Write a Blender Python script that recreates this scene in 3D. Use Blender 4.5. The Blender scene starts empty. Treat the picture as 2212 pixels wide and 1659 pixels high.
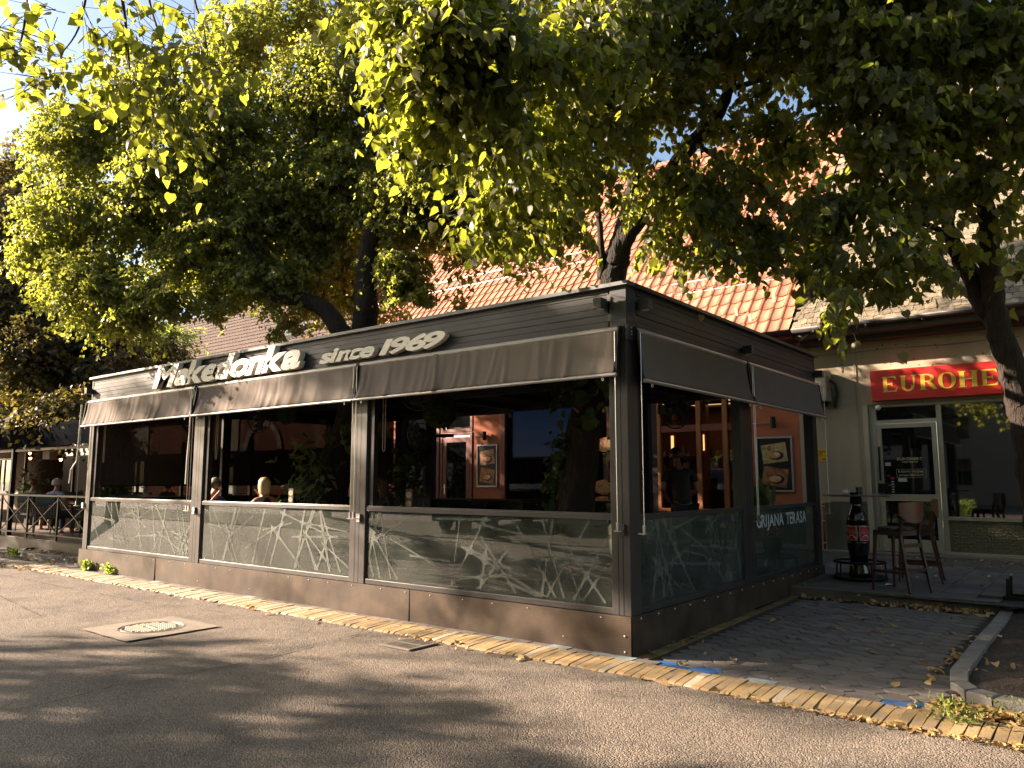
import bpy, bmesh, math, random
import numpy as np
from mathutils import Vector, Matrix
from math import sin, cos, pi, radians

SC = bpy.context.scene
COL = SC.collection
random.seed(7); RNG = np.random.default_rng(11)

# ------------------------------------------------------------------ camera
CAM = np.array([3.6556, -6.3467, 1.6086]); YAW = -0.671513; PITCH = 0.1235
FV = 1671.3                                   # focal length for a 2212 px wide frame
_d = np.array([sin(YAW)*cos(PITCH), cos(YAW)*cos(PITCH), sin(PITCH)])
_r = np.array([cos(YAW), -sin(YAW), 0.0]); _u = np.cross(_r, _d)
def ray(x, y): return _d + _r*(x-1106)/FV - _u*(y-829.5)/FV
def D(x, y, dep): return CAM + ray(x, y)*dep            # a point at a given distance
def at(x, y, ax, val):                                  # a point on a given wall / floor plane
    v = ray(x, y); return CAM + v*((val-CAM[ax])/v[ax])
cam = bpy.data.cameras.new('camera'); camo = bpy.data.objects.new('camera', cam); COL.objects.link(camo)
cam.sensor_width = 36; cam.lens = 36*FV/2212; cam.clip_end = 2000; cam.clip_start = 0.05
camo.location = CAM.tolist()
camo.rotation_euler = Matrix([_r.tolist(), _u.tolist(), (-_d).tolist()]).transposed().to_euler()
SC.camera = camo

# ------------------------------------------------------------------ light
SUN = Vector((-0.885, -0.465, 0.425)).normalized()      # towards the sun
elev = math.asin(SUN.z)
w = bpy.data.worlds.new('World'); SC.world = w; w.use_nodes = True
nt = w.node_tree; bg = nt.nodes['Background']
sky = nt.nodes.new('ShaderNodeTexSky'); sky.sky_type = 'NISHITA'; sky.sun_disc = False
sky.sun_elevation = elev; sky.sun_rotation = math.atan2(SUN.x, SUN.y)
sky.air_density = 1.0; sky.dust_density = 2.2; sky.ozone_density = 1.0
nt.links.new(sky.outputs[0], bg.inputs[0]); bg.inputs[1].default_value = 0.05
sl = bpy.data.lights.new('sun', 'SUN'); so = bpy.data.objects.new('sun', sl); COL.objects.link(so)
sl.energy = 5.0; sl.angle = radians(0.5); sl.color = (1.0, 0.775, 0.59)
so.rotation_euler = (-SUN).to_track_quat('-Z', 'Y').to_euler(); so.location = (SUN*40).to_tuple()
vs = SC.view_settings; vs.view_transform = 'Standard'; vs.look = 'None'; vs.gamma = 1; vs.exposure = 2.5
vs.use_curve_mapping = False
SC.render.engine = 'CYCLES'
cy = SC.cycles; cy.max_bounces = 8; cy.diffuse_bounces = 2; cy.glossy_bounces = 4; cy.transmission_bounces = 6
cy.transparent_max_bounces = 16; cy.caustics_reflective = False; cy.caustics_refractive = False
cy.sample_clamp_indirect = 4

# ------------------------------------------------------------------ materials
MATS = {}
def mat(name, col=(.5, .5, .5), rough=.6, metal=0, spec=.5, var=0.0, scale=8, bump=0, bscale=60, bdist=.01, detail=4,
        col2=None, coat=0, emit=None, estr=0, streak=None, alpha=None, island=False):
    if name in MATS: return MATS[name]
    m = bpy.data.materials.new(name); m.use_nodes = True; t = m.node_tree; N = t.nodes; Lk = t.links
    b = N['Principled BSDF']
    b.inputs['Base Color'].default_value = (*col, 1); b.inputs['Roughness'].default_value = rough
    b.inputs['Metallic'].default_value = metal; b.inputs['Specular IOR Level'].default_value = spec
    b.inputs['Coat Weight'].default_value = coat
    if emit: b.inputs['Emission Color'].default_value = (*emit, 1); b.inputs['Emission Strength'].default_value = estr
    if alpha is not None: b.inputs['Alpha'].default_value = alpha
    src = N.new('ShaderNodeNewGeometry').outputs['Position']
    if streak:
        mp = N.new('ShaderNodeMapping'); mp.inputs['Scale'].default_value = streak; Lk.new(src, mp.inputs[0]); src = mp.outputs[0]
    if var or col2:
        n = N.new('ShaderNodeTexNoise'); n.inputs['Scale'].default_value = scale; n.inputs['Detail'].default_value = detail
        Lk.new(src, n.inputs['Vector'])
        r = N.new('ShaderNodeValToRGB'); r.color_ramp.elements[0].position = .3; r.color_ramp.elements[1].position = .7
        c2 = col2 if col2 else tuple(min(1, c*(1+var)) for c in col)
        c1 = col if col2 else tuple(c*(1-var) for c in col)
        r.color_ramp.elements[0].color = (*c1, 1); r.color_ramp.elements[1].color = (*c2, 1)
        Lk.new(n.outputs['Fac'], r.inputs[0])
        oi = N.new('ShaderNodeObjectInfo'); mr = N.new('ShaderNodeMapRange'); mr.inputs['To Min'].default_value = 1-var*.8-.04; mr.inputs['To Max'].default_value = 1+var*.8+.04
        
        rnd = oi.outputs['Random']
        if island:
            gi = N.new('ShaderNodeNewGeometry'); ad = N.new('ShaderNodeMath'); ad.operation = 'ADD'; Lk.new(rnd, ad.inputs[0]); Lk.new(gi.outputs['Random Per Island'], ad.inputs[1])
            frc = N.new('ShaderNodeMath'); frc.operation = 'FRACT'; Lk.new(ad.outputs[0], frc.inputs[0]); rnd = frc.outputs[0]
        Lk.new(rnd, mr.inputs[0]); mx = N.new('ShaderNodeMix'); mx.data_type = 'RGBA'; mx.blend_type = 'MULTIPLY'; mx.inputs[0].default_value = 1
        Lk.new(r.outputs[0], mx.inputs[6]); Lk.new(mr.outputs[0], mx.inputs[7]); Lk.new(mx.outputs[2], b.inputs['Base Color'])
        mr2 = N.new('ShaderNodeMapRange'); mr2.inputs['To Min'].default_value = max(.03, rough-.12); mr2.inputs['To Max'].default_value = min(1, rough+.12)
        Lk.new(n.outputs['Fac'], mr2.inputs[0]); Lk.new(mr2.outputs[0], b.inputs['Roughness'])
    if bump:
        n2 = N.new('ShaderNodeTexNoise'); n2.inputs['Scale'].default_value = bscale; n2.inputs['Detail'].default_value = 5
        Lk.new(src, n2.inputs['Vector']); bp = N.new('ShaderNodeBump'); bp.inputs['Strength'].default_value = bump; bp.inputs['Distance'].default_value = bdist
        Lk.new(n2.outputs['Fac'], bp.inputs['Height']); Lk.new(bp.outputs[0], b.inputs['Normal'])
    MATS[name] = m; return m

def glass(name, tint=(.86, .92, .9), ior=1.75, rough=.01, dust=0.0):
    m = bpy.data.materials.new(name); m.use_nodes = True; t = m.node_tree; N = t.nodes; Lk = t.links; N.clear()
    o = N.new('ShaderNodeOutputMaterial'); tr = N.new('ShaderNodeBsdfTransparent'); tr.inputs[0].default_value = (*tint, 1)
    g = N.new('ShaderNodeBsdfGlossy'); g.inputs['Roughness'].default_value = rough; f = N.new('ShaderNodeFresnel'); f.inputs[0].default_value = ior
    mx = N.new('ShaderNodeMixShader'); Lk.new(f.outputs[0], mx.inputs[0]); Lk.new(tr.outputs[0], mx.inputs[1]); Lk.new(g.outputs[0], mx.inputs[2])
    last = mx
    if dust:
        d = N.new('ShaderNodeBsdfDiffuse'); d.inputs[0].default_value = (.36, .42, .36, 1)
        n = N.new('ShaderNodeTexNoise'); n.inputs['Scale'].default_value = 3; n.inputs['Detail'].default_value = 6
        tc = N.new('ShaderNodeTexCoord'); Lk.new(tc.outputs['Object'], n.inputs[0])
        mu = N.new('ShaderNodeMath'); mu.operation = 'MULTIPLY'; mu.inputs[1].default_value = dust*2; Lk.new(n.outputs['Fac'], mu.inputs[0])
        m2 = N.new('ShaderNodeMixShader'); Lk.new(mu.outputs[0], m2.inputs[0]); Lk.new(mx.outputs[0], m2.inputs[1]); Lk.new(d.outputs[0], m2.inputs[2]); last = m2
    Lk.new(last.outputs[0], o.inputs[0]); return m

def leafmat(name, dark, light, trans, odd=(.16, .12, .03)):
    m = bpy.data.materials.new(name); m.use_nodes = True; t = m.node_tree; N = t.nodes; Lk = t.links; N.clear()
    o = N.new('ShaderNodeOutputMaterial'); at_ = N.new('ShaderNodeAttribute'); at_.attribute_name = 'tint'
    r = N.new('ShaderNodeValToRGB'); e = r.color_ramp.elements; e[0].color = (*dark, 1); e[1].color = (*light, 1); e[1].position = .93
    e2 = e.new(.985); e2.color = (*odd, 1)
    Lk.new(at_.outputs['Fac'], r.inputs[0])
    p = N.new('ShaderNodeBsdfPrincipled'); p.inputs['Roughness'].default_value = .5; p.inputs['Specular IOR Level'].default_value = .2
    Lk.new(r.outputs[0], p.inputs['Base Color'])
    tl = N.new('ShaderNodeBsdfTranslucent'); mm = N.new('ShaderNodeMix'); mm.data_type = 'RGBA'; mm.blend_type = 'MULTIPLY'; mm.inputs[0].default_value = 1
    s = N.new('ShaderNodeMapRange'); s.inputs['To Min'].default_value = .6; s.inputs['To Max'].default_value = 1.25; Lk.new(at_.outputs['Fac'], s.inputs[0])
    mm.inputs[6].default_value = (*trans, 1); Lk.new(s.outputs[0], mm.inputs[7]); Lk.new(mm.outputs[2], tl.inputs[0])
    ad = N.new('ShaderNodeAddShader'); Lk.new(p.outputs[0], ad.inputs[0]); Lk.new(tl.outputs[0], ad.inputs[1]); Lk.new(ad.outputs[0], o.inputs[0]); return m

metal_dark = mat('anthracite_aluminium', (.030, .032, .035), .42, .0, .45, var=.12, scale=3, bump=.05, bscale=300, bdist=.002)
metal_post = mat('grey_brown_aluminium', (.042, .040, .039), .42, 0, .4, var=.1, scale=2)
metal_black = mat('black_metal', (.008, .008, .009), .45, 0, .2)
chrome = mat('brushed_steel', (.55, .55, .55), .3, 1)
bar_grey = mat('awning_tube_grey', (.26, .25, .24), .35, .3)
dark_in = mat('dark_interior', (.012, .011, .011), .7)
dark_wood = mat('dark_stained_wood', (.030, .014, .009), .4, var=.3, scale=20, streak=(1, 1, .1))
white_paint = mat('white_paint', (.7, .68, .62), .45)

# ------------------------------------------------------------------ mesh helpers
class MB:
    def __init__(s): s.v = []; s.f = []; s.sm = False
    def box(s, a, b):
        i = len(s.v); x0, y0, z0 = a; x1, y1, z1 = b
        s.v += [(x0,y0,z0),(x1,y0,z0),(x1,y1,z0),(x0,y1,z0),(x0,y0,z1),(x1,y0,z1),(x1,y1,z1),(x0,y1,z1)]
        s.f += [tuple(i+k for k in q) for q in ((0,3,2,1),(4,5,6,7),(0,1,5,4),(1,2,6,5),(2,3,7,6),(3,0,4,7))]; return s
    def cbox(s, c, d): return s.box(*[tuple(c[k]+sg*d[k]/2 for k in range(3)) for sg in (-1, 1)])
    def bar(s, p, q, w, h=None, up=(0,0,1)):
        h = h or w; p = Vector(p); q = Vector(q); d = (q-p).normalized(); u = Vector(up)
        if abs(d.dot(u)) > .98: u = Vector((0,1,0))
        r = d.cross(u).normalized(); u = r.cross(d); i = len(s.v)
        for c in (p, q):
            for a, b in ((-1,-1),(1,-1),(1,1),(-1,1)): s.v.append(tuple(c+r*(a*w/2)+u*(b*h/2)))
        s.f += [tuple(i+k for k in g) for g in ((0,3,2,1),(4,5,6,7),(0,1,5,4),(1,2,6,5),(2,3,7,6),(3,0,4,7))]; return s
    def tube(s, pts, rad, n=8, cap=True):
        pts = [Vector(p) for p in pts]; rs = rad if hasattr(rad, '__len__') else [rad]*len(pts); i0 = len(s.v)
        pr = None
        for k, p in enumerate(pts):
            d = ((pts[min(k+1, len(pts)-1)]-pts[max(k-1, 0)])).normalized()
            if pr is None: pr = d.orthogonal().normalized()
            pr = (pr-d*pr.dot(d)).normalized(); b = d.cross(pr)
            for j in range(n):
                a = 2*pi*j/n; s.v.append(tuple(p+(pr*cos(a)+b*sin(a))*rs[k]))
        for k in range(len(pts)-1):
            for j in range(n): s.f.append((i0+k*n+j, i0+k*n+(j+1)%n, i0+(k+1)*n+(j+1)%n, i0+(k+1)*n+j))
        if cap: s.f.append(tuple(i0+j for j in range(n))[::-1]); s.f.append(tuple(i0+(len(pts)-1)*n+j for j in range(n)))
        return s
    def lathe(s, prof, n=20, c=(0,0,0)):
        i0 = len(s.v)
        for r, z in prof:
            for j in range(n): a = 2*pi*j/n; s.v.append((c[0]+r*cos(a), c[1]+r*sin(a), c[2]+z))
        for k in range(len(prof)-1):
            for j in range(n): s.f.append((i0+k*n+j, i0+k*n+(j+1)%n, i0+(k+1)*n+(j+1)%n, i0+(k+1)*n+j))
        s.f.append(tuple(i0+j for j in range(n))[::-1]); s.f.append(tuple(i0+(len(prof)-1)*n+j for j in range(n))); return s
    def prism(s, poly, a, b, fn):     # poly: 2-D points, fn(u, v, w) -> xyz
        i = len(s.v); n = len(poly)
        for w_ in (a, b): s.v += [tuple(fn(u, v, w_)) for u, v in poly]
        s.f.append(tuple(i+k for k in range(n))[::-1]); s.f.append(tuple(i+n+k for k in range(n)))
        for k in range(n): s.f.append((i+k, i+(k+1)%n, i+n+(k+1)%n, i+n+k))
        return s
    def quad(s, *p):
        i = len(s.v); s.v += [tuple(q) for q in p]; s.f.append(tuple(range(i, i+len(p)))); return s
    def ell(s, c, r, n=12, m=8):
        prof = [(max(1e-4, sin(pi*k/m)), -cos(pi*k/m)) for k in range(m+1)]; i = len(s.v)
        s.lathe(prof, n); 
        for k in range(i, len(s.v)): v = s.v[k]; s.v[k] = (c[0]+v[0]*r[0], c[1]+v[1]*r[1], c[2]+v[2]*r[2])
        return s
    def mesh(s, name):
        me = bpy.data.meshes.new(name); me.from_pydata(s.v, [], s.f); me.update()
        bm = bmesh.new(); bm.from_mesh(me); bmesh.ops.recalc_face_normals(bm, faces=bm.faces); bm.to_mesh(me); bm.free(); return me
    def build(s, name, m, parent=None, smooth=False, bevel=0, **props):
        off = rootloc(parent)
        if off.length: s.v = [(x-off.x, y-off.y, z-off.z) for x, y, z in s.v]
        me = s.mesh(name); return link(name, me, m, parent, smooth, bevel, **props)

def rootloc(p):
    o = Vector((0,0,0))
    while p is not None: o = o+p.location; p = p.parent
    return o
def link(name, me, m, parent=None, smooth=False, bevel=0, **props):
    o = bpy.data.objects.new(name, me); COL.objects.link(o)
    if m and not me.materials: me.materials.append(m)
    if smooth: me.shade_smooth()
    if bevel:
        bv = o.modifiers.new('bevel', 'BEVEL'); bv.width = bevel; bv.segments = 2; bv.limit_method = 'ANGLE'
    if parent: o.parent = parent
    for k, v in props.items(): o[k] = v
    return o
def thing(name, label, cat, loc=(0,0,0), rz=0, group=None):
    o = bpy.data.objects.new(name, None); COL.objects.link(o); o.empty_display_size = .1
    o.location = loc; o.rotation_euler = (0,0,rz); o['label'] = label; o['category'] = cat
    if group: o['group'] = group
    return o
def tag(o, label, cat, group=None):
    o['label'] = label; o['category'] = cat
    if group: o['group'] = group
    return o
def dup(root, loc, rz=None, label=None, group=None, sc=None):
    r = root.copy(); COL.objects.link(r); r.location = loc
    if rz is not None: r.rotation_euler = (0,0,rz)
    if sc: r.scale = (sc,)*3
    if label: r['label'] = label
    if group: r['group'] = group
    for ch in list(root.children):
        c = ch.copy(); COL.objects.link(c); c.parent = r
        for g in list(ch.children):
            d_ = g.copy(); COL.objects.link(d_); d_.parent = c
    return r
def struct(name, mb, m, **kw): return mb.build(name, m, None, kind='structure', **kw)
def inst(name, me, loc, parent=None, rot=(0,0,0), m=None):
    o = bpy.data.objects.new(name, me); COL.objects.link(o)
    if parent: o.parent = parent; loc = Vector(loc)-rootloc(parent)
    o.location = loc; o.rotation_euler = rot
    if m and not me.materials: me.materials.append(m)
    return o
def npmesh(name, V, F, m, parent=None, tint=None, smooth=False, **props):
    V = np.asarray(V, dtype=np.float64)
    if parent is not None: V = V-np.array(rootloc(parent))
    V = np.ascontiguousarray(V, dtype=np.float32); F = np.asarray(F, dtype=np.int32); k = F.shape[1]
    me = bpy.data.meshes.new(name); me.vertices.add(len(V)); me.vertices.foreach_set('co', V.ravel())
    me.loops.add(F.size); me.loops.foreach_set('vertex_index', F.ravel())
    me.polygons.add(len(F)); me.polygons.foreach_set('loop_start', np.arange(0, F.size, k, dtype=np.int32))
    me.polygons.foreach_set('loop_total', np.full(len(F), k, dtype=np.int32))
    if tint is not None:
        a = me.attributes.new('tint', 'FLOAT', 'POINT'); a.data.foreach_set('value', np.asarray(tint, dtype=np.float32))
    me.update(calc_edges=True)
    if smooth: me.shade_smooth()
    return link(name, me, m, parent, **props)

# ------------------------------------------------------------------ leaves
LEAF = {   # perimeter points (x across, y along), z fold
 'big': (np.array([(0,0),(.34,-.07),(.52,.22),(.46,.55),(.22,.83),(0,1.08),(-.22,.83),(-.46,.55),(-.52,.22),(-.34,-.07)]),
         [(0,1,2),(0,2,3),(0,3,4),(0,4,5),(0,5,6),(0,6,7),(0,7,8),(0,8,9)]),
 'mid': (np.array([(0,0),(.48,.15),(.40,.62),(0,1.05),(-.40,.62),(-.48,.15)]), [(0,1,2),(0,2,3),(0,3,4),(0,4,5)]),
 'small': (np.array([(0,0),(.46,.42),(0,1.05),(-.46,.42)]), [(0,1,2),(0,2,3)]),
 'thin': (np.array([(0,0),(.24,.42),(0,1.1),(-.24,.42)]), [(0,1,2),(0,2,3)]),
}
def norm(a): return a/(np.linalg.norm(a, axis=1, keepdims=True)+1e-9)
def leaves(P, A, Nn, S, shape):
    """P base points, A long axes, Nn normals, S sizes -> V, F"""
    per, tri = LEAF[shape]; A = norm(A); X = norm(np.cross(A, Nn)); Z = np.cross(X, A); n = len(P); k = len(per)
    q = RNG.random((n, 3)); fold = np.abs(per[None, :, 0])*(q[:, 0:1]*.9-.1) - (per[None, :, 1]**2)*(q[:, 1:2]*.5-.08); asp = .78+.35*q[:, 2]
    V = P[:, None, :] + S[:, None, None]*(per[None, :, 0, None]*asp[:, None, None]*X[:, None, :] + per[None, :, 1, None]*A[:, None, :] + fold[:, :, None]*Z[:, None, :])
    F = (np.array(tri)[None] + (np.arange(n)*k)[:, None, None]).reshape(-1, 3)
    return V.reshape(-1, 3), F, k
def blob_leaves(blobs, shape, size, per_twig=9, droop=.5, rng=None, spray=9):
    """blobs: (centre xyz, radii xyz, number of leaves). Each mass is made of drooping fan-like sprays of twigs with leaves."""
    rng = rng or RNG; Ps, As, Ns, Ts, Fo = [], [], [], [], []; tw = []
    for c, rad, n in blobs:
        rad = np.array(rad); ns = max(2, int(n/per_twig/spray)); u = norm(rng.normal(size=(ns, 3))); rr = rng.random(ns)**.42
        sc_ = np.array(c)+u*rr[:, None]*rad*.88; sdir = norm(u*np.array([1, 1, .35])+rng.normal(size=(ns, 3))*.4+np.array([0, 0, -.15]))
        sl = (size*5+np.max(rad)*.34)*(.55+.7*rng.random(ns)); slat = norm(np.cross(sdir, np.array([0, 0, 1.])))
        idx = np.repeat(np.arange(ns), spray); m = len(idx); f = rng.random(m)
        base = sc_[idx]+sdir[idx]*(sl[idx]*(f-.5))[:, None]+slat[idx]*(rng.normal(size=m)*.22*sl[idx])[:, None]
        base[:, 2] += rng.normal(size=m)*.06*sl[idx]-droop*.25*sl[idx]*f*f
        ub = u[idx]; side = np.sign(rng.random(m)-.5)[:, None]
        dirn = norm(sdir[idx]*.8+slat[idx]*side*.7+rng.normal(size=(m, 3))*.3+np.array([0, 0, -.45*droop]))
        ln = size*(2.4+rng.random(m)*3.4); tt = np.clip(rng.random(ns)[idx]*.5+rng.random(m)*.25, 0, 1)
        tw.append((base, base+dirn*ln[:, None])); tw.append((sc_-sdir*(sl*.5)[:, None], sc_+sdir*(sl*.45)[:, None]))
        for k in range(per_twig):
            g = (k+rng.random(m))/per_twig
            p = base+dirn*(ln*g)[:, None]; p[:, 2] -= droop*.35*ln*g*g
            p += rng.normal(size=p.shape)*size*.28
            sd = norm(np.cross(dirn, np.array([0, 0, 1.]))+rng.normal(size=p.shape)*.3)*(1 if k % 2 else -1)
            Ps.append(p); As.append(dirn*.5+sd*.8+rng.normal(size=p.shape)*.35+np.array([0, 0, -droop]))
            Ns.append(np.array([0, 0, 1.])+ub*.5+rng.normal(size=p.shape)*.6)
            Ts.append(np.clip(tt+rng.random(m)*.32, 0, 1))
    P = np.concatenate(Ps); A = np.concatenate(As); Nn = np.concatenate(Ns); T = np.concatenate(Ts)
    S = size*(.5+.75*rng.random(len(P))**.8)
    V, F, k = leaves(P, A, Nn, S, shape)
    B0 = np.concatenate([a for a, b in tw]); B1 = np.concatenate([b for a, b in tw])
    return V, F, np.repeat(T, k), (B0, B1)
def twig_mesh(name, B0, B1, r, m, parent):
    n = len(B0); d = norm(B1-B0); x = norm(np.cross(d, np.array([.3, .2, 1.]))); y = np.cross(d, x)
    ring = [x*r, (-.5*x+.87*y)*r, (-.5*x-.87*y)*r]
    V = np.stack([B0+q for q in ring]+[B1+q*.4 for q in ring], axis=1).reshape(-1, 3)
    f = np.array([(0,1,4,3),(1,2,5,4),(2,0,3,5)]); F = (f[None]+(np.arange(n)*6)[:, None, None]).reshape(-1, 4)
    return npmesh(name, V, F, m, parent, kind='stuff')
bark = mat('linden_bark', (.024, .017, .012), .9, var=.5, scale=6, streak=(4, 4, .6), bump=1, bscale=14, bdist=.05)
def limb(path, rads, name, parent, m=None, n=10, rough=.12):
    # smooth the path (catmull-rom) and roughen it
    P = [Vector(p) for p in path]; out = []; ro = []
    for i in range(len(P)-1):
        p0, p1, p2, p3 = P[max(i-1, 0)], P[i], P[i+1], P[min(i+2, len(P)-1)]
        for k in range(5):
            t = k/5; out.append(.5*((2*p1)+(-p0+p2)*t+(2*p0-5*p1+4*p2-p3)*t*t+(-p0+3*p1-3*p2+p3)*t**3)); ro.append(rads[i]*(1-t)+rads[i+1]*t)
    out.append(P[-1]); ro.append(rads[-1])
    b = MB().tube(out, ro, n)
    b.v = [tuple(Vector(v)+Vector((random.uniform(-1,1), random.uniform(-1,1), random.uniform(-1,1)))*rough*ro[min(len(ro)-1, j//n)]) for j, v in enumerate(b.v)]
    return b.build(name, m or bark, parent, smooth=True)

# ================================================================== ground, road, pavement
def asphalt():
    m = bpy.data.materials.new('worn_asphalt'); m.use_nodes = True; t = m.node_tree; N = t.nodes; Lk = t.links; b = N['Principled BSDF']
    tc = N.new('ShaderNodeTexCoord'); o = tc.outputs['Object']
    def noise(sc, det=4): n = N.new('ShaderNodeTexNoise'); n.inputs['Scale'].default_value = sc; n.inputs['Detail'].default_value = det; Lk.new(o, n.inputs[0]); return n.outputs['Fac']
    def ramp(src, p0, c0, p1, c1):
        r = N.new('ShaderNodeValToRGB'); r.color_ramp.elements[0].position = p0; r.color_ramp.elements[1].position = p1
        r.color_ramp.elements[0].color = (*c0, 1); r.color_ramp.elements[1].color = (*c1, 1); Lk.new(src, r.inputs[0]); return r.outputs[0]
    def mul(a, b_):
        x = N.new('ShaderNodeMix'); x.data_type = 'RGBA'; x.blend_type = 'MULTIPLY'; x.inputs[0].default_value = 1; Lk.new(a, x.inputs[6]); Lk.new(b_, x.inputs[7]); return x.outputs[2]
    v = N.new('ShaderNodeTexVoronoi'); v.inputs['Scale'].default_value = 85; Lk.new(o, v.inputs[0])
    base = ramp(noise(.55, 6), .3, (.125, .108, .092), .72, (.175, .152, .128))
    stones = ramp(v.outputs['Color'], .15, (.62, .6, .6), .9, (1.45, 1.42, 1.35))
    fine = ramp(noise(130, 2), .35, (.72, .72, .72), .7, (1.2, 1.2, 1.2))
    stain = ramp(noise(1.7, 7), .34, (.70, .70, .73), .52, (1.03, 1.02, 1))
    Lk.new(mul(mul(mul(base, stones), fine), stain), b.inputs['Base Color']); b.inputs['Roughness'].default_value = .82
    b.inputs['Specular IOR Level'].default_value = .35
    bp = N.new('ShaderNodeBump'); bp.inputs['Strength'].default_value = 1.0; bp.inputs['Distance'].default_value = .009; Lk.new(v.outputs['Distance'], bp.inputs['Height'])
    bp2 = N.new('ShaderNodeBump'); bp2.inputs['Strength'].default_value = .5; bp2.inputs['Distance'].default_value = .03; Lk.new(noise(9, 5), bp2.inputs['Height']); Lk.new(bp.outputs[0], bp2.inputs['Normal'])
    bp.invert = True; Lk.new(bp2.outputs[0], b.inputs['Normal']); return m
A_ = asphalt()
soil = mat('dry_soil', (.045, .032, .022), .95, var=.5, scale=7, bump=1, bscale=35, bdist=.04, col2=(.085, .062, .045))
grassy = mat('grassy_ground', (.05, .065, .02), .95, var=.4, scale=3, col2=(.11, .10, .04), bump=1, bscale=30, bdist=.05)
struct('ground', MB().quad((-900,-900,-.12),(900,-900,-.12),(900,900,-.12),(-900,900,-.12)), grassy)
# the road, with a slightly uneven surface
nx, ny = 120, 40; xs = np.linspace(-60, 30, nx); ys = np.linspace(-9.6, -.36, ny)
gx, gy = np.meshgrid(xs, ys); gz = -.002+.002*np.sin(gx*1.3+gy)*np.sin(gy*1.7)*(gy < -1)
idx = np.arange(nx*ny).reshape(ny, nx); F = np.stack([idx[:-1,:-1], idx[:-1,1:], idx[1:,1:], idx[1:,:-1]], -1).reshape(-1, 4)
npmesh('road', np.stack([gx, gy, gz], -1).reshape(-1, 3), F, A_, smooth=True, kind='structure')
# cracks and repair seams in the asphalt: thin uneven strips
crackm = mat('crack_filler', (.02, .018, .016), .9)
def crack(pts, w=.008, name='road_crack'):
    b = MB(); P = []
    for i in range(len(pts)-1):
        a, c = np.array(pts[i]), np.array(pts[i+1]); n = max(2, int(np.linalg.norm(c-a)/.07))
        for k in range(n): P.append(a+(c-a)*k/n+RNG.normal(size=2)*.010)
    for i in range(len(P)-1):
        ww = w*random.uniform(.25, 1.1); d = P[i+1]-P[i]; q = np.array([-d[1], d[0]])/(np.linalg.norm(d)+1e-6)*ww/2
        if random.random() < .06: continue
        b.quad((*(P[i]-q), .0105), (*(P[i+1]-q), .0105), (*(P[i+1]+q), .0105), (*(P[i]+q), .0105))
    b.build(name, crackm, None, kind='structure')
crack([(-2.62,-4.3),(-2.6,-3.9),(-2.7,-3.28),(-2.59,-2.25),(-2.72,-1.6),(-2.8,-.75)], .02)
crack([(-9.0,-2.1),(-6.65,-2.42),(-6.55,-1.14),(-9.36,-1.2),(-14,-1.2)], .016)
crack([(-6.6,-1.14),(-5.0,-.9)], .012)
crack([(.6,-3.2),(1.2,-2.6),(1.5,-2.1),(2.4,-1.5),(2.6,-1.0)], .004)
# pale patch of concrete round the manhole
conc = mat('pale_patch_concrete', (.175, .15, .12), .85, var=.18, scale=5, bump=.6, bscale=160, bdist=.005)
mx_, my_ = -4.84, -1.985; R1 = .345
rim = [(R1*cos(2*pi*k/32), R1*sin(2*pi*k/32)) for k in range(32)]
def sq(k):
    a = 2*pi*k/32; c_, s_ = cos(a), sin(a); m_ = .515/max(abs(c_), abs(s_)); return (c_*m_+random.uniform(-.008,.008), s_*m_+random.uniform(-.008,.008))
sqs = [sq(k) for k in range(32)]; b = MB()
for k in range(32): b.quad((mx_+rim[k][0], my_+rim[k][1], .014), (mx_+rim[(k+1)%32][0], my_+rim[(k+1)%32][1], .014), (mx_+sqs[(k+1)%32][0], my_+sqs[(k+1)%32][1], .013), (mx_+sqs[k][0], my_+sqs[k][1], .013))
struct('road_patch', b, conc)
crack([(mx_-.52,my_-.52),(mx_+.52,my_-.52),(mx_+.52,my_+.52),(mx_-.52,my_+.52),(mx_-.52,my_-.52)], .006)
iron = mat('cast_iron_worn', (.20, .18, .155), .42, .55, var=.2, scale=12); ironD = mat('cast_iron_dark', (.02, .018, .016), .7)
mh = thing('manhole_cover', 'round cast iron manhole cover set in a pale square concrete patch in the road', 'manhole cover', (mx_, my_, 0))
MB().lathe([(.344,.004),(.344,.017),(.325,.019),(.322,.012),(.302,.012),(.300,.019),(.285,.019),(.283,.008)], 40, (mx_,my_,0)).build('frame', iron, mh)
MB().lathe([(.283,.006),(.283,.013),(0.001,.0131)], 40, (mx_,my_,0)).build('lid', ironD, mh)
b = MB()
for i in range(-9, 10):
    for j in range(-9, 10):
        x, y = i*.044+(j%2)*.022, j*.034
        if x*x+y*y < .262**2 and not (abs(x) < .085 and abs(y) < .035): b.cbox((mx_+x, my_+y, .0175), (.026, .018, .010))
b.cbox((mx_, my_, .0165), (.14, .035, .008)); b.build('tread_pattern', mat('polished_iron_tread', (.42,.38,.32), .4), mh, kind='stuff')
# drain grate against the kerb
gr = thing('drain_grate', 'square slotted iron drain grate in the road against the yellow kerb', 'drain grate', (-2.03,-.83,0))
g0 = MB(); x0, x1, y0, y1 = -2.24, -1.82, -1.02, -.62
g0.box((x0,y0,.004),(x1,y0+.03,.016)).box((x0,y1-.03,.004),(x1,y1,.016)).box((x0,y0+.03,.004),(x0+.03,y1-.03,.016)).box((x1-.03,y0+.03,.004),(x1,y1-.03,.016)).box((x0+.03,-.835,.004),(x1-.03,-.805,.0155))
g0.build('frame', iron, gr)
MB().box((x0+.03,y0+.03,.001),(x1-.03,y1-.03,.006)).build('pit', ironD, gr)
for yy in ((y0+.03,-.835),(-.805,y1-.03)):
    for k in range(10):
        xx = x0+.045+k*.037; MB().box((xx,yy[0],.006),(xx+.018,yy[1],.0165)).build('grate_bar', iron, gr)

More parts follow.
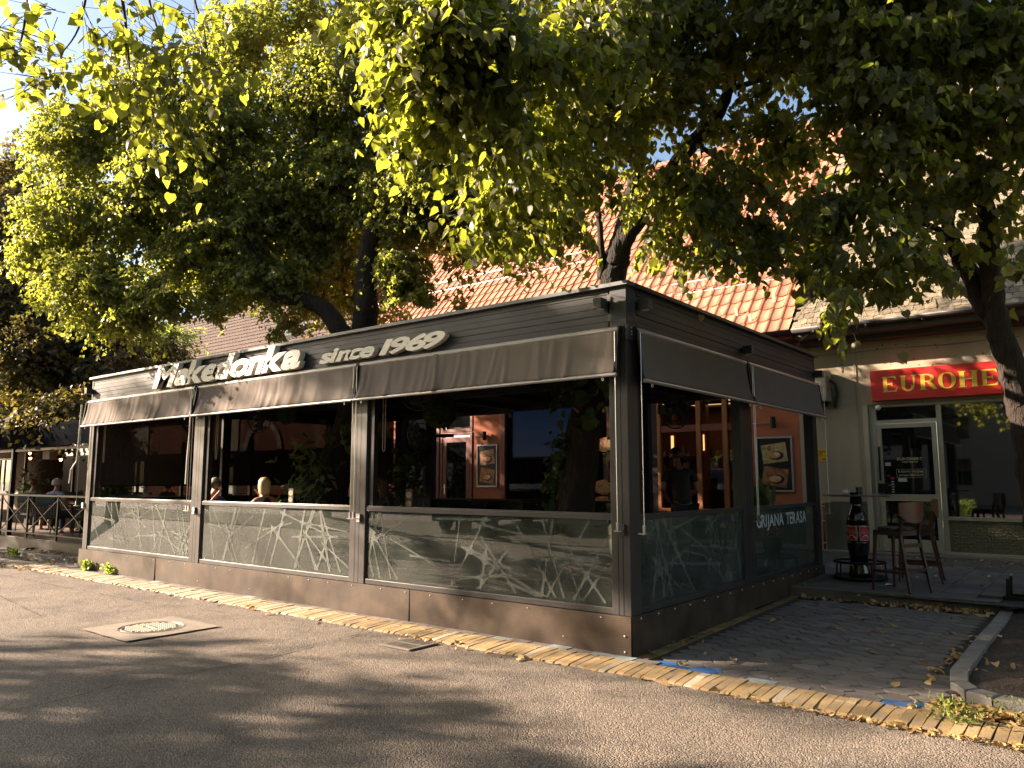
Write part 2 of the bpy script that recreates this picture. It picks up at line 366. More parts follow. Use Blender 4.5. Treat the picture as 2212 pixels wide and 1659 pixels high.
# sidewalk bedding under the pavers, kerb, pavers
sand = mat('joint_sand', (.045, .038, .030), .95, var=.4, scale=14, bump=.8, bscale=90, bdist=.01)
def pz(y): return .012+.019*max(0, y)
struct('pavement_bed', MB().quad((-60,-.40,-.004),(2.75,-.40,-.004),(2.75,0,.002),(-60,0,.002)).quad((-60,0,.002),(2.75,0,.002),(2.75,4.3,.002+.019*4.3),(-60,4.3,.002+.019*4.3)).quad((2.75,-.40,-.004),(30,-.40,-.004),(30,.2,.0),(2.75,.2,.0)), sand)
kerb = thing('kerb', 'kerb of narrow yellow painted bricks along the road edge', 'kerb', (0,-.38,0))
yel = mat('worn_yellow_paint_brick', (.30, .20, .075), .8, var=.28, scale=9, bump=.8, bscale=70, bdist=.006, col2=(.20, .155, .10))
yel2 = mat('pale_worn_kerb_brick', (.34, .29, .20), .8, var=.25, scale=8, bump=.8, bscale=70, bdist=.006, col2=(.26, .22, .16), island=True)
kms = []
for v_ in range(10):
    b = MB(); j = lambda a: random.uniform(-a, a)
    wd = .0345; yb, ym, yf = .21+j(.006), .075+j(.015), -.20+j(.018)
    prof = [(yb,-.03),(yb,.024),(yb-.012,.030),(ym,.030+j(.003)),(ym-.012,.026),(ym-.02,.028),(yf+.03,.012+j(.003)),(yf,-.003+j(.004)),(yf,-.03)]
    sk = j(.006)
    b.prism(prof, -wd+j(.002), wd+j(.002), lambda u, v, w_: (w_+sk*(u*4), u, v)); kms.append(b.mesh('kerb_brick'))
kms2 = [m.copy() for m in kms]
for m in kms: m.materials.append(yel)
for m in kms2: m.materials.append(yel2)
def kerb_y(x): return -.36-.02*math.sin(x*.35)-(.035 if x > 1 else 0)*(x-1)/2
nk = 0; x = 3.9
far = MB()
while x > -30:
    if x > -19:
        k_ = random.randrange(10); pale = random.random() < min(.95, max(.04, (-x-2.2)/4.5))
        inst('brick', (kms2 if pale else kms)[k_], (x, kerb_y(x)+random.uniform(-.008,.008), random.uniform(-.003,.004)), kerb, (random.uniform(-.01,.01), 0, random.uniform(-.035,.035))); nk += 1
    else: far.box((x-.034, kerb_y(x)-.2, -.02), (x+.034, kerb_y(x)+.21, .035+random.uniform(-.004,.004)))
    x -= .0775
far.v = [(a, b_, c) for a, b_, c in far.v]; far.build('brick', yel2, kerb, kind='stuff')

# elongated hexagonal pavers
pave = thing('pavement', 'pavement of grey elongated hexagonal pavers right of the terrace', 'pavement', (0,0,0))
pave['kind'] = 'structure'; del pave['category']
pav = mat('grey_concrete_paver', (.105, .092, .082), .85, var=.22, scale=6, bump=.7, bscale=80, bdist=.006, col2=(.15, .132, .118), island=True)
blue = mat('worn_blue_paint', (.03, .10, .26), .7, var=.3, scale=9, bump=.4, bscale=60, bdist=.004)
palep = mat('faded_blue_grey_paint', (.19, .235, .25), .75, var=.3, scale=11, bump=.5, bscale=70, bdist=.004)
def hexm(Lx=.272, a=.136, h=.176, g=.0035):
    o = [(-Lx/2+g*1.5,0),(-a/2+g*.5,-h/2+g),(a/2-g*.5,-h/2+g),(Lx/2-g*1.5,0),(a/2-g*.5,h/2-g),(-a/2+g*.5,h/2-g)]
    b = MB(); e = .009; i = [(u*(1-e/abs(Lx/2)), v*(1-2*e/h)) for u, v in o]
    n = 6; b.v = [(u, v, -.03) for u, v in o]+[(u, v, -.004) for u, v in o]+[(u, v, 0) for u, v in i]
    b.f = [tuple(range(12, 18))]+[(k, (k+1)%6, 6+(k+1)%6, 6+k) for k in range(6)]+[(6+k, 6+(k+1)%6, 12+(k+1)%6, 12+k) for k in range(6)]
    return b.mesh('paver')
hx = hexm(); hx.materials.append(pav); hxb = hx.copy(); hxb.materials[0] = blue; hxp = hx.copy(); hxp.materials[0] = palep
px_, py_ = .204, .176; cells = []
for i in range(-100, 16):
    for j in range(-1, 26):
        x = i*px_+.12; y = j*py_+(i%2)*py_/2+.10
        if y > 4.05 or y < -.10: continue
        right = x > .24 and x < (2.34 if y > .9 else 2.9 if y < .15 else 2.55)
        left = x < -11.65 and x > -15.5 and y < 1.0
        if right: cells.append((0, x, y))
        elif left: cells.append((1, x, y))
cells.sort(key=lambda c: (c[0], (c[1]-3.6)**2+(c[2]+6.3)**2))
rest = MB()
for k, (sd, x, y) in enumerate(cells):
    z = pz(y)+random.uniform(-.003,.003)
    if k < 298:
        me = hx
        if y < .06 and (.15 < x < .75 or 2.0 < x < 2.6): me = hxb
        inst('paver', me, (x, y, z), pave, (random.uniform(-.012,.012)-.019*0, random.uniform(-.01,.01), random.choice((0, pi))+random.uniform(-.012,.012)))
    else:
        i0 = len(rest.v); rest.v += [(v.co.x+x, v.co.y+y, v.co.z+z) for v in hx.vertices]; rest.f += [tuple(i0+q for q in p.vertices) for p in hx.polygons]
rest.build('paver', pav, pave, kind='stuff')
# narrow row of cut pavers between the terrace and the kerb
for k in range(74):
    x = .30-k*.235
    m_ = palep if k in (1, 2, 4) or random.random() < .12 else pav
    MB().box((x-.222, -.135+random.uniform(-.005,.005), -.02), (x, -.012, .022+random.uniform(-.003,.004))).build('edge_paver', m_, pave)
for k in range(8):
    x = .33+k*.255
    m_ = blue if k in (0, 1, 7) else (palep if k == 3 else pav)
    MB().box((x, -.135+random.uniform(-.004,.004), -.02), (x+.245, -.02+random.uniform(-.02,.0), .018)).build('edge_paver', m_, pave)
# single row of yellow bricks along the terrace's side
oldy = mat('faded_yellow_brick', (.17, .115, .045), .85, var=.3, scale=9, bump=.7, bscale=70, bdist=.006)
for k in range(20):
    y = .03+k*.208; MB().box((.028, y, -.02), (.145-.002*k, y+.20, pz(y)+.005+random.uniform(-.003,.003))).build('edge_brick', oldy, pave)

# raised slab in front of the shops
step = mat('weathered_concrete_step', (.11, .10, .085), .9, var=.3, scale=5, bump=.7, bscale=40, bdist=.01)
slabm = mat('concrete_slab', (.075, .068, .06), .88, var=.3, scale=4, bump=.6, bscale=60, bdist=.006)
def sz(y): return .207+.024*(y-4.15)
b = MB(); b.v = [(-.3,4.15,-.02),(2.36,4.32,-.02),(2.36,4.32,sz(4.32)),(-.3,4.15,sz(4.15)),(-.3,4.31,sz(4.31)),(2.36,4.48,sz(4.48)),(-.3,4.31,-.02),(2.36,4.48,-.02)]
b.f = [(0,1,2,3),(3,2,5,4),(0,3,4,6),(1,7,5,2)]; struct('step', b, step)
b = MB(); b.quad((-16,4.2,sz(4.2)-.02),(9,4.2,sz(4.2)-.02),(9,9,sz(9)-.02),(-16,9,sz(9)-.02)); struct('slab_bed', b, sand)
slab = bpy.data.objects.new('shop_forecourt', None); COL.objects.link(slab); slab['kind'] = 'structure'
sm = MB(); sm.box((-.197,-.197,-.03),(.197,.197,0)); sm = sm.mesh('slab'); sm.materials.append(slabm)
cnt = 0
for i in range(0, 16):
    for j in range(0, 11):
        x = -.1+i*.4; y = 4.53+j*.4
        if x > 2.3 and y < 4.9: continue
        inst('slab', sm, (x, y, sz(y)+random.uniform(-.001,.002)), slab, (.024+random.uniform(-.004,.004), random.uniform(-.003,.003), 0))
b = MB(); b.box((-16,8.35,.2),(9,8.70,.345)); struct('threshold', b, step)

# planting bed with concrete kerb at the right
bedk = thing('planter_kerb', 'grey concrete kerb blocks bending round the planting bed', 'kerb', (2.5,1,0))
kc = mat('grey_concrete_kerb', (.16, .15, .135), .85, var=.25, scale=6, bump=.7, bscale=60, bdist=.01)
outer = [(2.36,4.30),(2.38,3.32),(2.385,2.30),(2.40,1.30),(2.405,.84),(2.47,.43),(2.60,.22),(2.78,.12),(3.05,.09),(3.6,.10),(4.6,.12),(5.6,.12)]
inner = [(2.49,4.30),(2.505,3.32),(2.51,2.30),(2.525,1.30),(2.53,.88),(2.58,.52),(2.68,.35),(2.82,.27),(3.05,.235),(3.6,.245),(4.6,.265),(5.6,.265)]
for k in range(len(outer)-1):
    a, c = Vector(outer[k]), Vector(outer[k+1]); a2, c2 = Vector(inner[k]), Vector(inner[k+1]); g = .006/(c-a).length
    p = [a.lerp(c, g), a.lerp(c, 1-g), a2.lerp(c2, 1-g), a2.lerp(c2, g)]; zt = [.105+.02*min(1, max(0, q.y/2)) for q in p]; ch = .012
    b = MB(); cen = (p[0]+p[1]+p[2]+p[3])/4; pi_ = [q+(cen-q).normalized()*ch*1.4 for q in p]
    b.v = [(q.x, q.y, -.03) for q in p]+[(q.x, q.y, z-ch) for q, z in zip(p, zt)]+[(q.x, q.y, z) for q, z in zip(pi_, zt)]
    b.f = [(8,9,10,11)]+[(i, (i+1)%4, 4+(i+1)%4, 4+i) for i in range(4)]+[(4+i, 4+(i+1)%4, 8+(i+1)%4, 8+i) for i in range(4)]
    b.build('kerb_block', kc, bedk)
N_ = 26; V = []; 
for i in range(N_+1):
    for j in range(N_+1):
        x = 2.48+i*.16; y = .28+j*.165; dd = min(1, min(x-2.5, y-.3)*2)
        V.append((x, y, .055+.05*max(0, dd)+.012*y+random.uniform(-.012,.012)+(0 if j else 0)))
idx = np.arange((N_+1)**2).reshape(N_+1, N_+1); F = np.stack([idx[:-1,:-1], idx[1:,:-1], idx[1:,1:], idx[:-1,1:]], -1).reshape(-1, 4)
npmesh('soil_bed', np.array(V), F, soil, smooth=True, kind='structure')
# small kerbed bed at the far left
bedl = thing('planter_kerb', 'low stone kerb round a leaf strewn bed left of the terrace', 'kerb', (-14,.3,0))
ol = [(-11.6,.98),(-12.4,.42),(-13.2,.25),(-14.2,.15),(-15.0,.22),(-15.5,.45),(-15.9,.85)]
for k in range(len(ol)-1):
    a, c = Vector(ol[k]), Vector(ol[k+1]); n_ = Vector((-(c-a).y, (c-a).x)).normalized()*-.13; b = MB()
    b.prism([(a.x, a.y), (c.x, c.y), (c.x+n_.x, c.y+n_.y), (a.x+n_.x, a.y+n_.y)], -.02, .12, lambda u, v, w_: (u, v, w_)); b.build('kerb_block', kc, bedl, bevel=.01)
struct('soil_bed', MB().quad((-11.7,.95,.08),(-15.9,.8,.08),(-15,.3,.07),(-13.2,.33,.07),(-12.4,.5,.07)), soil)
# black plastic rack and leaves by the right kerb
rk = thing('metal_rack', 'low black metal rack with upright spikes behind the planting bed kerb', 'rack', (2.5,4.6,.2))
b = MB(); b.box((2.37,4.5,.215),(3.3,4.54,.26)).box((2.37,4.8,.215),(3.3,4.84,.26)).box((2.37,4.54,.22),(2.41,4.8,.255)); b.build('frame', metal_black, rk)
for k in range(5):
    for yy in (4.52, 4.82): MB().bar((2.42+k*.2,yy,.25),(2.43+k*.2,yy+.02,.46),.035,.02).build('spike', metal_black, rk)

# fallen leaves: along the step, in the kerb corner and scattered
dry = leafmat('dry_fallen_leaf', (.16, .085, .03), (.42, .30, .14), (.10, .06, .02), odd=(.35, .28, .05))
def litter(name, spots, label=None, size=.055, seed=3):
    rng = np.random.default_rng(seed); P = []
    for (x0, y0, x1, y1, w_, n, zf) in spots:
        t = rng.random(n); x = x0+(x1-x0)*t+rng.normal(size=n)*w_*.5; y = y0+(y1-y0)*t+rng.normal(size=n)*w_
        P.append(np.stack([x, y, np.array([zf(a, b_) for a, b_ in zip(x, y)])+rng.random(n)*.012+.006], 1))
    P = np.concatenate(P); n = len(P); A = np.concatenate([rng.normal(size=(n, 2)), rng.normal(size=(n, 1))*.25], 1)
    Nn = np.array([0, 0, 1.])+rng.normal(size=(n, 3))*.35
    V, F, k = leaves(P, A, Nn, size*(.5+rng.random(n)*.8), 'mid'); npmesh(name, V, F, dry, None, np.repeat(rng.random(n), k), kind='stuff')
zp = lambda x, y: pz(y)+.004; zs_ = lambda x, y: sz(y); z0_ = lambda x, y: .004
litter('fallen_leaves', [(.15,4.08,.9,4.12,.05,60,zp),(.9,4.1,2.2,4.2,.06,190,zp),(1.7,4.1,2.3,4.12,.09,120,zp),(0,6.5,2.3,6.2,.9,80,zs_),(.7,8.2,2.6,8.2,.06,40,zs_),
   (2.25,.4,2.35,2.6,.06,40,zp),(2.45,.05,2.9,-.02,.06,200,zp),(2.3,-.15,3.1,.0,.08,150,zp),(.4,.2,2.2,3.8,.7,26,zp),
   (-11.9,.5,-15.3,.5,.25,260,lambda x,y:.09),(-15.6,.1,-12,.02,.08,80,zp),(-11.2,-.63,3.4,-.62,.03,60,z0_),(-16,-.62,-11,-.62,.08,120,z0_),(.1,.02,.1,1.2,.03,10,zp),(2.6,.8,4.5,4,.6,90,lambda x,y:.12+.012*y)])
litter('fallen_leaves', [(1.2,-.63,3.4,-.66,.025,170,z0_),(2.0,-.62,3.3,-.60,.03,70,z0_),(-2.4,-.6,-1.4,-.62,.05,40,z0_)], size=.03, seed=8)
for k in range(22):     # a few single leaves one can pick out
    V, F, kk = leaves(np.zeros((1,3)), np.array([[random.uniform(-1,1), random.uniform(-1,1), .2]]), np.array([[.2,.1,1.]]), np.array([.07]), 'big')
    x = random.uniform(.3,2.3) if k < 14 else random.uniform(-6,2.5); y = random.uniform(-.1,3.9) if k < 14 else random.uniform(-.62,-.5)
    o = npmesh('fallen_leaf', V, F, dry, None, np.full(len(V), random.random())); o.location = (x, y, (pz(y) if k < 14 else .01)+.006)
    tag(o, ('dry leaf on the hexagonal pavers, %s and %s' % (('beside the dark terrace base' if x < .9 else 'towards the planting bed kerb' if x > 1.7 else 'midway across'), ('near the yellow kerb' if y < .9 else 'near the raised step' if y > 2.8 else 'halfway back'))) if k < 14 else 'dry leaf lying against the yellow kerb at the road edge', 'leaf', 'fallen leaves on the pavement')

# ================================================================== terrace pavilion
L_, W_ = 11.37, 5.63; HB = .372
kio = thing('terrace_pavilion', 'dark grey aluminium restaurant terrace with glass parapets and taupe awnings', 'pavilion', (-5.7, 2.8, 0))
poly = bpy.data.materials.new('brown_twinwall_panel'); poly.use_nodes = True
t = poly.node_tree; N = t.nodes; b = N['Principled BSDF']; tc = N.new('ShaderNodeTexCoord')
wv = N.new('ShaderNodeTexWave'); wv.bands_direction = 'Z'; wv.inputs['Scale'].default_value = 17; t.links.new(tc.outputs['Object'], wv.inputs[0])
nz = N.new('ShaderNodeTexNoise'); nz.inputs['Scale'].default_value = 4; nz.inputs['Detail'].default_value = 8; t.links.new(tc.outputs['Object'], nz.inputs[0])
rp = N.new('ShaderNodeValToRGB'); rp.color_ramp.elements[0].position = .3; rp.color_ramp.elements[1].position = .75
rp.color_ramp.elements[0].color = (.028, .019, .013, 1); rp.color_ramp.elements[1].color = (.080, .056, .038, 1); t.links.new(nz.outputs['Fac'], rp.inputs[0])
r2 = N.new('ShaderNodeMapRange'); r2.inputs['To Min'].default_value = .75; r2.inputs['To Max'].default_value = 1.15; t.links.new(wv.outputs['Fac'], r2.inputs[0])
mx = N.new('ShaderNodeMix'); mx.data_type = 'RGBA'; mx.blend_type = 'MULTIPLY'; mx.inputs[0].default_value = 1; t.links.new(rp.outputs[0], mx.inputs[6]); t.links.new(r2.outputs[0], mx.inputs[7])
t.links.new(mx.outputs[2], b.inputs['Base Color']); b.inputs['Roughness'].default_value = .5; b.inputs['Specular IOR Level'].default_value = .3
bp = N.new('ShaderNodeBump'); bp.inputs['Strength'].default_value = .25; bp.inputs['Distance'].default_value = .003; t.links.new(nz.outputs['Fac'], bp.inputs['Height'])
nz2 = N.new('ShaderNodeTexNoise'); nz2.inputs['Scale'].default_value = 3; t.links.new(tc.outputs['Object'], nz2.inputs[0])
bp3 = N.new('ShaderNodeBump'); bp3.inputs['Strength'].default_value = .15; bp3.inputs['Distance'].default_value = .02; t.links.new(nz2.outputs['Fac'], bp3.inputs['Height']); t.links.new(bp.outputs[0], bp3.inputs['Normal']); t.links.new(bp3.outputs[0], b.inputs['Normal'])

def panel(a, c, z0, z1, lean=.0):
    (x0, y0), (x1, y1) = a, c; d = Vector((x1-x0, y1-y0)); n_ = Vector((d.y, -d.x)).normalized(); nn = int(d.length/.25)+2
    b = MB(); 
    for k in range(nn):
        f = k/(nn-1); wob = .006*sin(f*9+x0*3); x, y = x0+d.x*f, y0+d.y*f
        for z, o in ((z0, .004+wob+lean*f), (z1, 0.0)):
            b.v.append((x+n_.x*o, y+n_.y*o, z)); b.v.append((x+n_.x*(o-.012), y+n_.y*(o-.012), z))
    for k in range(nn-1):
        i = 4*k; b.f += [(i, i+4, i+6, i+2), (i+1, i+3, i+7, i+5), (i+2, i+6, i+7, i+3), (i, i+1, i+5, i+4)]
    b.f += [(0, 2, 3, 1), (4*nn-4, 4*nn-3, 4*nn-1, 4*nn-2)]
    return b.build('base_panel', poly, kio)
seams = [-11.45, -8.65, -5.745, -2.862, .005]
for k in range(4): panel((seams[k]+.003, -.02+(.004 if k % 2 else 0)), (seams[k+1]-.003, -.02+(.004 if k % 2 else 0)), .012, HB, .006 if k % 2 == 0 else 0)
panel((.012, .0), (.012, 2.9), .012, HB); panel((.012, 2.906), (.012, 5.66), .09, HB)
panel((-11.40, 5.6), (-11.40, .0), .012, HB)
scr = MB(); 
for k in range(26): x = -11.3+k*.44+random.uniform(-.05,.05); z = HB-.03 if k % 3 else random.choice((.12, HB-.03)); scr.ell((x, -.028, z), (.006,.004,.006), 8, 4)
for z in (.06, .2): scr.ell((-.06,-.028,z), (.009,.005,.009), 8, 4)
for k in range(16): scr.ell((.016, .15+k*.34, HB-.03), (.005,.009,.009), 8, 4)
scr.build('screw', white_paint, kio, kind='stuff')
# posts: a wide profile with a shallow groove, plus slimmer side tracks
def post(x0, x1, y0, y1, z0, z1, m=metal_post, grooves='y'):
    b = MB(); b.box((x0, y0, z0), (x1, y1, z1)); o = b.build('post', m, kio, bevel=.004)
    g = MB()
    if grooves == 'y':
        w_ = x1-x0
        for f in (.36, .62): g.box((x0+w_*f-.004, y0-.001, z0+.002), (x0+w_*f+.004, y0+.01, z1-.002))
    else:
        w_ = y1-y0
        for f in (.4, .66): g.box((x1-.01, y0+w_*f-.004, z0+.002), (x1+.001, y0+w_*f+.004, z1-.002))
    g.build('groove', metal_black, o); return o
ZT = 3.0
post(-11.37, -11.20, 0, .17, HB, ZT); post(-7.69, -7.41, 0, .12, HB, ZT); post(-3.95, -3.67, 0, .12, HB, ZT)
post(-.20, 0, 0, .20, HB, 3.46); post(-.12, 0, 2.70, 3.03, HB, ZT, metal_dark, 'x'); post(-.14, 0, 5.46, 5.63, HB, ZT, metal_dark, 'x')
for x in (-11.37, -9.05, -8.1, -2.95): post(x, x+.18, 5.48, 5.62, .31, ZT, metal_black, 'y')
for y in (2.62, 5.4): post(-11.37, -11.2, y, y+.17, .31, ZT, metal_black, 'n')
for x in (-11.18, -7.40, -3.66): MB().box((x, .03, 1.29), (x+.09, .10, ZT)).build('sliding_track', metal_black, kio)
for y in (.22, 3.04): MB().box((-.09, y, 1.29), (-.03, y+.08, ZT)).build('sliding_track', metal_black, kio)
# rails, bottom frames and glass
GL = glass('parapet_glass', tint=(.68, .78, .73), ior=1.9, rough=0.0, dust=.075)
etch = bpy.data.materials.new('frosted_etching'); etch.use_nodes = True
b = etch.node_tree.nodes['Principled BSDF']; b.inputs['Base Color'].default_value = (.17, .19, .17, 1); b.inputs['Roughness'].default_value = .5; b.inputs['Alpha'].default_value = .42; b.inputs['Specular IOR Level'].default_value = .3
etchs = etch.copy(); etchs.node_tree.nodes['Principled BSDF'].inputs['Alpha'].default_value = .35
def web(w, h, seed, parent, fn, n, m=None, name='etched_pattern'):
    """random lines crossing like a spider's web, thicker and rounded at the crossings"""
    rng = random.Random(seed); b = MB(); lines = []
    while len(lines) < n:
        if len(lines) < n*.62:      # long strands from the top edge to the bottom edge
            u0 = rng.uniform(-.1, w+.1); u1 = u0+rng.choice((-1, 1))*rng.uniform(.12, .75); p, q = [u0, 0], [u1, h]
            if rng.random() < .3:
                f = rng.uniform(.45, .75); q = [u0+(u1-u0)*f, h*f]
        else:
            u0 = rng.uniform(0, w-.3); v0 = rng.uniform(.08, h-.08); a = rng.gauss(0, .35); ln = rng.uniform(.5, 1.2); p, q = [u0, v0], [u0+ln*cos(a), v0+ln*sin(a)]
        d = (q[0]-p[0], q[1]-p[1])
        for e in (p, q):
            if e[0] < 0: t_ = (0-e[0])/d[0]; e[1] += d[1]*t_; e[0] = 0
            if e[0] > w: t_ = (w-e[0])/d[0]; e[1] += d[1]*t_; e[0] = w
            if e[1] < 0: t_ = (0-e[1])/d[1]; e[0] += d[0]*t_; e[1] = 0
            if e[1] > h: t_ = (h-e[1])/d[1]; e[0] += d[0]*t_; e[1] = h
        if math.dist(p, q) > .2: lines.append((p, q, rng.uniform(.016, .034)))
    for i, (p, q, t_) in enumerate(lines):
        d = Vector((q[0]-p[0], q[1]-p[1])).normalized(); n_ = Vector((-d.y, d.x)); P = Vector(p); Q = Vector(q); M_ = (P+Q)/2
        # thin taper towards the middle of each strand
        z_ = i*.00003
        b.quad(*[fn(v.x, v.y, z_) for v in (P-n_*t_*.6, M_-n_*t_*.42, Q-n_*t_*.6, Q+n_*t_*.6, M_+n_*t_*.42, P+n_*t_*.6)])
        for j in range(i):
            p2, q2, t2 = lines[j]; r = Vector(q)-Vector(p); s = Vector(q2)-Vector(p2); den = r.x*s.y-r.y*s.x
            if abs(den) < .03: continue
            u = ((p2[0]-p[0])*s.y-(p2[1]-p[1])*s.x)/den; v = ((p2[0]-p[0])*r.y-(p2[1]-p[1])*r.x)/den
            if 0 < u < 1 and 0 < v < 1 and rng.random() < .85:
                X = Vector(p)+r*u; d1 = r.normalized(); d2 = s.normalized(); k = (t_+t2)*1.9; pts = []
                sg = 1
                A = [d1, d2, -d1, -d2] if d1.x*d2.y-d1.y*d2.x > 0 else [d1, -d2, -d1, d2]
                for a_ in range(4):
                    e, f = A[a_], A[(a_+1) % 4]; pts += [X+e*k, X+(e+f)*k*.26]
                pts = [Vector((min(w, max(0, v_.x)), min(h, max(0, v_.y)))) for v_ in pts]
                b.quad(*[fn(v_.x, v_.y, .002+i*.00003) for v_ in pts])
    o = b.build(name, m or etch, parent); return o
bays = [(-11.2, -7.69, 28, 41), (-7.41, -3.95, 28, 6), (-3.67, -.20, 30, 17)]
for x0, x1, n, sd in bays:
    MB().box((x0, .01, 1.235), (x1, .075, 1.285)).box((x0, .02, 1.285), (x1, .06, 1.298)).build('rail', metal_post, kio, bevel=.003)
    MB().box((x0, .012, HB+.002), (x1, .07, HB+.058)).build('bottom_frame', metal_post, kio, bevel=.003)
    pn = MB().box((x0+.01, .034, HB+.058), (x1-.01, .042, 1.235)).build('glass_pane', GL, kio)
    web(x1-x0-.1, .80, sd, pn, lambda u, v, e, x0=x0: (x0+.05+u, .030-e, HB+.09+v), n)
for k, (y0, y1) in enumerate(((.22, 2.70), (3.04, 5.46))):
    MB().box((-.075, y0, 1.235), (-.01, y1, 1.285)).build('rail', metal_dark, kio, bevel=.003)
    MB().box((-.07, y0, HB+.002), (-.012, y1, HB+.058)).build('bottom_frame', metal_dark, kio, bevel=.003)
    pn = MB().box((-.042, y0+.01, HB+.058), (-.034, y1-.01, 1.235)).build('glass_pane', GL, kio)
    if k == 0: web(y1-y0-.1, .80, 77, pn, lambda u, v, e, y0=y0: (-.030+e, y0+.05+u, HB+.09+v), 28, etchs)
# left end parapet and back parapet
for y0, y1 in ((.17, 2.62), (2.8, 5.4)):
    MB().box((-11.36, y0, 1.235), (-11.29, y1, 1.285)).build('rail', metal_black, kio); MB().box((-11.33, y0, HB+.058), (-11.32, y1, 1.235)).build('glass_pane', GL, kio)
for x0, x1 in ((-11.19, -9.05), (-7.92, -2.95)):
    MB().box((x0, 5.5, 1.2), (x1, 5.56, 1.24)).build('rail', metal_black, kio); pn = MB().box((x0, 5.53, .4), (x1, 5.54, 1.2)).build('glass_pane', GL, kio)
    web(x1-x0, .72, int(-x0*10), pn, lambda u, v, e, x0=x0: (x0+u, 5.525-e, .45+v), 26)
# fascia: long boards with grooves, cap, roof, corner post covers
fb = mat('fascia_aluminium_board', (.030, .034, .039), .5, 0, .28, var=.10, scale=1.2, bump=.1, bscale=3, bdist=.01)
zb = [2.93, 3.0, 3.068, 3.136, 3.204, 3.272, 3.34, 3.40, 3.458]
for k in range(len(zb)-1):
    z0, z1 = zb[k]+.0025, zb[k+1]-.0025; o_ = .006 if k % 3 == 0 else 0
    prof = [(-.0+o_, z0), (-.0+o_, z1), (.012, z1+.003), (.05, z1), (.05, z0), (.012, z0-.003)]
    b = MB(); b.prism(prof, -11.34, -.18, lambda u, v, w_: (w_, u, v)); b.build('fascia_board', fb, kio)
    b = MB(); b.prism([(-u, v) for u, v in prof], .18, 5.60, lambda u, v, w_: (u, w_, v)); b.build('fascia_board', fb, kio)
    if k in (3, 6): MB().box((-11.34, .03, z1), (-.18, .05, z1+.006)).build('board_gap', metal_black, kio)
MB().box((-11.37, -.004, 2.93), (-11.33, .05, 3.458)).build('corner_trim', fb, kio); MB().box((-.03, 5.6, 2.93), (.006, 5.64, 3.458)).build('corner_trim', fb, kio)
MB().box((-.17, -.010, 3.07), (.010, .16, 3.462)).build('corner_cover', fb, kio, bevel=.004)
cap = mat('light_grey_cap', (.09, .10, .105), .45, .1, var=.1)
capseg = [-11.42, -10.3, -6.9, -3.4, .05]
for k in range(4): MB().box((capseg[k]+.002, -.05, 3.46), (capseg[k+1]-.002, .09, 3.50)).build('roof_cap', cap, kio, bevel=.003)
MB().box((-.09, .09, 3.46), (.05, 5.69, 3.50)).build('roof_cap', metal_dark, kio, bevel=.003)
MB().box((-11.42, .09, 3.46), (-11.3, 5.69, 3.50)).build('roof_cap', metal_dark, kio)
MB().box((-11.30, .09, 3.40), (-.09, 5.69, 3.455)).build('roof_deck', metal_dark, kio)
MB().box((-11.36, .05, 2.92), (-11.3, 5.6, 3.44)).build('side_fascia', fb, kio); MB().box((-11.3, 5.55, 2.92), (-.1, 5.62, 3.44)).build('back_fascia', metal_dark, kio)
MB().box((-11.3, .05, 3.06), (-.06, 5.55, 3.09)).build('ceiling', dark_in, kio)
MB().box((-11.3, .05, .27), (-.05, 5.6, .31)).build('floor', mat('dark_deck_floor', (.05, .035, .025), .6, var=.3, scale=6), kio)
for k in range(9): MB().box((-10.5+k*1.22, .06, 2.96), (-10.42+k*1.22, 5.5, 3.06)).build('ceiling_beam', metal_black, kio)
MB().box((-11.2, 2.7, 2.90), (-.15, 2.82, 3.06)).build('ceiling_beam', metal_black, kio)
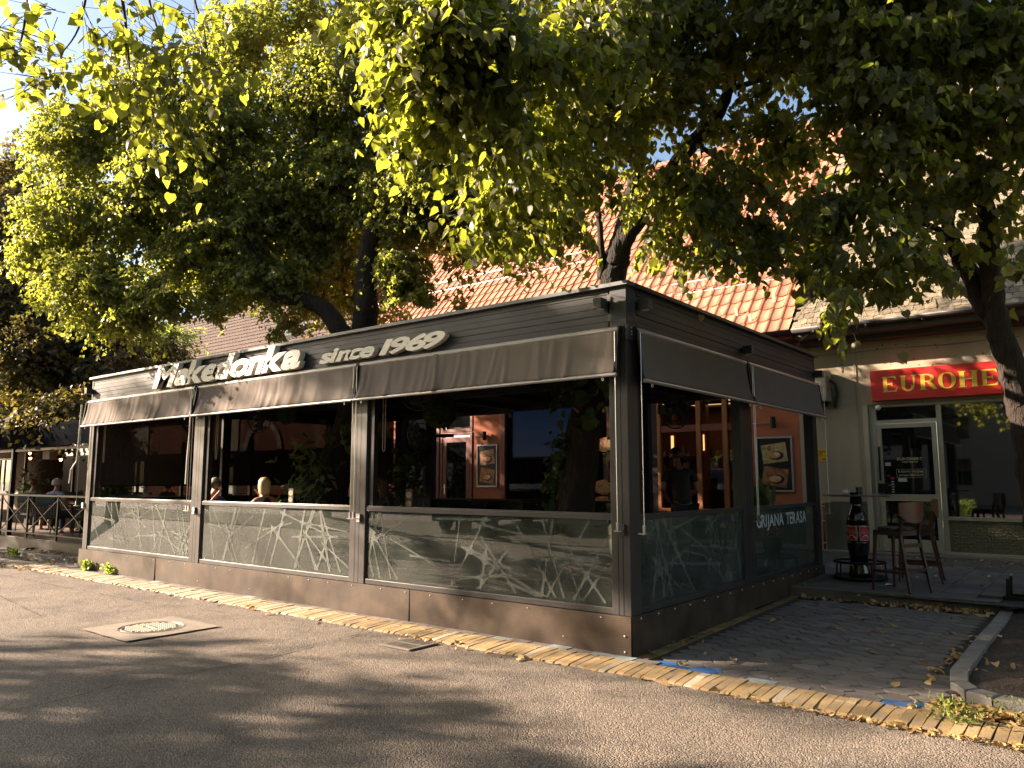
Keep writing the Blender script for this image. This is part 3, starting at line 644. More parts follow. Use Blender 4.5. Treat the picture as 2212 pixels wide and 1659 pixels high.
# awnings
fabric = mat('taupe_awning_fabric', (.138, .119, .104), .9, spec=.15, var=.07, scale=2.2, bump=.35, bscale=900, bdist=.001)
def awning(a, c, outn, zt, zb_, seed, creases=1.0):
    """a, c: end points of the top roll in plan; outn: outward direction"""
    a = Vector(a); c = Vector(c); o_ = Vector(outn); d = c-a; ln = d.length; dn = d/ln; rng = random.Random(seed); nu, nv = 150, 14
    cr = [(min(ln-.05, max(.1, rng.gauss(ln*.45, ln*.26))), rng.uniform(.018, .05), rng.uniform(.4, 1)*creases, rng.uniform(-.10, .06)) for _ in range(int(40*creases)+4)]
    V = []; ins = .028
    for j in range(nv+1):
        f = j/nv
        for i in range(nu+1):
            s = i/nu*(ln); x = a+dn*s; zz = zt-(zt-zb_)*f; off = -.006+.075*f
            if f < .12: off -= .05*(1-f/.12)**2; zz += 0
            sag = .018*math.sin(pi*f)
            wob = 0
            for cx_, cw, ca, sk in cr:
                wob += ca*.017*math.exp(-((s-cx_-sk*f)/cw)**2)*(.25+f*.75)
            wob += .0022*sin(s*38+seed)*f**3*creases + .004*sin(s*2.1+seed)
            p = x+o_*(off-sag+wob); V.append((p.x, p.y, zz))
    n1 = nu+1; F = [(j*n1+i, j*n1+i+1, (j+1)*n1+i+1, (j+1)*n1+i) for j in range(nv) for i in range(nu)]
    aw = MB(); aw.v = V; aw.f = F; A = aw.build('awning', fabric, kio, smooth=True)
    A.modifiers.new('s', 'SOLIDIFY').thickness = .002
    p0 = a+o_*.072-dn*.02; p1 = c+o_*.072+dn*.02
    MB().tube([(p0.x, p0.y, zb_-.012), (p1.x, p1.y, zb_-.012)], .019, 10).build('awning_bar', bar_grey, A, smooth=False)
    q0, q1 = a-o_*.03, c-o_*.03
    MB().tube([(q0.x, q0.y, zt-.03), (q1.x, q1.y, zt-.03)], .032, 12).build('awning_roller', bar_grey, A)
    for e, sg in ((a, -1), (c, 1)):
        w_ = e+dn*sg*.012; b = MB(); b.bar((w_.x-o_.x*.02, w_.y-o_.y*.02, zt-.0), (w_.x-o_.x*.02, w_.y-o_.y*.02, zt-.12), .022, .05)
        b.bar((w_.x, w_.y, zt-.03), (w_.x+o_.x*.055, w_.y+o_.y*.055, zb_), .012, .03); b.build('awning_bracket', metal_black, A)
        h_ = e-dn*sg*.13+o_*.07; MB().tube([(h_.x, h_.y, zb_-.03), (h_.x+.012, h_.y, zb_-.05), (h_.x, h_.y, zb_-.065), (h_.x-.012, h_.y, zb_-.05), (h_.x, h_.y, zb_-.03)], .004, 5).build('hook', white_paint, A)
    return A
for k, (x0, x1, cr) in enumerate(((-11.37, -7.62, 1.0), (-7.52, -3.81, .75), (-3.755, -.05, 1.1))): awning((x0, -.075), (x1, -.075), (0, -1), 3.062, 2.60, k+3, cr)
for k, (y0, y1) in enumerate(((.10, 2.80), (2.88, 5.60))): awning((.07, y0), (.07, y1), (1, 0), 3.062, 2.55, k+13, .12)
MB().box((-.16, -.03, 2.93), (-.012, -.012, 3.075)).build('awning_plate', metal_dark, kio); MB().box((.012, .0, 2.93), (.03, .10, 3.075)).box((.0, -.03, 2.93), (.03, .0, 3.075)).build('awning_plate', metal_dark, kio)
b = MB(); [b.ell((.034, .045, z), (.006,.009,.009), 8, 4) for z in (3.05, 3.015, 2.985)]; b.build('bolt', chrome, kio)
# guide cables with tension latches
def cable(x, y, z0, z1, ox, oy):
    A = MB().tube([(x, y, z1), (x+random.uniform(-.003,.003), y, (z0+z1)/2), (x, y, z0+.06)], .0038, 6).build('guide_cable', chrome, kio)
    MB().cbox((x, y, z0+.03), (.022, .022, .07)).bar((x-ox*.05, y-oy*.05, z0-.012), (x+ox*.03, y+oy*.03, z0-.012), .05, .008).box((x-.03*abs(oy)-.006, y-.03*abs(ox)-.0, z0-.02), (x+.03*abs(oy)+.006, y+.03*abs(ox)+.01, z0-.01)).build('latch', chrome, A)
for x in (-11.44, -7.60, -7.53, -3.80, -3.735, -.055): cable(x, -.125, 1.16, 3.0, 0, -1)
for y in (.055, 2.83, 2.87, 5.66): cable(.12, y, 1.13, 3.0, 1, 0)
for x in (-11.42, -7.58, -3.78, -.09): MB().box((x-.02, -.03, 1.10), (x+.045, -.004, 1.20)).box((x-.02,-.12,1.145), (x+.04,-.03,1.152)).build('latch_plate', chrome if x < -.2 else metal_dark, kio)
# pull cords hanging inside bays 1 and 3
for x, zz in ((-11.0, 1.95), (-7.25, 1.95), (-3.5, 1.98)):
    c_ = white_paint; MB().tube([(x, .1, 2.9), (x+.01, .1, zz), (x+.03, .1, zz-.03), (x+.05, .1, zz), (x+.05, .1, 2.9)], .004, 5).build('pull_cord', mat('beige_cord', (.34, .29, .2), .8), kio)
# roller screens at the left end

m = bpy.data.materials.new('dark_mesh_screen'); m.use_nodes = True; t = m.node_tree; t.nodes.clear(); o = t.nodes.new('ShaderNodeOutputMaterial')
a_ = t.nodes.new('ShaderNodeBsdfTransparent'); d_ = t.nodes.new('ShaderNodeBsdfDiffuse'); d_.inputs[0].default_value = (.045, .04, .038, 1); mm = t.nodes.new('ShaderNodeMixShader'); mm.inputs[0].default_value = .88
t.links.new(a_.outputs[0], mm.inputs[1]); t.links.new(d_.outputs[0], mm.inputs[2]); t.links.new(mm.outputs[0], o.inputs[0])
for y0, y1 in ((.2, 2.6), (2.82, 5.38)):
    s_ = MB().box((-11.27, y0, 1.52), (-11.265, y1, 2.93)).build('roller_screen', m, kio); MB().box((-11.28, y0, 1.49), (-11.255, y1, 1.52)).build('screen_bar', metal_black, s_)
s_ = MB().box((-11.15, 5.45, 1.52), (-9.07, 5.455, 2.93)).build('roller_screen', m, kio)

# spot lights on the fascia
def spot(x, y, z, ax, label):
    t_ = thing('wall_light', label, 'wall light', (x, y, z), 0, 'cube spot lights on the fascia')
    if ax == 'y': MB().box((x-.045, y-.135, z-.05), (x+.045, y-.02, z+.05)).build('body', metal_dark, t_, bevel=.003); MB().box((x-.03, y-.02, z-.03), (x+.03, y, z+.03)).build('bracket', metal_black, t_); MB().box((x-.03, y-.115, z-.054), (x+.03, y-.045, z-.0505)).build('lens', white_paint, t_)
    else: MB().box((x+.02, y-.045, z-.05), (x+.135, y+.045, z+.05)).build('body', metal_dark, t_, bevel=.003); MB().box((x, y-.03, z-.03), (x+.02, y+.03, z+.03)).build('bracket', metal_black, t_); MB().box((x+.045, y-.03, z-.054), (x+.115, y+.03, z-.0505)).build('lens', white_paint, t_)
spot(-.24, 0, 3.30, 'y', 'dark cube spot light on the front fascia beside the near corner')
spot(.004, .23, 3.30, 'x', 'dark cube spot light on the shaded side fascia next to the near corner')
spot(.0, 2.84, 3.20, 'x', 'dark cube spot light midway along the shaded side fascia')
spot(.0, 5.62, 3.20, 'x', 'dark cube spot light at the far end of the side fascia by the air conditioner')
spot(-11.34, 0, 3.24, 'y', 'dark cube spot light at the far left end of the front fascia')

# ------------------------------------------------------------------ lettering
def textmesh(s, size, ext, off=0.0, shear=0.0, bev=0):
    c = bpy.data.curves.new('t', 'FONT'); c.body = s; c.size = size; c.extrude = ext; c.offset = off; c.shear = shear; c.resolution_u = 5
    o = bpy.data.objects.new('t', c); COL.objects.link(o); bpy.context.view_layer.update()
    me = bpy.data.meshes.new_from_object(o.evaluated_get(bpy.context.evaluated_depsgraph_get())); bpy.data.objects.remove(o); return me
def put_text(s, size, ext, off, shear, x0, x1, zbase, zh, y, root, m, name='letter', axis='x', cap_letter=None, gap=0.012):
    """separate letters, each one object; scaled to fill x0..x1 and the given cap height"""
    ms = []; cur = 0
    for ch in s:
        if ch == ' ': cur += .28; continue
        me = textmesh(ch, 1, ext, off, shear); vx = [v.co.x for v in me.vertices]; mn, mxx = min(vx), max(vx)
        ms.append((me, cur-mn)); cur += mxx-mn+gap*3-(.17*shear/.3 if shear else 0)
    caph = max(v.co.y for v in ms[0][0].vertices) if cap_letter is None else max(v.co.y for v in textmesh(cap_letter, 1, ext, off, shear).vertices)
    tot = cur; sx = (x1-x0)/tot; szz = zh/caph; res = []
    for me, dx in ms:
        for v in me.vertices:
            X = x0+(v.co.x+dx)*sx; Z = zbase+v.co.y*szz; T = v.co.z
            v.co = Vector((X, y+T, Z)) if axis == 'x' else Vector((y-T, X, Z))
        rl = rootloc(root)
        for v in me.vertices: v.co = v.co-rl
        me.update(); me.name = name
        bm = bmesh.new(); bm.from_mesh(me); bmesh.ops.recalc_face_normals(bm, faces=bm.faces); bm.to_mesh(me); bm.free()
        res.append(link(name, me, m, root))
    return res
lw = mat('off_white_letter', (.66, .63, .54), .5, var=.08, scale=6)
sg = thing('channel_letter_sign', 'off-white raised italic letters reading Makedonka on the terrace fascia', 'sign', (-7, -.05, 3.1))
put_text('Makedonka', 1, .042, .040, .30, -8.90, -5.03, 3.115, .345, -.07, sg, lw, gap=.010)
sg2 = thing('channel_letter_sign', 'smaller off-white raised italic letters reading since 1969 on the fascia', 'sign', (-3.4, -.05, 3.1))
put_text('since', 1, .038, .040, .28, -4.535, -3.53, 3.118, .178, -.055, sg2, lw, cap_letter='l', gap=.012)
put_text('1969', 1, .038, .042, .28, -3.385, -2.36, 3.118, .172, -.055, sg2, lw, gap=.012)
lp = mat('pale_vinyl_lettering', (.42, .48, .47), .6)
sg3 = thing('window_lettering', 'pale vinyl capitals reading GRIJANA TERASA on the side glass parapet', 'lettering', (-.02, 4.1, 1.1))
for nm, a, c in (('GRIJANA', 3.16, 4.13), ('TERASA', 4.22, 5.05)):
    put_text(nm, 1, .001, .018, 0, a, c, 1.02, .155, -.026, sg3, lp, axis='y', gap=.016)

# ================================================================== restaurant building behind
YW = 8.7
plaster_o = mat('terracotta_plaster', (.33, .105, .05), .9, var=.10, scale=5, bump=.9, bscale=110, bdist=.006)
plaster_c = mat('cream_plaster', (.29, .25, .18), .9, var=.17, scale=1.3, bump=.4, bscale=60, bdist=.004, streak=(1.6, 1.6, .35))
redwood = mat('red_brown_timber', (.13, .028, .016), .5, var=.25, scale=8, streak=(6, 6, .8))
redrail = mat('orange_brown_timber', (.28, .10, .03), .5, var=.25, scale=8, streak=(8, 8, 1))
dglass = mat('dark_reflective_glass', (.006, .007, .008), .02, 0, .9, coat=1.0)
rest = thing('restaurant_building', 'terracotta restaurant building with orange tiled roof behind the terrace', 'building', (-8, 9, 0))
def wl(a, c, z0, z1, m=plaster_o, y0=YW, y1=YW+.3, name='wall_section'): return MB().box((a, y0, z0), (c, y1, z1)).build(name, m, rest)
ZE = 4.35
for a, c in ((-16, -14.75), (-13.5, -12.28), (-9.58, -8.64), (-2.3, -1.26)): wl(a, c, .3, ZE)
for a, c, z0, z1 in ((-14.75, -13.5, 3.1, ZE), (-12.28, -10.72, 3.6, ZE), (-10.72, -9.58, 3.6, ZE), (-8.64, -5.4, 3.6, ZE), (-4.3, -2.3, 3.6, ZE)): wl(a, c, z0, z1)
wl(-12.28, -10.72, .3, .9); wl(-8.64, -5.4, .3, .85); wl(-5.4, -4.3, .3, ZE, mat('dark_menu_wall', (.02, .016, .014), .8)); wl(-4.3, -2.3, .3, .95)
def frame(nm, x0, x1, z0, z1, m, fw=.08, y=YW, dp=.1, parent=None, proud=.0):
    o = MB().box((x0, y-proud, z0), (x0+fw, y+dp, z1)).box((x1-fw, y-proud, z0), (x1, y+dp, z1)).box((x0+fw, y-proud, z1-fw), (x1-fw, y+dp, z1)).box((x0+fw, y-proud, z0), (x1-fw, y+dp, z0+fw)).build(nm, m, parent or rest, bevel=.004)
    return o
# window that mirrors the street
f = frame('window', -12.27, -10.76, .9, 3.6, redwood, .10, YW-.04, .16); MB().box((-12.17, YW+.05, 1.0), (-10.86, YW+.06, 3.5)).build('pane', dglass, f)
# entrance door with fanlight
f = frame('door_frame', -10.72, -9.60, .33, 2.85, redwood, .07, YW-.03, .14)
dr = frame('door', -10.63, -9.68, .35, 2.72, redwood, .13, YW-.02, .06); MB().box((-10.5, YW+.0, .48), (-9.81, YW+.01, 2.59)).build('pane', dglass, dr); MB().tube([(-10.56, YW-.05, 1.42), (-10.56, YW-.08, 1.42), (-10.44, YW-.08, 1.42)], .011, 6).box((-10.58,YW-.03,1.25), (-10.54,YW-.02,1.5)).build('handle', chrome, dr)
f = frame('fanlight', -10.72, -9.60, 2.86, 3.6, redwood, .08, YW-.02, .12); MB().quad((-10.62,YW+.10,2.95),(-9.70,YW+.10,2.95),(-9.70,YW-.06,3.5),(-10.62,YW-.06,3.5)).build('pane', dglass, f)
# timber door on the left
dr = MB().box((-14.74, YW+.02, .33), (-13.51, YW+.08, 3.1)).build('door', redrail, rest)
for x in (-14.66, -14.08):
    for z0, z1 in ((.5, 1.1), (1.25, 2.2), (2.3, 2.9)): MB().box((x+.03, YW-.002, z0), (x+.5, YW+.02, z1)).build('door_panel', redrail, dr, bevel=.02)
# curtain window
f = frame('window', -8.63, -5.42, .86, 3.6, redwood, .12, YW-.04, .16); MB().box((-8.51, YW+.04, .98), (-5.54, YW+.05, 3.48)).build('pane', glass('shop_glass', (.8,.8,.8), 1.6), f)
cur = mat('brown_vertical_blind', (.10, .055, .035), .8, var=.2, scale=3)
for k in range(24): x = -8.45+k*.125; MB().quad((x, YW+.12+(k%2)*.02, .98), (x+.115, YW+.16-(k%2)*.02, .98), (x+.115, YW+.16-(k%2)*.02, 3.48), (x, YW+.12+(k%2)*.02, 3.48)).build('blind_slat', cur, f)
MB().box((-8.6, YW+.25, .86), (-5.4, YW+.3, 3.6)).build('window_back', dark_in, rest)
# bar windows and the lit room behind them
f = frame('bar_window', -4.28, -2.32, .95, 3.58, redrail, .07, YW-.04, .14)
for x in (-3.33, -2.75): MB().box((x-.05, YW-.03, 1.02), (x+.05, YW+.08, 3.51)).build('mullion', redrail, f)
MB().box((-4.21, YW-.02, 2.62), (-2.39, YW+.06, 2.76)).build('transom', redwood, f)
MB().box((-4.21, YW+.02, 1.02), (-2.39, YW+.025, 3.51)).build('pane', bpy.data.materials['shop_glass'], f)
barr = thing('bar_interior', 'dim panelled bar room glowing warm behind the right hand shop window', 'bar', (-3.3, 10.5, .3))
wood_w = mat('warm_panelling', (.15, .05, .018), .45, var=.2, scale=8, streak=(8, 8, 1)); ochre = mat('ochre_wall', (.22, .09, .032), .8, var=.1)
MB().box((-7.5, 9.0, .28), (-1.3, 13.2, .32)).build('floor', dark_wood, barr); MB().box((-7.5, 13.2, .3), (-1.3, 13.3, 4.1)).build('back_wall', ochre, barr)
MB().box((-7.6, 9.0, .3), (-7.5, 13.3, 4.1)).build('side_wall', ochre, barr); MB().box((-1.3, 9.0, .3), (-1.27, 13.3, 4.1)).build('side_wall', ochre, barr)
MB().box((-7.5, 9.0, 3.62), (-1.3, 13.2, 3.68)).build('ceiling', wood_w, barr)
for k in range(5): MB().box((-7.4, 9.25+k*.85, 3.50), (-1.35, 9.35+k*.85, 3.62)).build('ceiling_beam', wood_w, barr)
lamp_e = mat('warm_light_panel', (.9, .7, .4), .5, emit=(1, .62, .24), estr=.26)
lamp_b = mat('warm_bulb_glow', (.9, .6, .3), .5, emit=(1, .50, .16), estr=.5)
for x, y in ((-5.5, 10.6), (-4.1, 10.6), (-6.1, 11.5), (-4.7, 12.3), (-3.2, 10.6), (-3.4, 11.5)): MB().box((x-.5, y-.22, 3.54), (x+.5, y+.22, 3.56)).build('light_panel', lamp_e, barr)
for x in (-6.6, -5.6, -4.75, -3.9, -3.0): MB().box((x-.09, 12.0, .3), (x+.09, 12.18, 3.6)).build('timber_column', wood_w, barr); MB().box((x-.035, 11.985, 2.35), (x+.035, 11.998, 2.75)).build('column_light', lamp_b, barr)
for k in range(12): MB().box((-6.5+k*.075, 11.2, 1.0), (-6.47+k*.075, 11.26, 3.2)).build('slat', wood_w, barr)
MB().box((-6.8, 12.3, .3), (-3.2, 12.7, 1.4)).box((-6.8, 12.95, 1.75), (-3.2, 13.15, 1.79)).box((-6.8, 12.95, 2.2), (-3.2, 13.15, 2.24)).build('counter', dark_wood, barr)
for k in range(16):
    x = -6.6+k*.2+random.uniform(-.03,.03); z = 1.79 if k % 2 else 2.24
    MB().lathe([(.034,0),(.034,.17),(.012,.23),(.012,.29)], 8, (x, 13.05, z)).build('bottle', mat('bottle_'+('amber','clear','green')[k%3], ((.15,.05,.01),(.4,.42,.4),(.02,.10,.03))[k%3], .1, coat=.5), barr)
# picture frames with food posters
fr = mat('silver_frame', (.42, .42, .43), .35, .7); pb = mat('poster_black', (.012, .012, .014), .35)
def foodmat(nm, c1, c2, sc_): return mat(nm, c1, .5, var=.3, col2=c2, scale=sc_, detail=6)
fd = [foodmat('food_print_wood', (.10,.035,.015), (.42,.20,.08), 9), foodmat('food_print_red', (.30,.04,.02), (.40,.24,.08), 14), foodmat('food_print_green', (.10,.12,.03), (.42,.30,.12), 16)]
bun = mat('food_print_bread', (.45, .24, .09), .5, var=.3, scale=30); wht = mat('food_print_white', (.5, .46, .38), .5, var=.2, scale=20)
def poster(x0, x1, z0, z1, y, label, seed):
    rr = random.Random(seed); t_ = thing('framed_poster', label, 'poster', ((x0+x1)/2, y, z0), 0, 'framed food posters on the restaurant wall')
    w_ = x1-x0; h = z1-z0; frame('frame', x0, x1, z0, z1, fr, .035, y-.03, .03, t_); MB().box((x0+.03, y-.012, z0+.03), (x1-.03, y-.004, z1-.03)).build('print', pb, t_)
    for k, (cz, ang) in enumerate(((.70, .12), (.27, -.16))):
        c = (x0+w_*.5, z0+h*cz); hw, hh = w_*.34, h*.17; b = MB(); pts = []
        for u, v in ((-1,-1),(1,-1),(1,1),(-1,1)): pts.append((c[0]+u*hw*cos(ang)-v*hh*sin(ang), y-.0135, c[1]+u*hw*sin(ang)+v*hh*cos(ang)))
        b.quad(*pts); o = b.build('food_picture', fd[(seed+k) % 3], t_)
        def disc(cx_, cz_, ra, rb, e, m_, nm): MB().quad(*[(cx_+ra*cos(a*pi/7), y-.0145-e, cz_+rb*sin(a*pi/7)) for a in range(14)]).build(nm, m_, o)
        disc(c[0]+rr.uniform(-.05,.05)*w_, c[1]-hh*.25, hw*.62, hh*.48, .0, pb, 'printed_plate'); disc(c[0], c[1]-hh*.2, hw*.5, hh*.36, .001, bun, 'printed_food'); disc(c[0]+hw*.25, c[1]-hh*.1, hw*.2, hh*.16, .002, wht, 'printed_food'); disc(c[0]-hw*.4, c[1]+hh*.5, hw*.18, hh*.3, .002, fd[1], 'printed_food')
poster(-9.44, -8.76, 1.43, 2.50, YW-.0, 'narrow silver framed food poster on the sunlit terracotta pillar beside the door', 0)
poster(-13.40, -12.66, 1.43, 2.45, YW-.0, 'silver framed drinks poster on the terracotta pillar under the number 7', 1)
poster(-2.12, -1.40, 1.38, 2.45, YW-.0, 'large silver framed breakfast poster on the shaded orange wall by the cream wall', 2)
# plate-shaped food boards on the dark wall
for k, (x, z, ra, rb) in enumerate(((-5.55, 2.40, .30, .17), (-5.05, 1.95, .46, .28), (-5.6, 1.45, .32, .17), (-4.95, 1.25, .24, .23), (-5.65, 1.1, .3, .15))):
    t_ = thing('plate_board', ['small upper', 'large oval', 'middle left', 'round lower right', 'lowest left'][k]+' printed food plate board on the dark wall beside the bar window', 'food board', (x, YW-.03, z), 0, 'plate shaped food boards')
    def d_(cx_, cz_, a, b_, y, m_, nm, n=20): MB().prism([(cx_+a*cos(2*pi*i/n), cz_+b_*sin(2*pi*i/n)) for i in range(n)], y, y+.012, lambda u, v, w_: (u, w_, v)).build(nm, m_, t_)
    d_(x, z, ra, rb, YW-.04, fd[1], 'board'); d_(x, z-.03, ra*.72, rb*.6, YW-.054, bun, 'printed_food'); d_(x+ra*.25, z+rb*.3, ra*.3, rb*.35, YW-.056, fd[2], 'printed_food'); d_(x-ra*.4, z+rb*.1, ra*.2, rb*.3, YW-.057, fd[0], 'printed_food')
# number 7 plate with its cord, wall lamp brackets
t_ = thing('number_sign', 'small black hanging plate with a white 7 on the terracotta pillar', 'sign', (-13.1, YW-.15, 2.6))
MB().box((-13.25, YW-.2, 2.52), (-12.98, YW-.16, 2.80)).build('plate', metal_black, t_); MB().bar((-12.98, YW-.18, 2.66), (-12.4, YW-.02, 2.66), .012).build('arm', chrome, t_)
put_text('7', 1, .002, .03, .15, -13.19, -13.04, 2.56, .20, YW-.205, t_, white_paint)
def lampb(x, z, label):
    t_ = thing('wall_lamp', label, 'wall lamp', (x, YW, z), 0, 'black wall lamps over the posters'); MB().lathe([(.05,-.11),(.05,.11)], 12, (x, YW-.12, z)).build('body', metal_black, t_); MB().bar((x, YW-.08, z), (x, YW, z), .03).bar((x-.45, YW-.03, z), (x, YW-.03, z), .012).build('arm', chrome if x > -3 else metal_black, t_)
lampb(-9.1, 2.72, 'black wall lamp over the poster on the sunlit pillar'); lampb(-1.72, 2.72, 'black wall lamp on the shaded orange wall over the breakfast poster')

# roofs ----------------------------------------------------------------
SL = 1.19; TH = math.atan(SL)
def rz(y): return 4.42+SL*(y-8.1)
tile_m = mat('orange_clay_tile', (.31, .115, .062), .75, var=.24, scale=6, bump=.5, bscale=50, bdist=.005, col2=(.40, .175, .10), island=True)
slate_m = mat('old_mossy_flat_tile', (.14, .115, .075), .9, var=.45, scale=9, bump=1, bscale=25, bdist=.02, col2=(.22, .185, .125), island=True)
roofo = thing('tiled_roof', 'steep orange clay tiled roof with white snow guards above the restaurant', 'roof', (-8, 8.2, 4.4))
roofs = thing('tiled_roof', 'old mossy grey flat tiled roof above the cream insurance shop', 'roof', (3, 8.2, 4.4))
RX0, RX1, RY1 = -15.6, -1.12, 13.4
b = MB(); b.quad((RX0, 8.1, 4.38), (RX1, 8.1, 4.38), (RX1, RY1, rz(RY1)-.04), (RX0, RY1, rz(RY1)-.04)).quad((RX0, 18.7, 4.38), (RX1, 18.7, 4.38), (RX1, RY1, rz(RY1)-.04), (RX0, RY1, rz(RY1)-.04)).build('roof_deck', dark_wood, roofo)
b = MB(); b.quad((RX1, 8.1, 4.38), (14, 8.1, 4.38), (14, RY1+.3, rz(RY1+.3)-.06), (RX1, RY1+.3, rz(RY1+.3)-.06)).quad((RX1, 18.7, 4.38), (14, 18.7, 4.38), (14, RY1+.3, rz(RY1+.3)-.06), (RX1, RY1+.3, rz(RY1+.3)-.06)).build('roof_deck', dark_wood, roofs)
MB().quad((RX0+.1, 8.2, 4.3), (RX0+.1, 18.6, 4.3), (RX0+.1, 13.4, rz(13.3))).build('gable', plaster_c, rest)
# one interlocking tile: local x across, y up the slope, z out of the slope
def tilemesh():
    b = MB(); w_, h = .245, .40; prof = [(-w_/2, .004), (-w_/2+.015, .028), (-w_/2+.035, .030), (-w_/2+.055, .008), (0, -.004), (w_/2-.03, .006), (w_/2, .020)]
    n = len(prof)
    for yy, dz in ((0, .030), (.0, .012), (h, .0)):
        b.v += [(x, yy-(.012*(1-abs(x)/.13) if yy == 0 else 0), z+dz) for x, z in prof]
    for r_ in range(2):
        for i in range(n-1):
            if r_ == 0: b.f.append((n+i, n+i+1, i+1, i))
            else: b.f.append((i, i+1, 2*n+i+1, 2*n+i))
    return b.mesh('tile')
tmh = tilemesh(); tmh.materials.append(tile_m); tmh.shade_smooth()
smh = MB().box((-.088, 0, .0), (.088, .26, .016)); smh = smh.mesh('roof_tile')
b = MB(); nA = 7; b.v = [(-.088, .26, 0), (.088, .26, 0)]+[(.088*cos(pi+pi*k/nA*1.0)*-1*-1, .035*(1-sin(pi*k/nA)), .016) for k in range(nA+1)]+[(.088*cos(pi+pi*k/nA), .035*(1-sin(pi*k/nA)), .0) for k in range(nA+1)]
b.f = [tuple([0]+[2+k for k in range(nA+1)]+[1])]+[(2+k, 2+nA+1+k, 2+nA+2+k, 3+k) for k in range(nA)]; smh = b.mesh('roof_tile'); smh.materials.append(slate_m)
def cover(root, me, x0, x1, ys0, ys1, dx, dl, lift, m, stag, jit, name, nparts, focus):
    rows = int((ys1-ys0)/cos(TH)/dl); spots = []
    for r_ in range(rows):
        s = r_*dl; y = ys0+s*cos(TH); z = rz(ys0)+s*sin(TH)+lift; x = x0+dx/2+(r_ % 2)*stag*dx
        while x < x1-dx*.4: spots.append((x, y, z)); x += dx
    spots.sort(key=lambda p: (p[0]-focus[0])**2+(p[1]-focus[1])**2*2.2)
    e = Matrix.Rotation(TH, 4, 'X'); VV = np.array([v.co for v in me.vertices]); FF = [tuple(p.vertices) for p in me.polygons]
    R = np.array(Matrix.Rotation(TH, 3, 'X')); mb = MB()
    for k, (x, y, z) in enumerate(spots):
        jx, jz, ja = random.uniform(-jit, jit), random.uniform(0, jit), random.uniform(-jit, jit)
        if k < nparts: inst(name, me, (x+jx, y, z+jz), root, (TH+ja*1.5, 0, ja*2))
        else:
            ang = ja*2; Rz = np.array([[cos(ang), -sin(ang), 0], [sin(ang), cos(ang), 0], [0, 0, 1]]); i0 = len(mb.v)
            for q in (Rz@R@VV.T).T: mb.v.append((q[0]+x+jx, q[1]+y, q[2]+z+jz))
            mb.f += [tuple(i0+a for a in f_) for f_ in FF]
    mb.v = [(a-rootloc(root).x, b_-rootloc(root).y, c-rootloc(root).z) for a, b_, c in mb.v]
    m2 = bpy.data.meshes.new(name); m2.from_pydata(mb.v, [], mb.f); link(name, m2, m, root, kind='stuff')
cover(roofo, tmh, RX0, RX1, 8.05, RY1, .245, .365, .02, tile_m, .0, .004, 'roof_tile', 300, (-2.2, 8.9))
cover(roofs, smh, RX1, 9.5, 8.02, RY1+.3, .18, .155, .03, slate_m, .5, .008, 'roof_tile', 300, (.6, 8.7))
MB().tube([(RX0, RY1, rz(RY1)+.0), (RX1, RY1, rz(RY1)+.0)], .12, 10).build('ridge_cap', tile_m, roofo); MB().tube([(RX1, RY1+.3, rz(RY1+.3)), (14, RY1+.3, rz(RY1+.3))], .12, 10).build('ridge_cap', slate_m, roofs)
gut = mat('weathered_gutter', (.045, .042, .042), .5, .2, var=.2)
def gutter(x0, x1, root):
    b = MB(); pr = [(8.05+.075*cos(a), 4.40+.075*sin(a)) for a in [pi+pi*k/8 for k in range(9)]]
    for i, x in enumerate((x0, x1)): b.v += [(x, y, z) for y, z in pr]
    b.f = [(k, k+1, 10+k, 9+k) for k in range(8)]; o = b.build('gutter', gut, root, smooth=True); o.modifiers.new('s', 'SOLIDIFY').thickness = .006
gutter(RX0, RX1-.02, roofo); gutter(RX1+.02, 12, roofs)
beam = mat('painted_eaves_board', (.060, .048, .036), .8, var=.3, scale=5)
MB().box((RX1+.03, 8.14, 4.22), (12, 8.70, 4.36)).build('eaves_board', beam, roofs); MB().box((RX1+.03, 8.42, 4.13), (12, 8.70, 4.218)).build('eaves_board', beam, roofs)
MB().box((RX0, 8.14, 4.25), (RX1+.0, 8.70, 4.37)).build('eaves_board', mat('red_eaves_board', (.16, .035, .02), .7, var=.2), roofo)
for x in [RX1+.4+k*.9 for k in range(11)]: MB().box((x, 8.0, 4.30), (x+.03, 8.14, 4.34)).build('gutter_bracket', gut, roofs)
# snow guards: galvanised lattice fences on the tiles
galv = mat('galvanised_steel', (.62, .60, .54), .4, .35)
def guard(x0, x1, y, label):
    z = rz(y)+.06; t_ = thing('snow_guard', label, 'snow guard', ((x0+x1)/2, y, z), 0, 'snow guards on the orange roof'); nseg = max(1, round((x1-x0)/1.15))
    nvec = Vector((0, -sin(TH), cos(TH))); uv = (nvec*.8+Vector((0, -.25, .6))).normalized(); H = .26
    a = Vector((0, y, z)); top = a+uv*H
    MB().bar((x0, a.y, a.z), (x1, a.y, a.z), .028).build('rail', galv, t_); MB().bar((x0, top.y, top.z), (x1, top.y, top.z), .028).build('rail', galv, t_)
    n = int((x1-x0)/.125)
    for k in range(n+1):
        x = x0+(x1-x0)*k/n; MB().bar((x, a.y, a.z), (x, top.y, top.z), .016 if k % 5 else .032).build('upright', galv, t_)
    for k in range(nseg+1):
        x = x0+(x1-x0)*k/nseg*.98; MB().bar((x, top.y, top.z), (x+.2, a.y+.18, rz(a.y+.18)+.03), .02).build('strut', galv, t_)
guard(-3.98, -1.55, 9.12, 'galvanised lattice snow guard low on the orange roof above the side fascia')
guard(-16.0+.5, -7.3, 10.55, 'long white lattice snow guard higher on the orange roof behind the tree trunks')
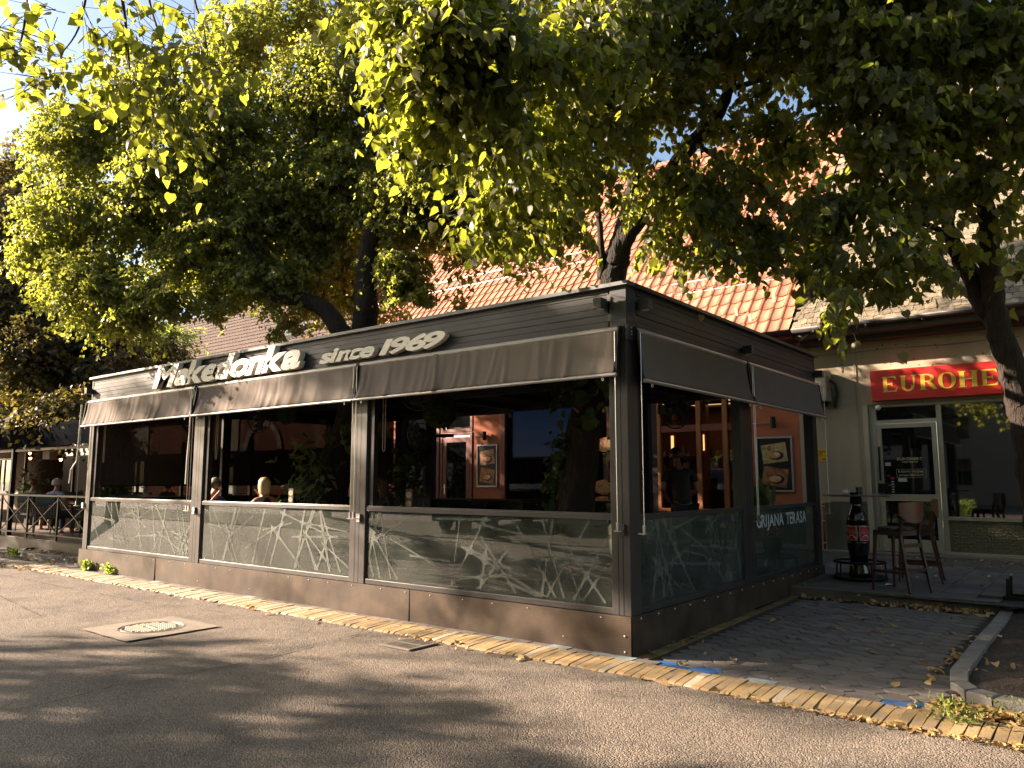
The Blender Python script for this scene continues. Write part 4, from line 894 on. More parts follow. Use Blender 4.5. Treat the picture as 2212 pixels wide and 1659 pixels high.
for x, y in ((-1.62, 8.62), (-2.33, 8.45), (-2.0, 8.3)):
    z = rz(y)+.05; t_ = MB().bar((x, y, z), (x, y-.05, z+.15), .03, .01).bar((x+.03, y, z), (x+.03, y-.05, z+.15), .03, .01).build('roof_hook', galv, roofo)
# grey roof window
t_ = thing('roof_window', 'small white framed roof window on the orange roof behind the terrace fascia', 'roof window', (-8.8, 9.5, rz(9.5)))
for nm, e, m_, h_ in (('frame', 0, white_paint, .10), ('pane', .06, cap, .115)):
    b = MB(); y0, y1 = 9.25+e*.6, 9.6-e*.6; b.v = []; x0, x1 = -9.1+e, -8.6-e
    for hh in (0, h_): b.v += [(x0, y0-hh*.76, rz(y0)+hh*.64), (x1, y0-hh*.76, rz(y0)+hh*.64), (x1, y1-hh*.76, rz(y1)+hh*.64), (x0, y1-hh*.76, rz(y1)+hh*.64)]
    b.f = [(0,3,2,1),(4,5,6,7),(0,1,5,4),(1,2,6,5),(2,3,7,6),(3,0,4,7)]; b.build(nm, m_, t_)

# ================================================================== insurance shop at the right
shop = thing('insurance_shop', 'cream rendered shop with aluminium door and shop window under a red sign', 'building', (3, 9, 0))
def ws(a, c, z0, z1): return MB().box((a, YW, z0), (c, YW+.3, z1)).build('wall_section', plaster_c, shop)
ws(-1.255, -.02, .3, 4.2); ws(-.02, 3.95, 2.97, 4.2); ws(3.95, 12, .3, 4.2); ws(-.015, 3.945, .2, .34)
stm = mat('plaster_chips', (.05, .042, .032), .95)
b = MB()
for k in range(46):
    x = random.choice((random.uniform(-1.1, 2.4), random.uniform(-.9, .3), random.uniform(.1,2.2))); z = random.choice((random.uniform(3.65, 4.15), random.uniform(3.6,3.75), random.uniform(2.9, 4.15))); r_ = random.uniform(.006, .022)
    if z > 4.1: continue
    b.quad(*[(x+r_*random.uniform(.5,1.2)*cos(a*pi/3), YW-.002-.0001*k, z+r_*random.uniform(.4,1)*sin(a*pi/3)) for a in range(6)])
b.build('chipped_plaster', stm, shop, kind='stuff')
wt = mat('grey_green_wall_tile', (.085, .085, .065), .5, var=.12)
for i in range(3):
    for j in range(3): MB().box((-.84+i*.275, YW-.014, .34+j*.285), (-.568+i*.275, YW-.001, .622+j*.285)).build('wall_tile', wt, shop)
MB().box((-.86, YW-.02, 1.196), (-.012, YW-.001, 1.216)).build('tile_trim', wt, shop)
alu = mat('aged_white_aluminium', (.30, .275, .205), .5, var=.08, scale=3)
def fr2(nm, x0, x1, z0, z1, fw, y, dp, par, m=None):
    return MB().box((x0, y, z0), (x0+fw, y+dp, z1)).box((x1-fw, y, z0), (x1, y+dp, z1)).box((x0+fw, y, z1-fw), (x1-fw, y+dp, z1)).box((x0+fw, y, z0), (x1-fw, y+dp, z0+fw)).build(nm, m or alu, par, bevel=.004)
fo = fr2('shopfront_frame', -.01, 3.94, .345, 2.965, .05, YW+.03, .12, shop)
MB().box((1.08, YW+.032, .40), (1.16, YW+.14, 2.91)).build('mullion', alu, shop); MB().box((-.10, YW-.03, .345), (-.012, YW+.05, 2.96)).build('door_jamb', alu, shop); MB().box((.06, YW+.034, .40), (.11, YW+.13, 2.91)).build('mullion', alu, shop)
MB().box((.11, YW+.034, 2.62), (1.08, YW+.13, 2.68)).build('transom', alu, shop); MB().box((.11, YW+.08, 2.68), (1.08, YW+.09, 2.91)).build('pane', dglass, shop)
dr = MB().box((.12, YW+.0, .36), (.19, YW+.06, 2.61)).box((1.0, YW+.0, .36), (1.07, YW+.06, 2.61)).box((.19, YW+.0, 2.53), (1.0, YW+.06, 2.61)).box((.19, YW+.0, 1.24), (1.0, YW+.06, 1.36)).box((.19, YW+.0, .36), (1.0, YW+.06, .58)).build('door', alu, shop, bevel=.004)
MB().box((.19, YW+.03, 1.36), (1.0, YW+.04, 2.53)).build('pane', dglass, dr); MB().box((.19, YW+.03, .58), (1.0, YW+.04, 1.24)).build('pane', dglass, dr)
MB().box((.10, YW-.05, 1.38), (.26, YW+.0, 1.55)).build('lock_box', metal_black, dr); MB().box((.125, YW-.03, 1.6), (.15, YW-.0, 2.2)).build('handle', metal_black, dr)
MB().box((1.16, YW+.08, .99), (3.89, YW+.09, 2.91)).build('shop_window', dglass, shop); MB().box((1.16, YW+.034, .93), (3.89, YW+.13, .988)).build('window_sill', alu, shop)
pat = mat('embossed_aluminium_sheet', (.14, .13, .085), .4, .4, bump=1, bscale=26, bdist=.02)
MB().box((1.16, YW+.07, .395), (3.89, YW+.085, .93)).build('embossed_panel', pat, shop)
b = MB()
for i in range(54):
    for j in range(10): x = 1.19+i*.05; z = .43+j*.05; b.quad((x, YW+.068, z), (x+.022, YW+.06, z+.022), (x+.044, YW+.068, z+.0), (x+.022, YW+.068, z-.018))
b.build('embossing', pat, shop, kind='stuff')
tx = mat('cream_window_print', (.35, .32, .22), .6)
for s_, x0, x1, z, h_ in (('EUROHERC', .42, .84, 1.96, .045), ('osiguranje d.d.', .50, .76, 1.915, .025), ('RADNO VRIJEME', .43, .84, 1.74, .035), ('pon-pet 08:00-16:00', .44, .83, 1.68, .026), ('GURAJ', .17, .29, 1.50, .03)):
    put_text(s_, 1, .0005, .02 if s_.isupper() else .006, 0, x0, x1, z, h_, YW+.027 if s_ != 'GURAJ' else YW+.027, shop, tx, name='print_letter', gap=.03)
fr2('print_border', .40, .87, 1.65, 1.80, .004, YW+.027, .002, shop, tx)
MB().box((.22, YW+.026, 1.86), (.31, YW+.028, 1.92)).build('sticker', mat('white_sticker', (.4,.4,.38), .5), shop); MB().box((.30, YW+.026, 1.62), (.36, YW+.028, 1.66)).build('sticker', mat('red_sticker', (.35,.02,.02), .5), shop)
for k in range(5): MB().box((.305, YW+.026, 1.57-k*.045), (.35, YW+.028, 1.59-k*.045)).build('sticker', bpy.data.materials['white_sticker'], shop)
MB().box((.42, YW+.026, 1.58), (.56, YW+.028, 1.64)).build('sticker', bpy.data.materials['white_sticker'], shop)
MB().tube([(-1.2, YW-.012, 3.98), (-.4, YW-.012, 3.95), (.4, YW-.012, 3.97), (1.3, YW-.012, 3.94), (2.4, YW-.012, 3.96)], .006, 5).tube([(-.42, YW-.012, 3.95), (-.43, YW-.012, 3.6)], .006, 5).build('wall_cable', mat('grey_cable', (.12,.11,.10), .7), shop)
MB().tube([(-.2, YW-.02, 4.1), (-.2, YW-.02, 3.0), (-.19, YW-.02, 1.22)], .008, 6).build('wall_conduit', plaster_c, shop)
# red sign with yellow serif capitals
sgn = thing('shop_sign', 'red sign box with yellow serif capitals reading EUROHERC above the shopfront', 'sign', (2, 8.65, 3.3))
red = mat('red_sign_plastic', (.42, .012, .008), .45, var=.05); ylw = mat('yellow_sign_letter', (.55, .38, .035), .5)
MB().box((.09, YW-.14, 3.02), (4.1, YW-.002, 3.57)).build('sign_box', red, sgn, bevel=.006)
def serif(ch, x, w_, z, h, y):
    P = []; T = w_*.26; t_ = h*.085
    def R_(a, b_, c, d): P.append([(x+a*w_, z+b_*h), (x+c*w_, z+b_*h), (x+c*w_, z+d*h), (x+a*w_, z+d*h)])
    def stem(cx_, b0=0, b1=1, tk=.24): R_(cx_-tk/2, b0, cx_+tk/2, b1); 
    def ser(cx_, bz, ww=.24):
        s_ = 1 if bz == 0 else -1; P.append([(x+(cx_-ww)*w_, z+bz*h), (x+(cx_+ww)*w_, z+bz*h), (x+(cx_+ww*.45)*w_, z+(bz+s_*.085)*h), (x+(cx_-ww*.45)*w_, z+(bz+s_*.085)*h)])
    def arc(cx_, cz_, ra, rb, a0, a1, tk=.24, tn=.07, n=18):
        o_, i_ = [], []
        for k in range(n+1):
            a = a0+(a1-a0)*k/n; tt = tn+(tk-tn)*abs(cos(a)); o_.append((x+(cx_+ra*cos(a))*w_, z+(cz_+rb*sin(a))*h)); i_.append((x+(cx_+(ra-tt)*cos(a))*w_, z+(cz_+(rb-.085)*sin(a))*h))
        for k in range(n): P.append([o_[k], o_[k+1], i_[k+1], i_[k]])
    if ch == 'E': stem(.22); ser(.22,0,.22); ser(.22,1,.22); R_(.3,.92,.86,1); R_(.3,0,.9,.08); R_(.3,.47,.66,.55); P += [[(x+.92*w_,z),(x+.98*w_,z+.26*h),(x+.90*w_,z+.2*h),(x+.72*w_,z+.06*h)],[(x+.88*w_,z+h),(x+.92*w_,z+.78*h),(x+.86*w_,z+.82*h),(x+.7*w_,z+.93*h)],[(x+.66*w_,z+.64*h),(x+.70*w_,z+.38*h),(x+.62*w_,z+.42*h),(x+.62*w_,z+.6*h)]]
    if ch == 'H': stem(.2); stem(.8); [ser(a,c,.22) for a in (.2,.8) for c in (0,1)]; R_(.3,.46,.7,.54)
    if ch == 'U': stem(.22,.35,1); stem(.83,.35,1,.10); ser(.22,1,.22); ser(.83,1,.17); arc(.49,.36,.385,.37,pi,2*pi,.2)
    if ch == 'O': arc(.5,.5,.5,.52,0,2*pi,.25,.07,32)
    if ch == 'C': arc(.52,.5,.5,.52,.75,2*pi-.75,.25,.07,26); R_(.86,.62,.92,.95)
    if ch == 'R': stem(.22); ser(.22,0,.22); ser(.22,1,.22); arc(.4,.74,.45,.26,-pi/2,pi/2,.22,.07,12); R_(.3,.92,.45,1); R_(.3,.475,.45,.555); P.append([(x+.42*w_,z+.5*h),(x+.66*w_,z+.5*h),(x+1.02*w_,z),(x+.76*w_,z)])
    b = MB(); 
    for k, p in enumerate(P): b.prism(p, y-.003-.0002*k, y, lambda u, v, w2: (u, w2, v))
    b.build('letter', ylw, sgn)
xs2 = [(float(at(a_, 830, 1, YW-.14)[0]), float(at(c_, 830, 1, YW-.14)[0])) for a_, c_ in ((1905,1939),(1943,1981),(1985,2025),(2027,2066),(2070,2115),(2119,2159))]
xs2 += [(xs2[-1][1]+.05, xs2[-1][1]+.37), (xs2[-1][1]+.42, xs2[-1][1]+.74)]
for ch, (a_, c_) in zip('EUROHERC', xs2): serif(ch, a_, c_-a_, 3.165, .275, YW-.1415)
# air conditioner, yellow gas plate, red pipe
ac = thing('air_conditioner', 'weathered white air conditioner unit on the cream wall beyond the terrace', 'air conditioner', (-.75, 8.4, 3.05))
acm = mat('grimy_white_sheet_metal', (.27, .25, .20), .6, var=.25, scale=6)
MB().box((-1.35, 8.32, 3.06), (-.62, 8.66, 3.62)).build('casing', acm, ac, bevel=.01); MB().lathe([(.2,0),(.2,.02),(.03,.03)], 20).build('fan_grille', metal_black, None)
o_ = bpy.data.objects['fan_grille']; o_.parent = ac; o_.location = Vector((-1.1, 8.325, 3.34))-Vector(ac.location); o_.rotation_euler = (pi/2, 0, 0)
MB().box((-.625, 8.40, 3.25), (-.605, 8.58, 3.52)).build('service_cover', mat('ochre_plastic', (.25, .19, .09), .6), ac); MB().tube([(-.6, 8.5, 3.45), (-.52, 8.55, 3.38), (-.50, 8.6, 3.2), (-.55, 8.64, 3.05), (-.57, 8.66, 2.95)], .03, 8).build('hose', mat('dark_foam_hose', (.04, .035, .03), .9, var=.4, scale=20), ac, smooth=True)
MB().box((-1.3, 8.4, 3.0), (-1.26, 8.69, 3.055)).box((-.74, 8.4, 3.0), (-.70, 8.69, 3.055)).build('bracket', metal_black, ac)
yp = thing('utility_plate', 'small yellow gas marker plate with black print on the cream wall', 'sign', (-.85, YW, 2.0))
MB().box((-.93, YW-.01, 1.96), (-.765, YW-.002, 2.19)).build('plate', mat('yellow_plate', (.55, .33, .02), .5), yp)
for s_, z, x0, x1 in (('PLIN', 2.12, -.915, -.80), ('KP', 2.075, -.915, -.85), ('24', 1.98, -.86, -.79)): put_text(s_, 1, .0006, .02, 0, x0, x1, z, .035, YW-.0115, yp, metal_black)
MB().box((-.93, YW-.0115, 2.055), (-.765, YW-.0105, 2.06)).build('rule', metal_black, yp)
pp = thing('gas_pipe', 'thin red brown pipe rising up the wall from the slab', 'pipe', (-.87, 8.64, .3))
MB().tube([(-.87, 8.64, .32), (-.87, 8.64, 1.18)], .022, 8).build('pipe', redwood, pp, smooth=True)
for z in (.45, .85, 1.12): MB().lathe([(.032,0),(.032,.02)], 8, (-.87, 8.64, z)).build('collar', chrome, pp)
MB().box((-.9, 8.6, 1.2), (-.72, 8.62, 1.215)).build('valve_handle', mat('yellow_plate', (.5,.3,.02)), pp)
wlamp = thing('bulkhead_lamp', 'small round white lamp over the shop door', 'lamp', (.2, 8.6, 2.9)); MB().ell((.18, 8.62, 2.9), (.05, .06, .05), 12, 8).build('globe', white_paint, wlamp); MB().box((.16, 8.66, 2.88), (.20, 8.70, 2.94)).build('bracket', metal_black, wlamp)

# ================================================================== trees
lf_lin = leafmat('linden_leaf', (.022, .025, .010), (.070, .070, .028), (.26, .285, .036))
lf_big = leafmat('broad_linden_leaf', (.014, .017, .008), (.044, .046, .019), (.21, .235, .022), odd=(.25, .20, .10))
lf_dk = leafmat('dark_maple_leaf', (.022, .022, .010), (.06, .055, .025), (.10, .085, .015), odd=(.16, .06, .02))
lf_yg = leafmat('young_green_leaf', (.06, .085, .025), (.11, .14, .05), (.20, .26, .04))
def blobs_px(L, k=1.0, dens=1.0):
    """(x, y, rx, ry, distance, leaves): places a foliage mass in space at a distance from the viewpoint"""
    out = []
    for x, y, rx, ry, dp, n in L:
        c = D(x, y, dp); s = dp/FV; a, b_ = rx*s, ry*s; out.append((c, (a*k, max(a, b_)*.75*k, b_*k), int(n*dens)))
    return out
def tree(name, label, base, crown, shape, size, lm, trunks, group='trees round the terrace', droop=.5, per=9, seed=1, twigs=True, gaps=(), spray=9):
    t_ = thing(name, label, 'tree', base, 0, group); rng = np.random.default_rng(seed)
    first = True
    for path, rr in trunks:
        limb([tuple(p) for p in path], rr, 'trunk' if first else 'limb', t_, n=12 if first else 8); first = False
    V, F, T, (B0, B1) = blob_leaves(crown, shape, size, per, droop, rng, spray)
    if gaps:            # openings in the crown: nothing grows there
        k = len(LEAF[shape][0]); P = V[::k]; v = P-CAM; zz = v@_d; px = 1106+FV*(v@_r)/zz; py = 829.5-FV*(v@_u)/zz; keep = np.ones(len(P), bool)
        for x0, y0, x1, y1, pr in gaps: keep &= ~((px > x0+12*np.sin(py*.06)) & (px < x1+14*np.sin(py*.05+1)) & (py > y0+10*np.sin(px*.07)) & (py < y1) & (rng.random(len(P)) < pr))
        tr_ = len(LEAF[shape][1]); V = V.reshape(-1, k, 3)[keep].reshape(-1, 3); T = T.reshape(-1, k)[keep].ravel(); n_k = int(keep.sum())
        F = (np.array(LEAF[shape][1])[None]+(np.arange(n_k)*k)[:, None, None]).reshape(-1, 3)
        v = B0-CAM; zz = v@_d; px = 1106+FV*(v@_r)/zz; py = 829.5-FV*(v@_u)/zz; kb = np.ones(len(B0), bool)
        for x0, y0, x1, y1, pr in gaps: kb &= ~((px > x0) & (px < x1) & (py > y0) & (py < y1))
        B0, B1 = B0[kb], B1[kb]
    npmesh('crown', V, F, lm, t_, T, kind='stuff')
    if twigs: twig_mesh('twigs', B0, B1, size*.035, bark, t_)
    return t_
def pxpath(L): return [D(x, y, dp) for x, y, dp in L]

# T1: the big linden growing through the left half of the terrace roof
T1 = [(165,300,115,110,14,5200),(300,215,140,100,14.5,5600),(140,480,95,110,13.5,4600),(90,560,50,60,13.5,1000),(200,610,125,85,13,5200),(330,650,100,60,12.5,2600),(250,690,90,28,12.5,900),(330,420,150,140,13.5,7500),
      (480,300,150,150,14,8000),(520,110,100,120,15,5200),(650,30,150,80,15.5,5200),(480,520,150,110,13.5,7500),(620,420,140,130,13.5,7000),(700,220,140,140,14,7200),(820,90,130,110,14.5,5600),(600,600,120,55,13,3600),
      (720,540,95,75,13.5,3400),(880,440,120,110,12.5,5600),(850,585,62,80,12,3600),(930,300,130,120,13,5600),(1010,430,80,90,12.5,2800),(760,380,110,100,13.2,4200),(900,200,120,100,14,3800),(620,690,35,28,12.8,420),(455,640,50,40,13,600),(1000,150,100,90,14.2,2400),(905,640,30,34,11.8,300)]
c1 = blobs_px(T1, dens=1.75)
tree('linden_tree', 'large linden with dense yellow-green crown growing through the left half of the terrace roof', (-6.6, 2.4, 0), c1, 'mid', .062, lf_lin,
  [([(-7.6,2.2,.3),(-7.35,2.3,1.4),(-6.9,2.4,2.6),*pxpath([(790,690,12.3),(790,620,12.3),(792,560,12.3),(806,500,12.4),(835,440,12.5),(868,370,12.7),(880,300,12.9),(870,200,13.2),(860,80,13.6)])], [.42,.36,.27,.19,.165,.16,.14,.11,.09,.075,.055,.04]),
   (pxpath([(760,740,12.4),(735,712,12.4),(705,672,12.5),(660,648,12.6),(600,640,12.7),(540,618,12.9),(470,590,13.2),(400,560,13.4)]), [.16,.15,.14,.13,.11,.09,.07,.04]),
   (pxpath([(806,505,12.4),(775,470,12.6),(740,400,13),(690,300,13.5),(640,180,14)]), [.10,.085,.07,.05,.03]),
   (pxpath([(740,400,13),(640,380,13.3),(520,330,13.6),(420,250,14)]), [.06,.05,.035,.02]),
   (pxpath([(868,370,12.7),(930,350,12.8),(985,310,12.9)]), [.06,.045,.02]),
   (pxpath([(540,618,12.9),(480,520,13.2),(400,470,13.5),(300,450,13.8),(200,470,13.8)]), [.07,.06,.05,.035,.02]),
   (pxpath([(600,640,12.7),(560,560,12.9),(520,470,13.2)]), [.05,.04,.02])], droop=.75, seed=5, gaps=[(765,500,822,720,.97),(822,655,1000,720,1),(945,550,1010,640,.9),(1090,640,1300,720,1),(620,715,760,760,1),(-50,0,45,270,1),(340,690,560,740,.8)])
back = [((-4.4,3.6,5.6),(1.3,1.2,.9),1100),((-5.2,3.4,6.6),(1.2,1.2,.9),1100),((-12,2.2,7.9),(1.8,1.5,1.5),2800),((-10,3.6,7.3),(1.8,1.3,1.2),2800),((-8.2,4.6,6.8),(1.6,1.2,1.0),2000),((-11.2,4.8,6.9),(1.6,1.2,.9),2000),((-7,3.4,7.4),(1.6,1.3,1.1),1800),((-9.3,1.6,8.5),(1.8,1.4,1.3),2200),((-13.6,3,8.0),(1.8,1.3,1.2),2200),((-14,1.2,7.6),(1.6,1.6,1.6),1500),((-12.6,4.4,6.9),(1.3,1.4,1.0),1100),((-6,3.2,7.4),(1.3,1.4,1.3),1200),((-11,3.8,6.5),(1.5,1.2,.9),3800),((-9.5,3.6,6.7),(1.3,1.2,.9),2600),((-12.6,2.6,6.6),(1.2,1.2,.9),2200),((-10.2,5,5.75),(1.2,1.0,.6),2200)]  # leaf masses added behind the crown to shade the walls
rng = np.random.default_rng(99); V, F, T, _ = blob_leaves([(np.array(c), r, n) for c, r, n in back], 'small', .12, 8, .6, rng)
npmesh('crown', V, F, lf_lin, bpy.data.objects['linden_tree'], T, kind='stuff')
# T2: second linden, near the corner, forked trunk, broad leaves close to the viewer
T2a = [(870,45,95,55,6.6,560),(950,120,110,75,6.6,900),(1060,70,120,75,6.7,900),(930,200,60,45,6.5,230),(1040,215,105,70,6.7,620),(1150,150,110,85,7,800),(1085,300,60,45,6.7,200),(1230,70,110,75,7.2,800),(1340,40,90,50,7.6,520),(990,30,100,50,6.5,560)]
T2b = [(1290,-50,120,70,7.8,620),(1450,-45,120,70,8.4,620),(1590,-40,120,70,8.4,620),(1720,-40,110,70,8.4,560),(1130,350,90,75,7.6,620),(1075,440,65,55,7.4,260),(1050,490,50,30,7.4,110),(1180,450,80,80,8,480),(1230,330,110,110,8.2,900),(1150,575,70,28,8,150),(1400,170,120,100,8.6,900),(1330,300,100,90,8.8,620),(1240,200,110,90,8.2,800),(1470,380,90,110,8.8,760),
       (1430,500,60,45,8.6,280),(1560,420,105,100,8.7,900),(1570,535,80,34,8.3,330),(1655,500,80,75,8.6,560),(1700,330,110,100,9,760),(1620,250,80,70,9,260),(1560,110,110,80,8.8,480),(1720,120,130,90,8.8,600),(1480,40,130,60,8.4,560),(1640,30,120,50,8.2,480),(1750,440,80,90,8.8,500),(1620,580,40,26,8.2,120)]
P2 = [(-2.6,2.6,.3),(-2.2,2.35,1.3),(-1.75,2.05,2.6)]
tree('linden_tree', 'forked linden behind the near corner of the terrace with broad sunlit leaves', (-2.5, 2.5, 0), blobs_px(T2a, dens=1.15)+blobs_px([(*q[:5], q[5]*(1.35 if q[1] < 260 else 1.0)) for q in T2b], dens=1.05), 'big', .088, lf_big,
  [([*P2, *pxpath([(1325,600,9.6),(1334,555,9.5),(1346,505,9.5),(1362,440,9.5),(1378,360,9.5),(1388,290,9.5),(1378,230,9.6),(1345,150,9.7),(1320,60,9.9)])], [.33,.27,.20,.16,.15,.12,.10,.09,.08,.065,.05,.035]),
   (pxpath([(1340,545,9.5),(1362,500,9.4),(1406,440,9.3),(1456,362,9.2),(1500,305,9.1),(1546,252,9.0),(1578,185,9.0),(1600,95,9.0),(1625,10,9.1)]), [.12,.105,.10,.095,.09,.08,.06,.05,.035]),
   (pxpath([(1302,600,9.6),(1299,555,9.5),(1296,490,9.5),(1290,425,9.5)]), [.07,.05,.04,.025]),
   (pxpath([(1574,195,9.0),(1650,170,8.9),(1740,150,8.8)]), [.04,.03,.015]),
   (pxpath([(1378,260,9.5),(1300,230,8.9),(1200,160,8),(1110,110,7.2)]), [.05,.045,.035,.02]),
   (pxpath([(1388,300,9.5),(1280,360,8.8),(1180,420,8.2)]), [.04,.03,.015]),
   (pxpath([(1500,305,9.1),(1600,380,8.9),(1680,420,8.8)]), [.03,.022,.012])], droop=.9, per=7, seed=9, gaps=[(1285,470,1372,620,.93),(1000,560,1290,720,1),(1372,560,1420,640,.9),(1200,530,1290,560,.5),(945,545,1000,640,.9),(1400,592,1722,665,.88),(1600,640,1790,780,.95),(1560,615,1610,700,.9)])
top_shade = [((-2.2,.3,8.3),(2.4,1.8,1.3),3000),((-4.8,-.4,9.9),(2.2,2,1.2),2400),((1,1,8.6),(2.2,2,1.3),2400),((-1,3,8.8),(2.4,2,1.6),2400),((-3.4,-2.2,10.2),(2,1.8,1.2),1600)]  # leaf masses added above the view to shade the lower crowns
V, F, T, _ = blob_leaves([(np.array(c), r, n) for c, r, n in top_shade], 'small', .12, 8, .6, rng)
npmesh('crown', V, F, lf_big, bpy.data.objects['linden_tree.001'], T, kind='stuff')
# T3: tree in the planting bed at the right edge of the view
T3 = [(1850,-45,110,70,7.7,560),(1980,-40,110,70,7.8,620),(2110,-40,110,70,7.8,620),(2210,20,80,90,7.8,420),(1880,330,100,90,7.6,560),(1850,440,80,70,7.5,420),(1815,545,60,50,7.2,300),(1905,540,60,50,7.4,260),(1990,250,110,90,7.8,620),(1960,400,80,70,7.8,380),(2090,400,80,90,8.2,360),(2150,230,90,110,8,560),(1880,190,110,80,7.6,560),(2000,90,130,80,7.8,760),(2150,60,120,80,7.8,620),(1860,70,110,70,7.6,520),(2180,400,60,90,7.5,260),
      (1960,560,70,45,7.6,260),(1905,620,40,28,7.3,90),(2195,540,40,60,7.2,120),(1800,610,26,26,6.9,50),(1812,655,18,26,6.8,26),(2050,540,60,50,8,160),(2230,150,80,120,7.4,300)]
tree('linden_tree', 'leaning linden with knotty bark rising from the planting bed by the shop', (2.75, 3.7, 0), blobs_px([(*q[:5], q[5]*(1.4 if q[1] < 260 else 1.0)) for q in T3], dens=1.15), 'big', .090, lf_big,
  [(pxpath([(2290,1330,8.4),(2262,1200,8.4),(2240,1080,8.4),(2226,980,8.4),(2212,890,8.35),(2190,810,8.3),(2164,735,8.3),(2148,660,8.25),(2140,590,8.2),(2136,520,8.2),(2128,440,8.2),(2092,350,8.1),(2060,270,8.1),(2030,200,8.1),(1990,110,8.1),(1950,20,8.2)]), [.18,.17,.16,.155,.15,.135,.125,.11,.105,.10,.085,.065,.055,.05,.045,.035]),
   (pxpath([(2155,700,8.3),(2122,660,8.35),(2098,600,8.4),(2070,550,8.4),(2050,500,8.4),(2040,440,8.4),(2010,340,8.4),(1980,280,8.4),(1968,220,8.5)]), [.10,.10,.095,.085,.07,.06,.05,.045,.03]),
   (pxpath([(2050,505,8.4),(1990,480,8.2),(1930,455,8),(1885,430,7.8)]), [.035,.03,.022,.012]),
   (pxpath([(2136,500,8.2),(2170,440,8.1),(2215,390,8)]), [.03,.022,.015]),
   (pxpath([(2214,930,8.35),(2232,860,8.6),(2240,760,8.9)]), [.09,.06,.05])], droop=.9, per=7, seed=12, gaps=[(2095,560,2190,760,.9),(1400,592,1722,665,.9),(1600,640,1786,790,1),(1845,650,2080,800,.95)])
# T4: dark maples at the far left behind the neighbouring terrace
T4 = [(40,480,90,120,22,6000),(30,640,90,90,21,5200),(60,760,110,70,20,5600),(190,790,110,65,20.5,5200),(120,700,120,70,21,4600),(300,830,80,40,21,1500),(20,380,50,90,23,2200),(40,880,60,36,19,900),(150,890,90,38,18,1900),(230,740,90,45,21,2200),(-60,600,120,220,21,6000),(350,760,60,50,23,1200)]
tree('maple_tree', 'tall dark reddish maple behind the neighbouring terrace at the far left', (-21.5, 3, 0), blobs_px(T4), 'small', .13, lf_dk,
  [(pxpath([(80,1165,23),(92,1090,22.8),(106,1010,22.6),(116,930,22.5),(114,860,22.5),(108,800,22.5),(104,720,22.5),(70,600,22.8),(20,540,23),(0,480,23)]), [.42,.38,.35,.33,.33,.30,.22,.15,.10,.07]),
   (pxpath([(114,860,22.5),(130,800,22.3),(140,740,22),(170,680,21.6)]), [.24,.2,.14,.06])], droop=.6, seed=21)
tree('young_tree', 'young feathery light green tree above the left end of the terrace roof', (-21, 6.2, 0), blobs_px([(300,760,62,40,23,1900),(350,725,45,34,23,1100),(270,790,50,20,23,600),(375,770,30,40,23.3,600)]), 'thin', .15, lf_yg,
  [([(-19.6,7.2,0), (-19.7,7.2,2), D(325,800,23), D(335,740,23), D(345,700,23)], [.06,.05,.045,.03,.015])], droop=.1, seed=31)
tree('maple_tree', 'maple foliage coloured as sunlit yellow far behind the dark maple trunk', (-36, 8, 0), blobs_px([(60,840,90,38,34,2200),(180,850,60,30,34,1000),(0,830,50,40,34,900)]), 'small', .2, leafmat('painted_sunlit_maple_leaf', (.10,.09,.02), (.20,.17,.05), (.35,.28,.04)),  # leaf colour itself carries the yellow sunlight
  [([(-40,10,0), (-40,10,5)], [.2,.15])], droop=.5, seed=33, twigs=False)
# T6: branches of a roadside tree hanging into the top left of the view, single leaves
ol_ = thing('overhanging_branch', 'leafy linden branches hanging into the sky close above the road at the top left', 'branch', tuple(D(200, -260, 5.5)))
hang = [(60,60,75,60,5.0,46),(40,110,40,60,4.8,14),(200,55,85,60,5.0,70),(330,110,70,70,5.0,60),(270,170,70,50,5.1,46),(120,150,50,40,5.0,22),(390,60,70,55,5.2,60),(450,90,45,50,5.3,30),(370,200,45,60,5.0,34),(250,20,120,40,5.1,50),(385,250,16,30,4.9,6),(310,220,40,30,5.0,14),(430,150,40,40,5.2,20)]
rng = np.random.default_rng(77); V, F, T, (B0, B1) = blob_leaves([(c, r, n) for c, r, n in blobs_px(hang)], 'big', .068, 3, 1.1, rng)
per = 10; tris = LEAF['big'][1]; nl = len(V)//per; order = rng.permutation(nl); Mk = {}
for q in range(nl):
    i = order[q]; vv = V[i*per:(i+1)*per]; c = vv[0]
    if q < 298: npmesh('leaf', vv, np.array(tris), lf_big, ol_, T[i*per:(i+1)*per])
rest_i = order[298:]
if len(rest_i):
    VV = np.concatenate([V[i*per:(i+1)*per] for i in rest_i]); FF = (np.array(tris)[None]+(np.arange(len(rest_i))*per)[:, None, None]).reshape(-1, 3)
    npmesh('leaf', VV, FF, lf_big, ol_, np.concatenate([T[i*per:(i+1)*per] for i in rest_i]), kind='stuff')
twig_mesh('twigs', B0, B1, .0032, bark, ol_)
for L in ([(200,-160,5.4),(190,-40,5.2),(170,60,5.1),(130,120,5.0)], [(330,-160,5.4),(320,-20,5.2),(350,90,5.1),(385,190,5.0),(385,250,5)], [(60,-120,5.2),(60,0,5.1),(45,90,4.9)], [(450,-160,5.6),(420,-20,5.4),(440,60,5.3),(450,130,5.3)], [(250,-100,5.2),(270,40,5.1),(280,150,5.1)]): limb([tuple(D(*p)) for p in L], [.014,.010,.006,.003,.002][:len(L)], 'twig', ol_, n=5)
limb([tuple(D(-300,-420,7)), tuple(D(60,-250,6)), tuple(D(330,-200,5.5)), tuple(D(600,-200,5.8))], [.06,.04,.025,.012], 'limb', ol_)

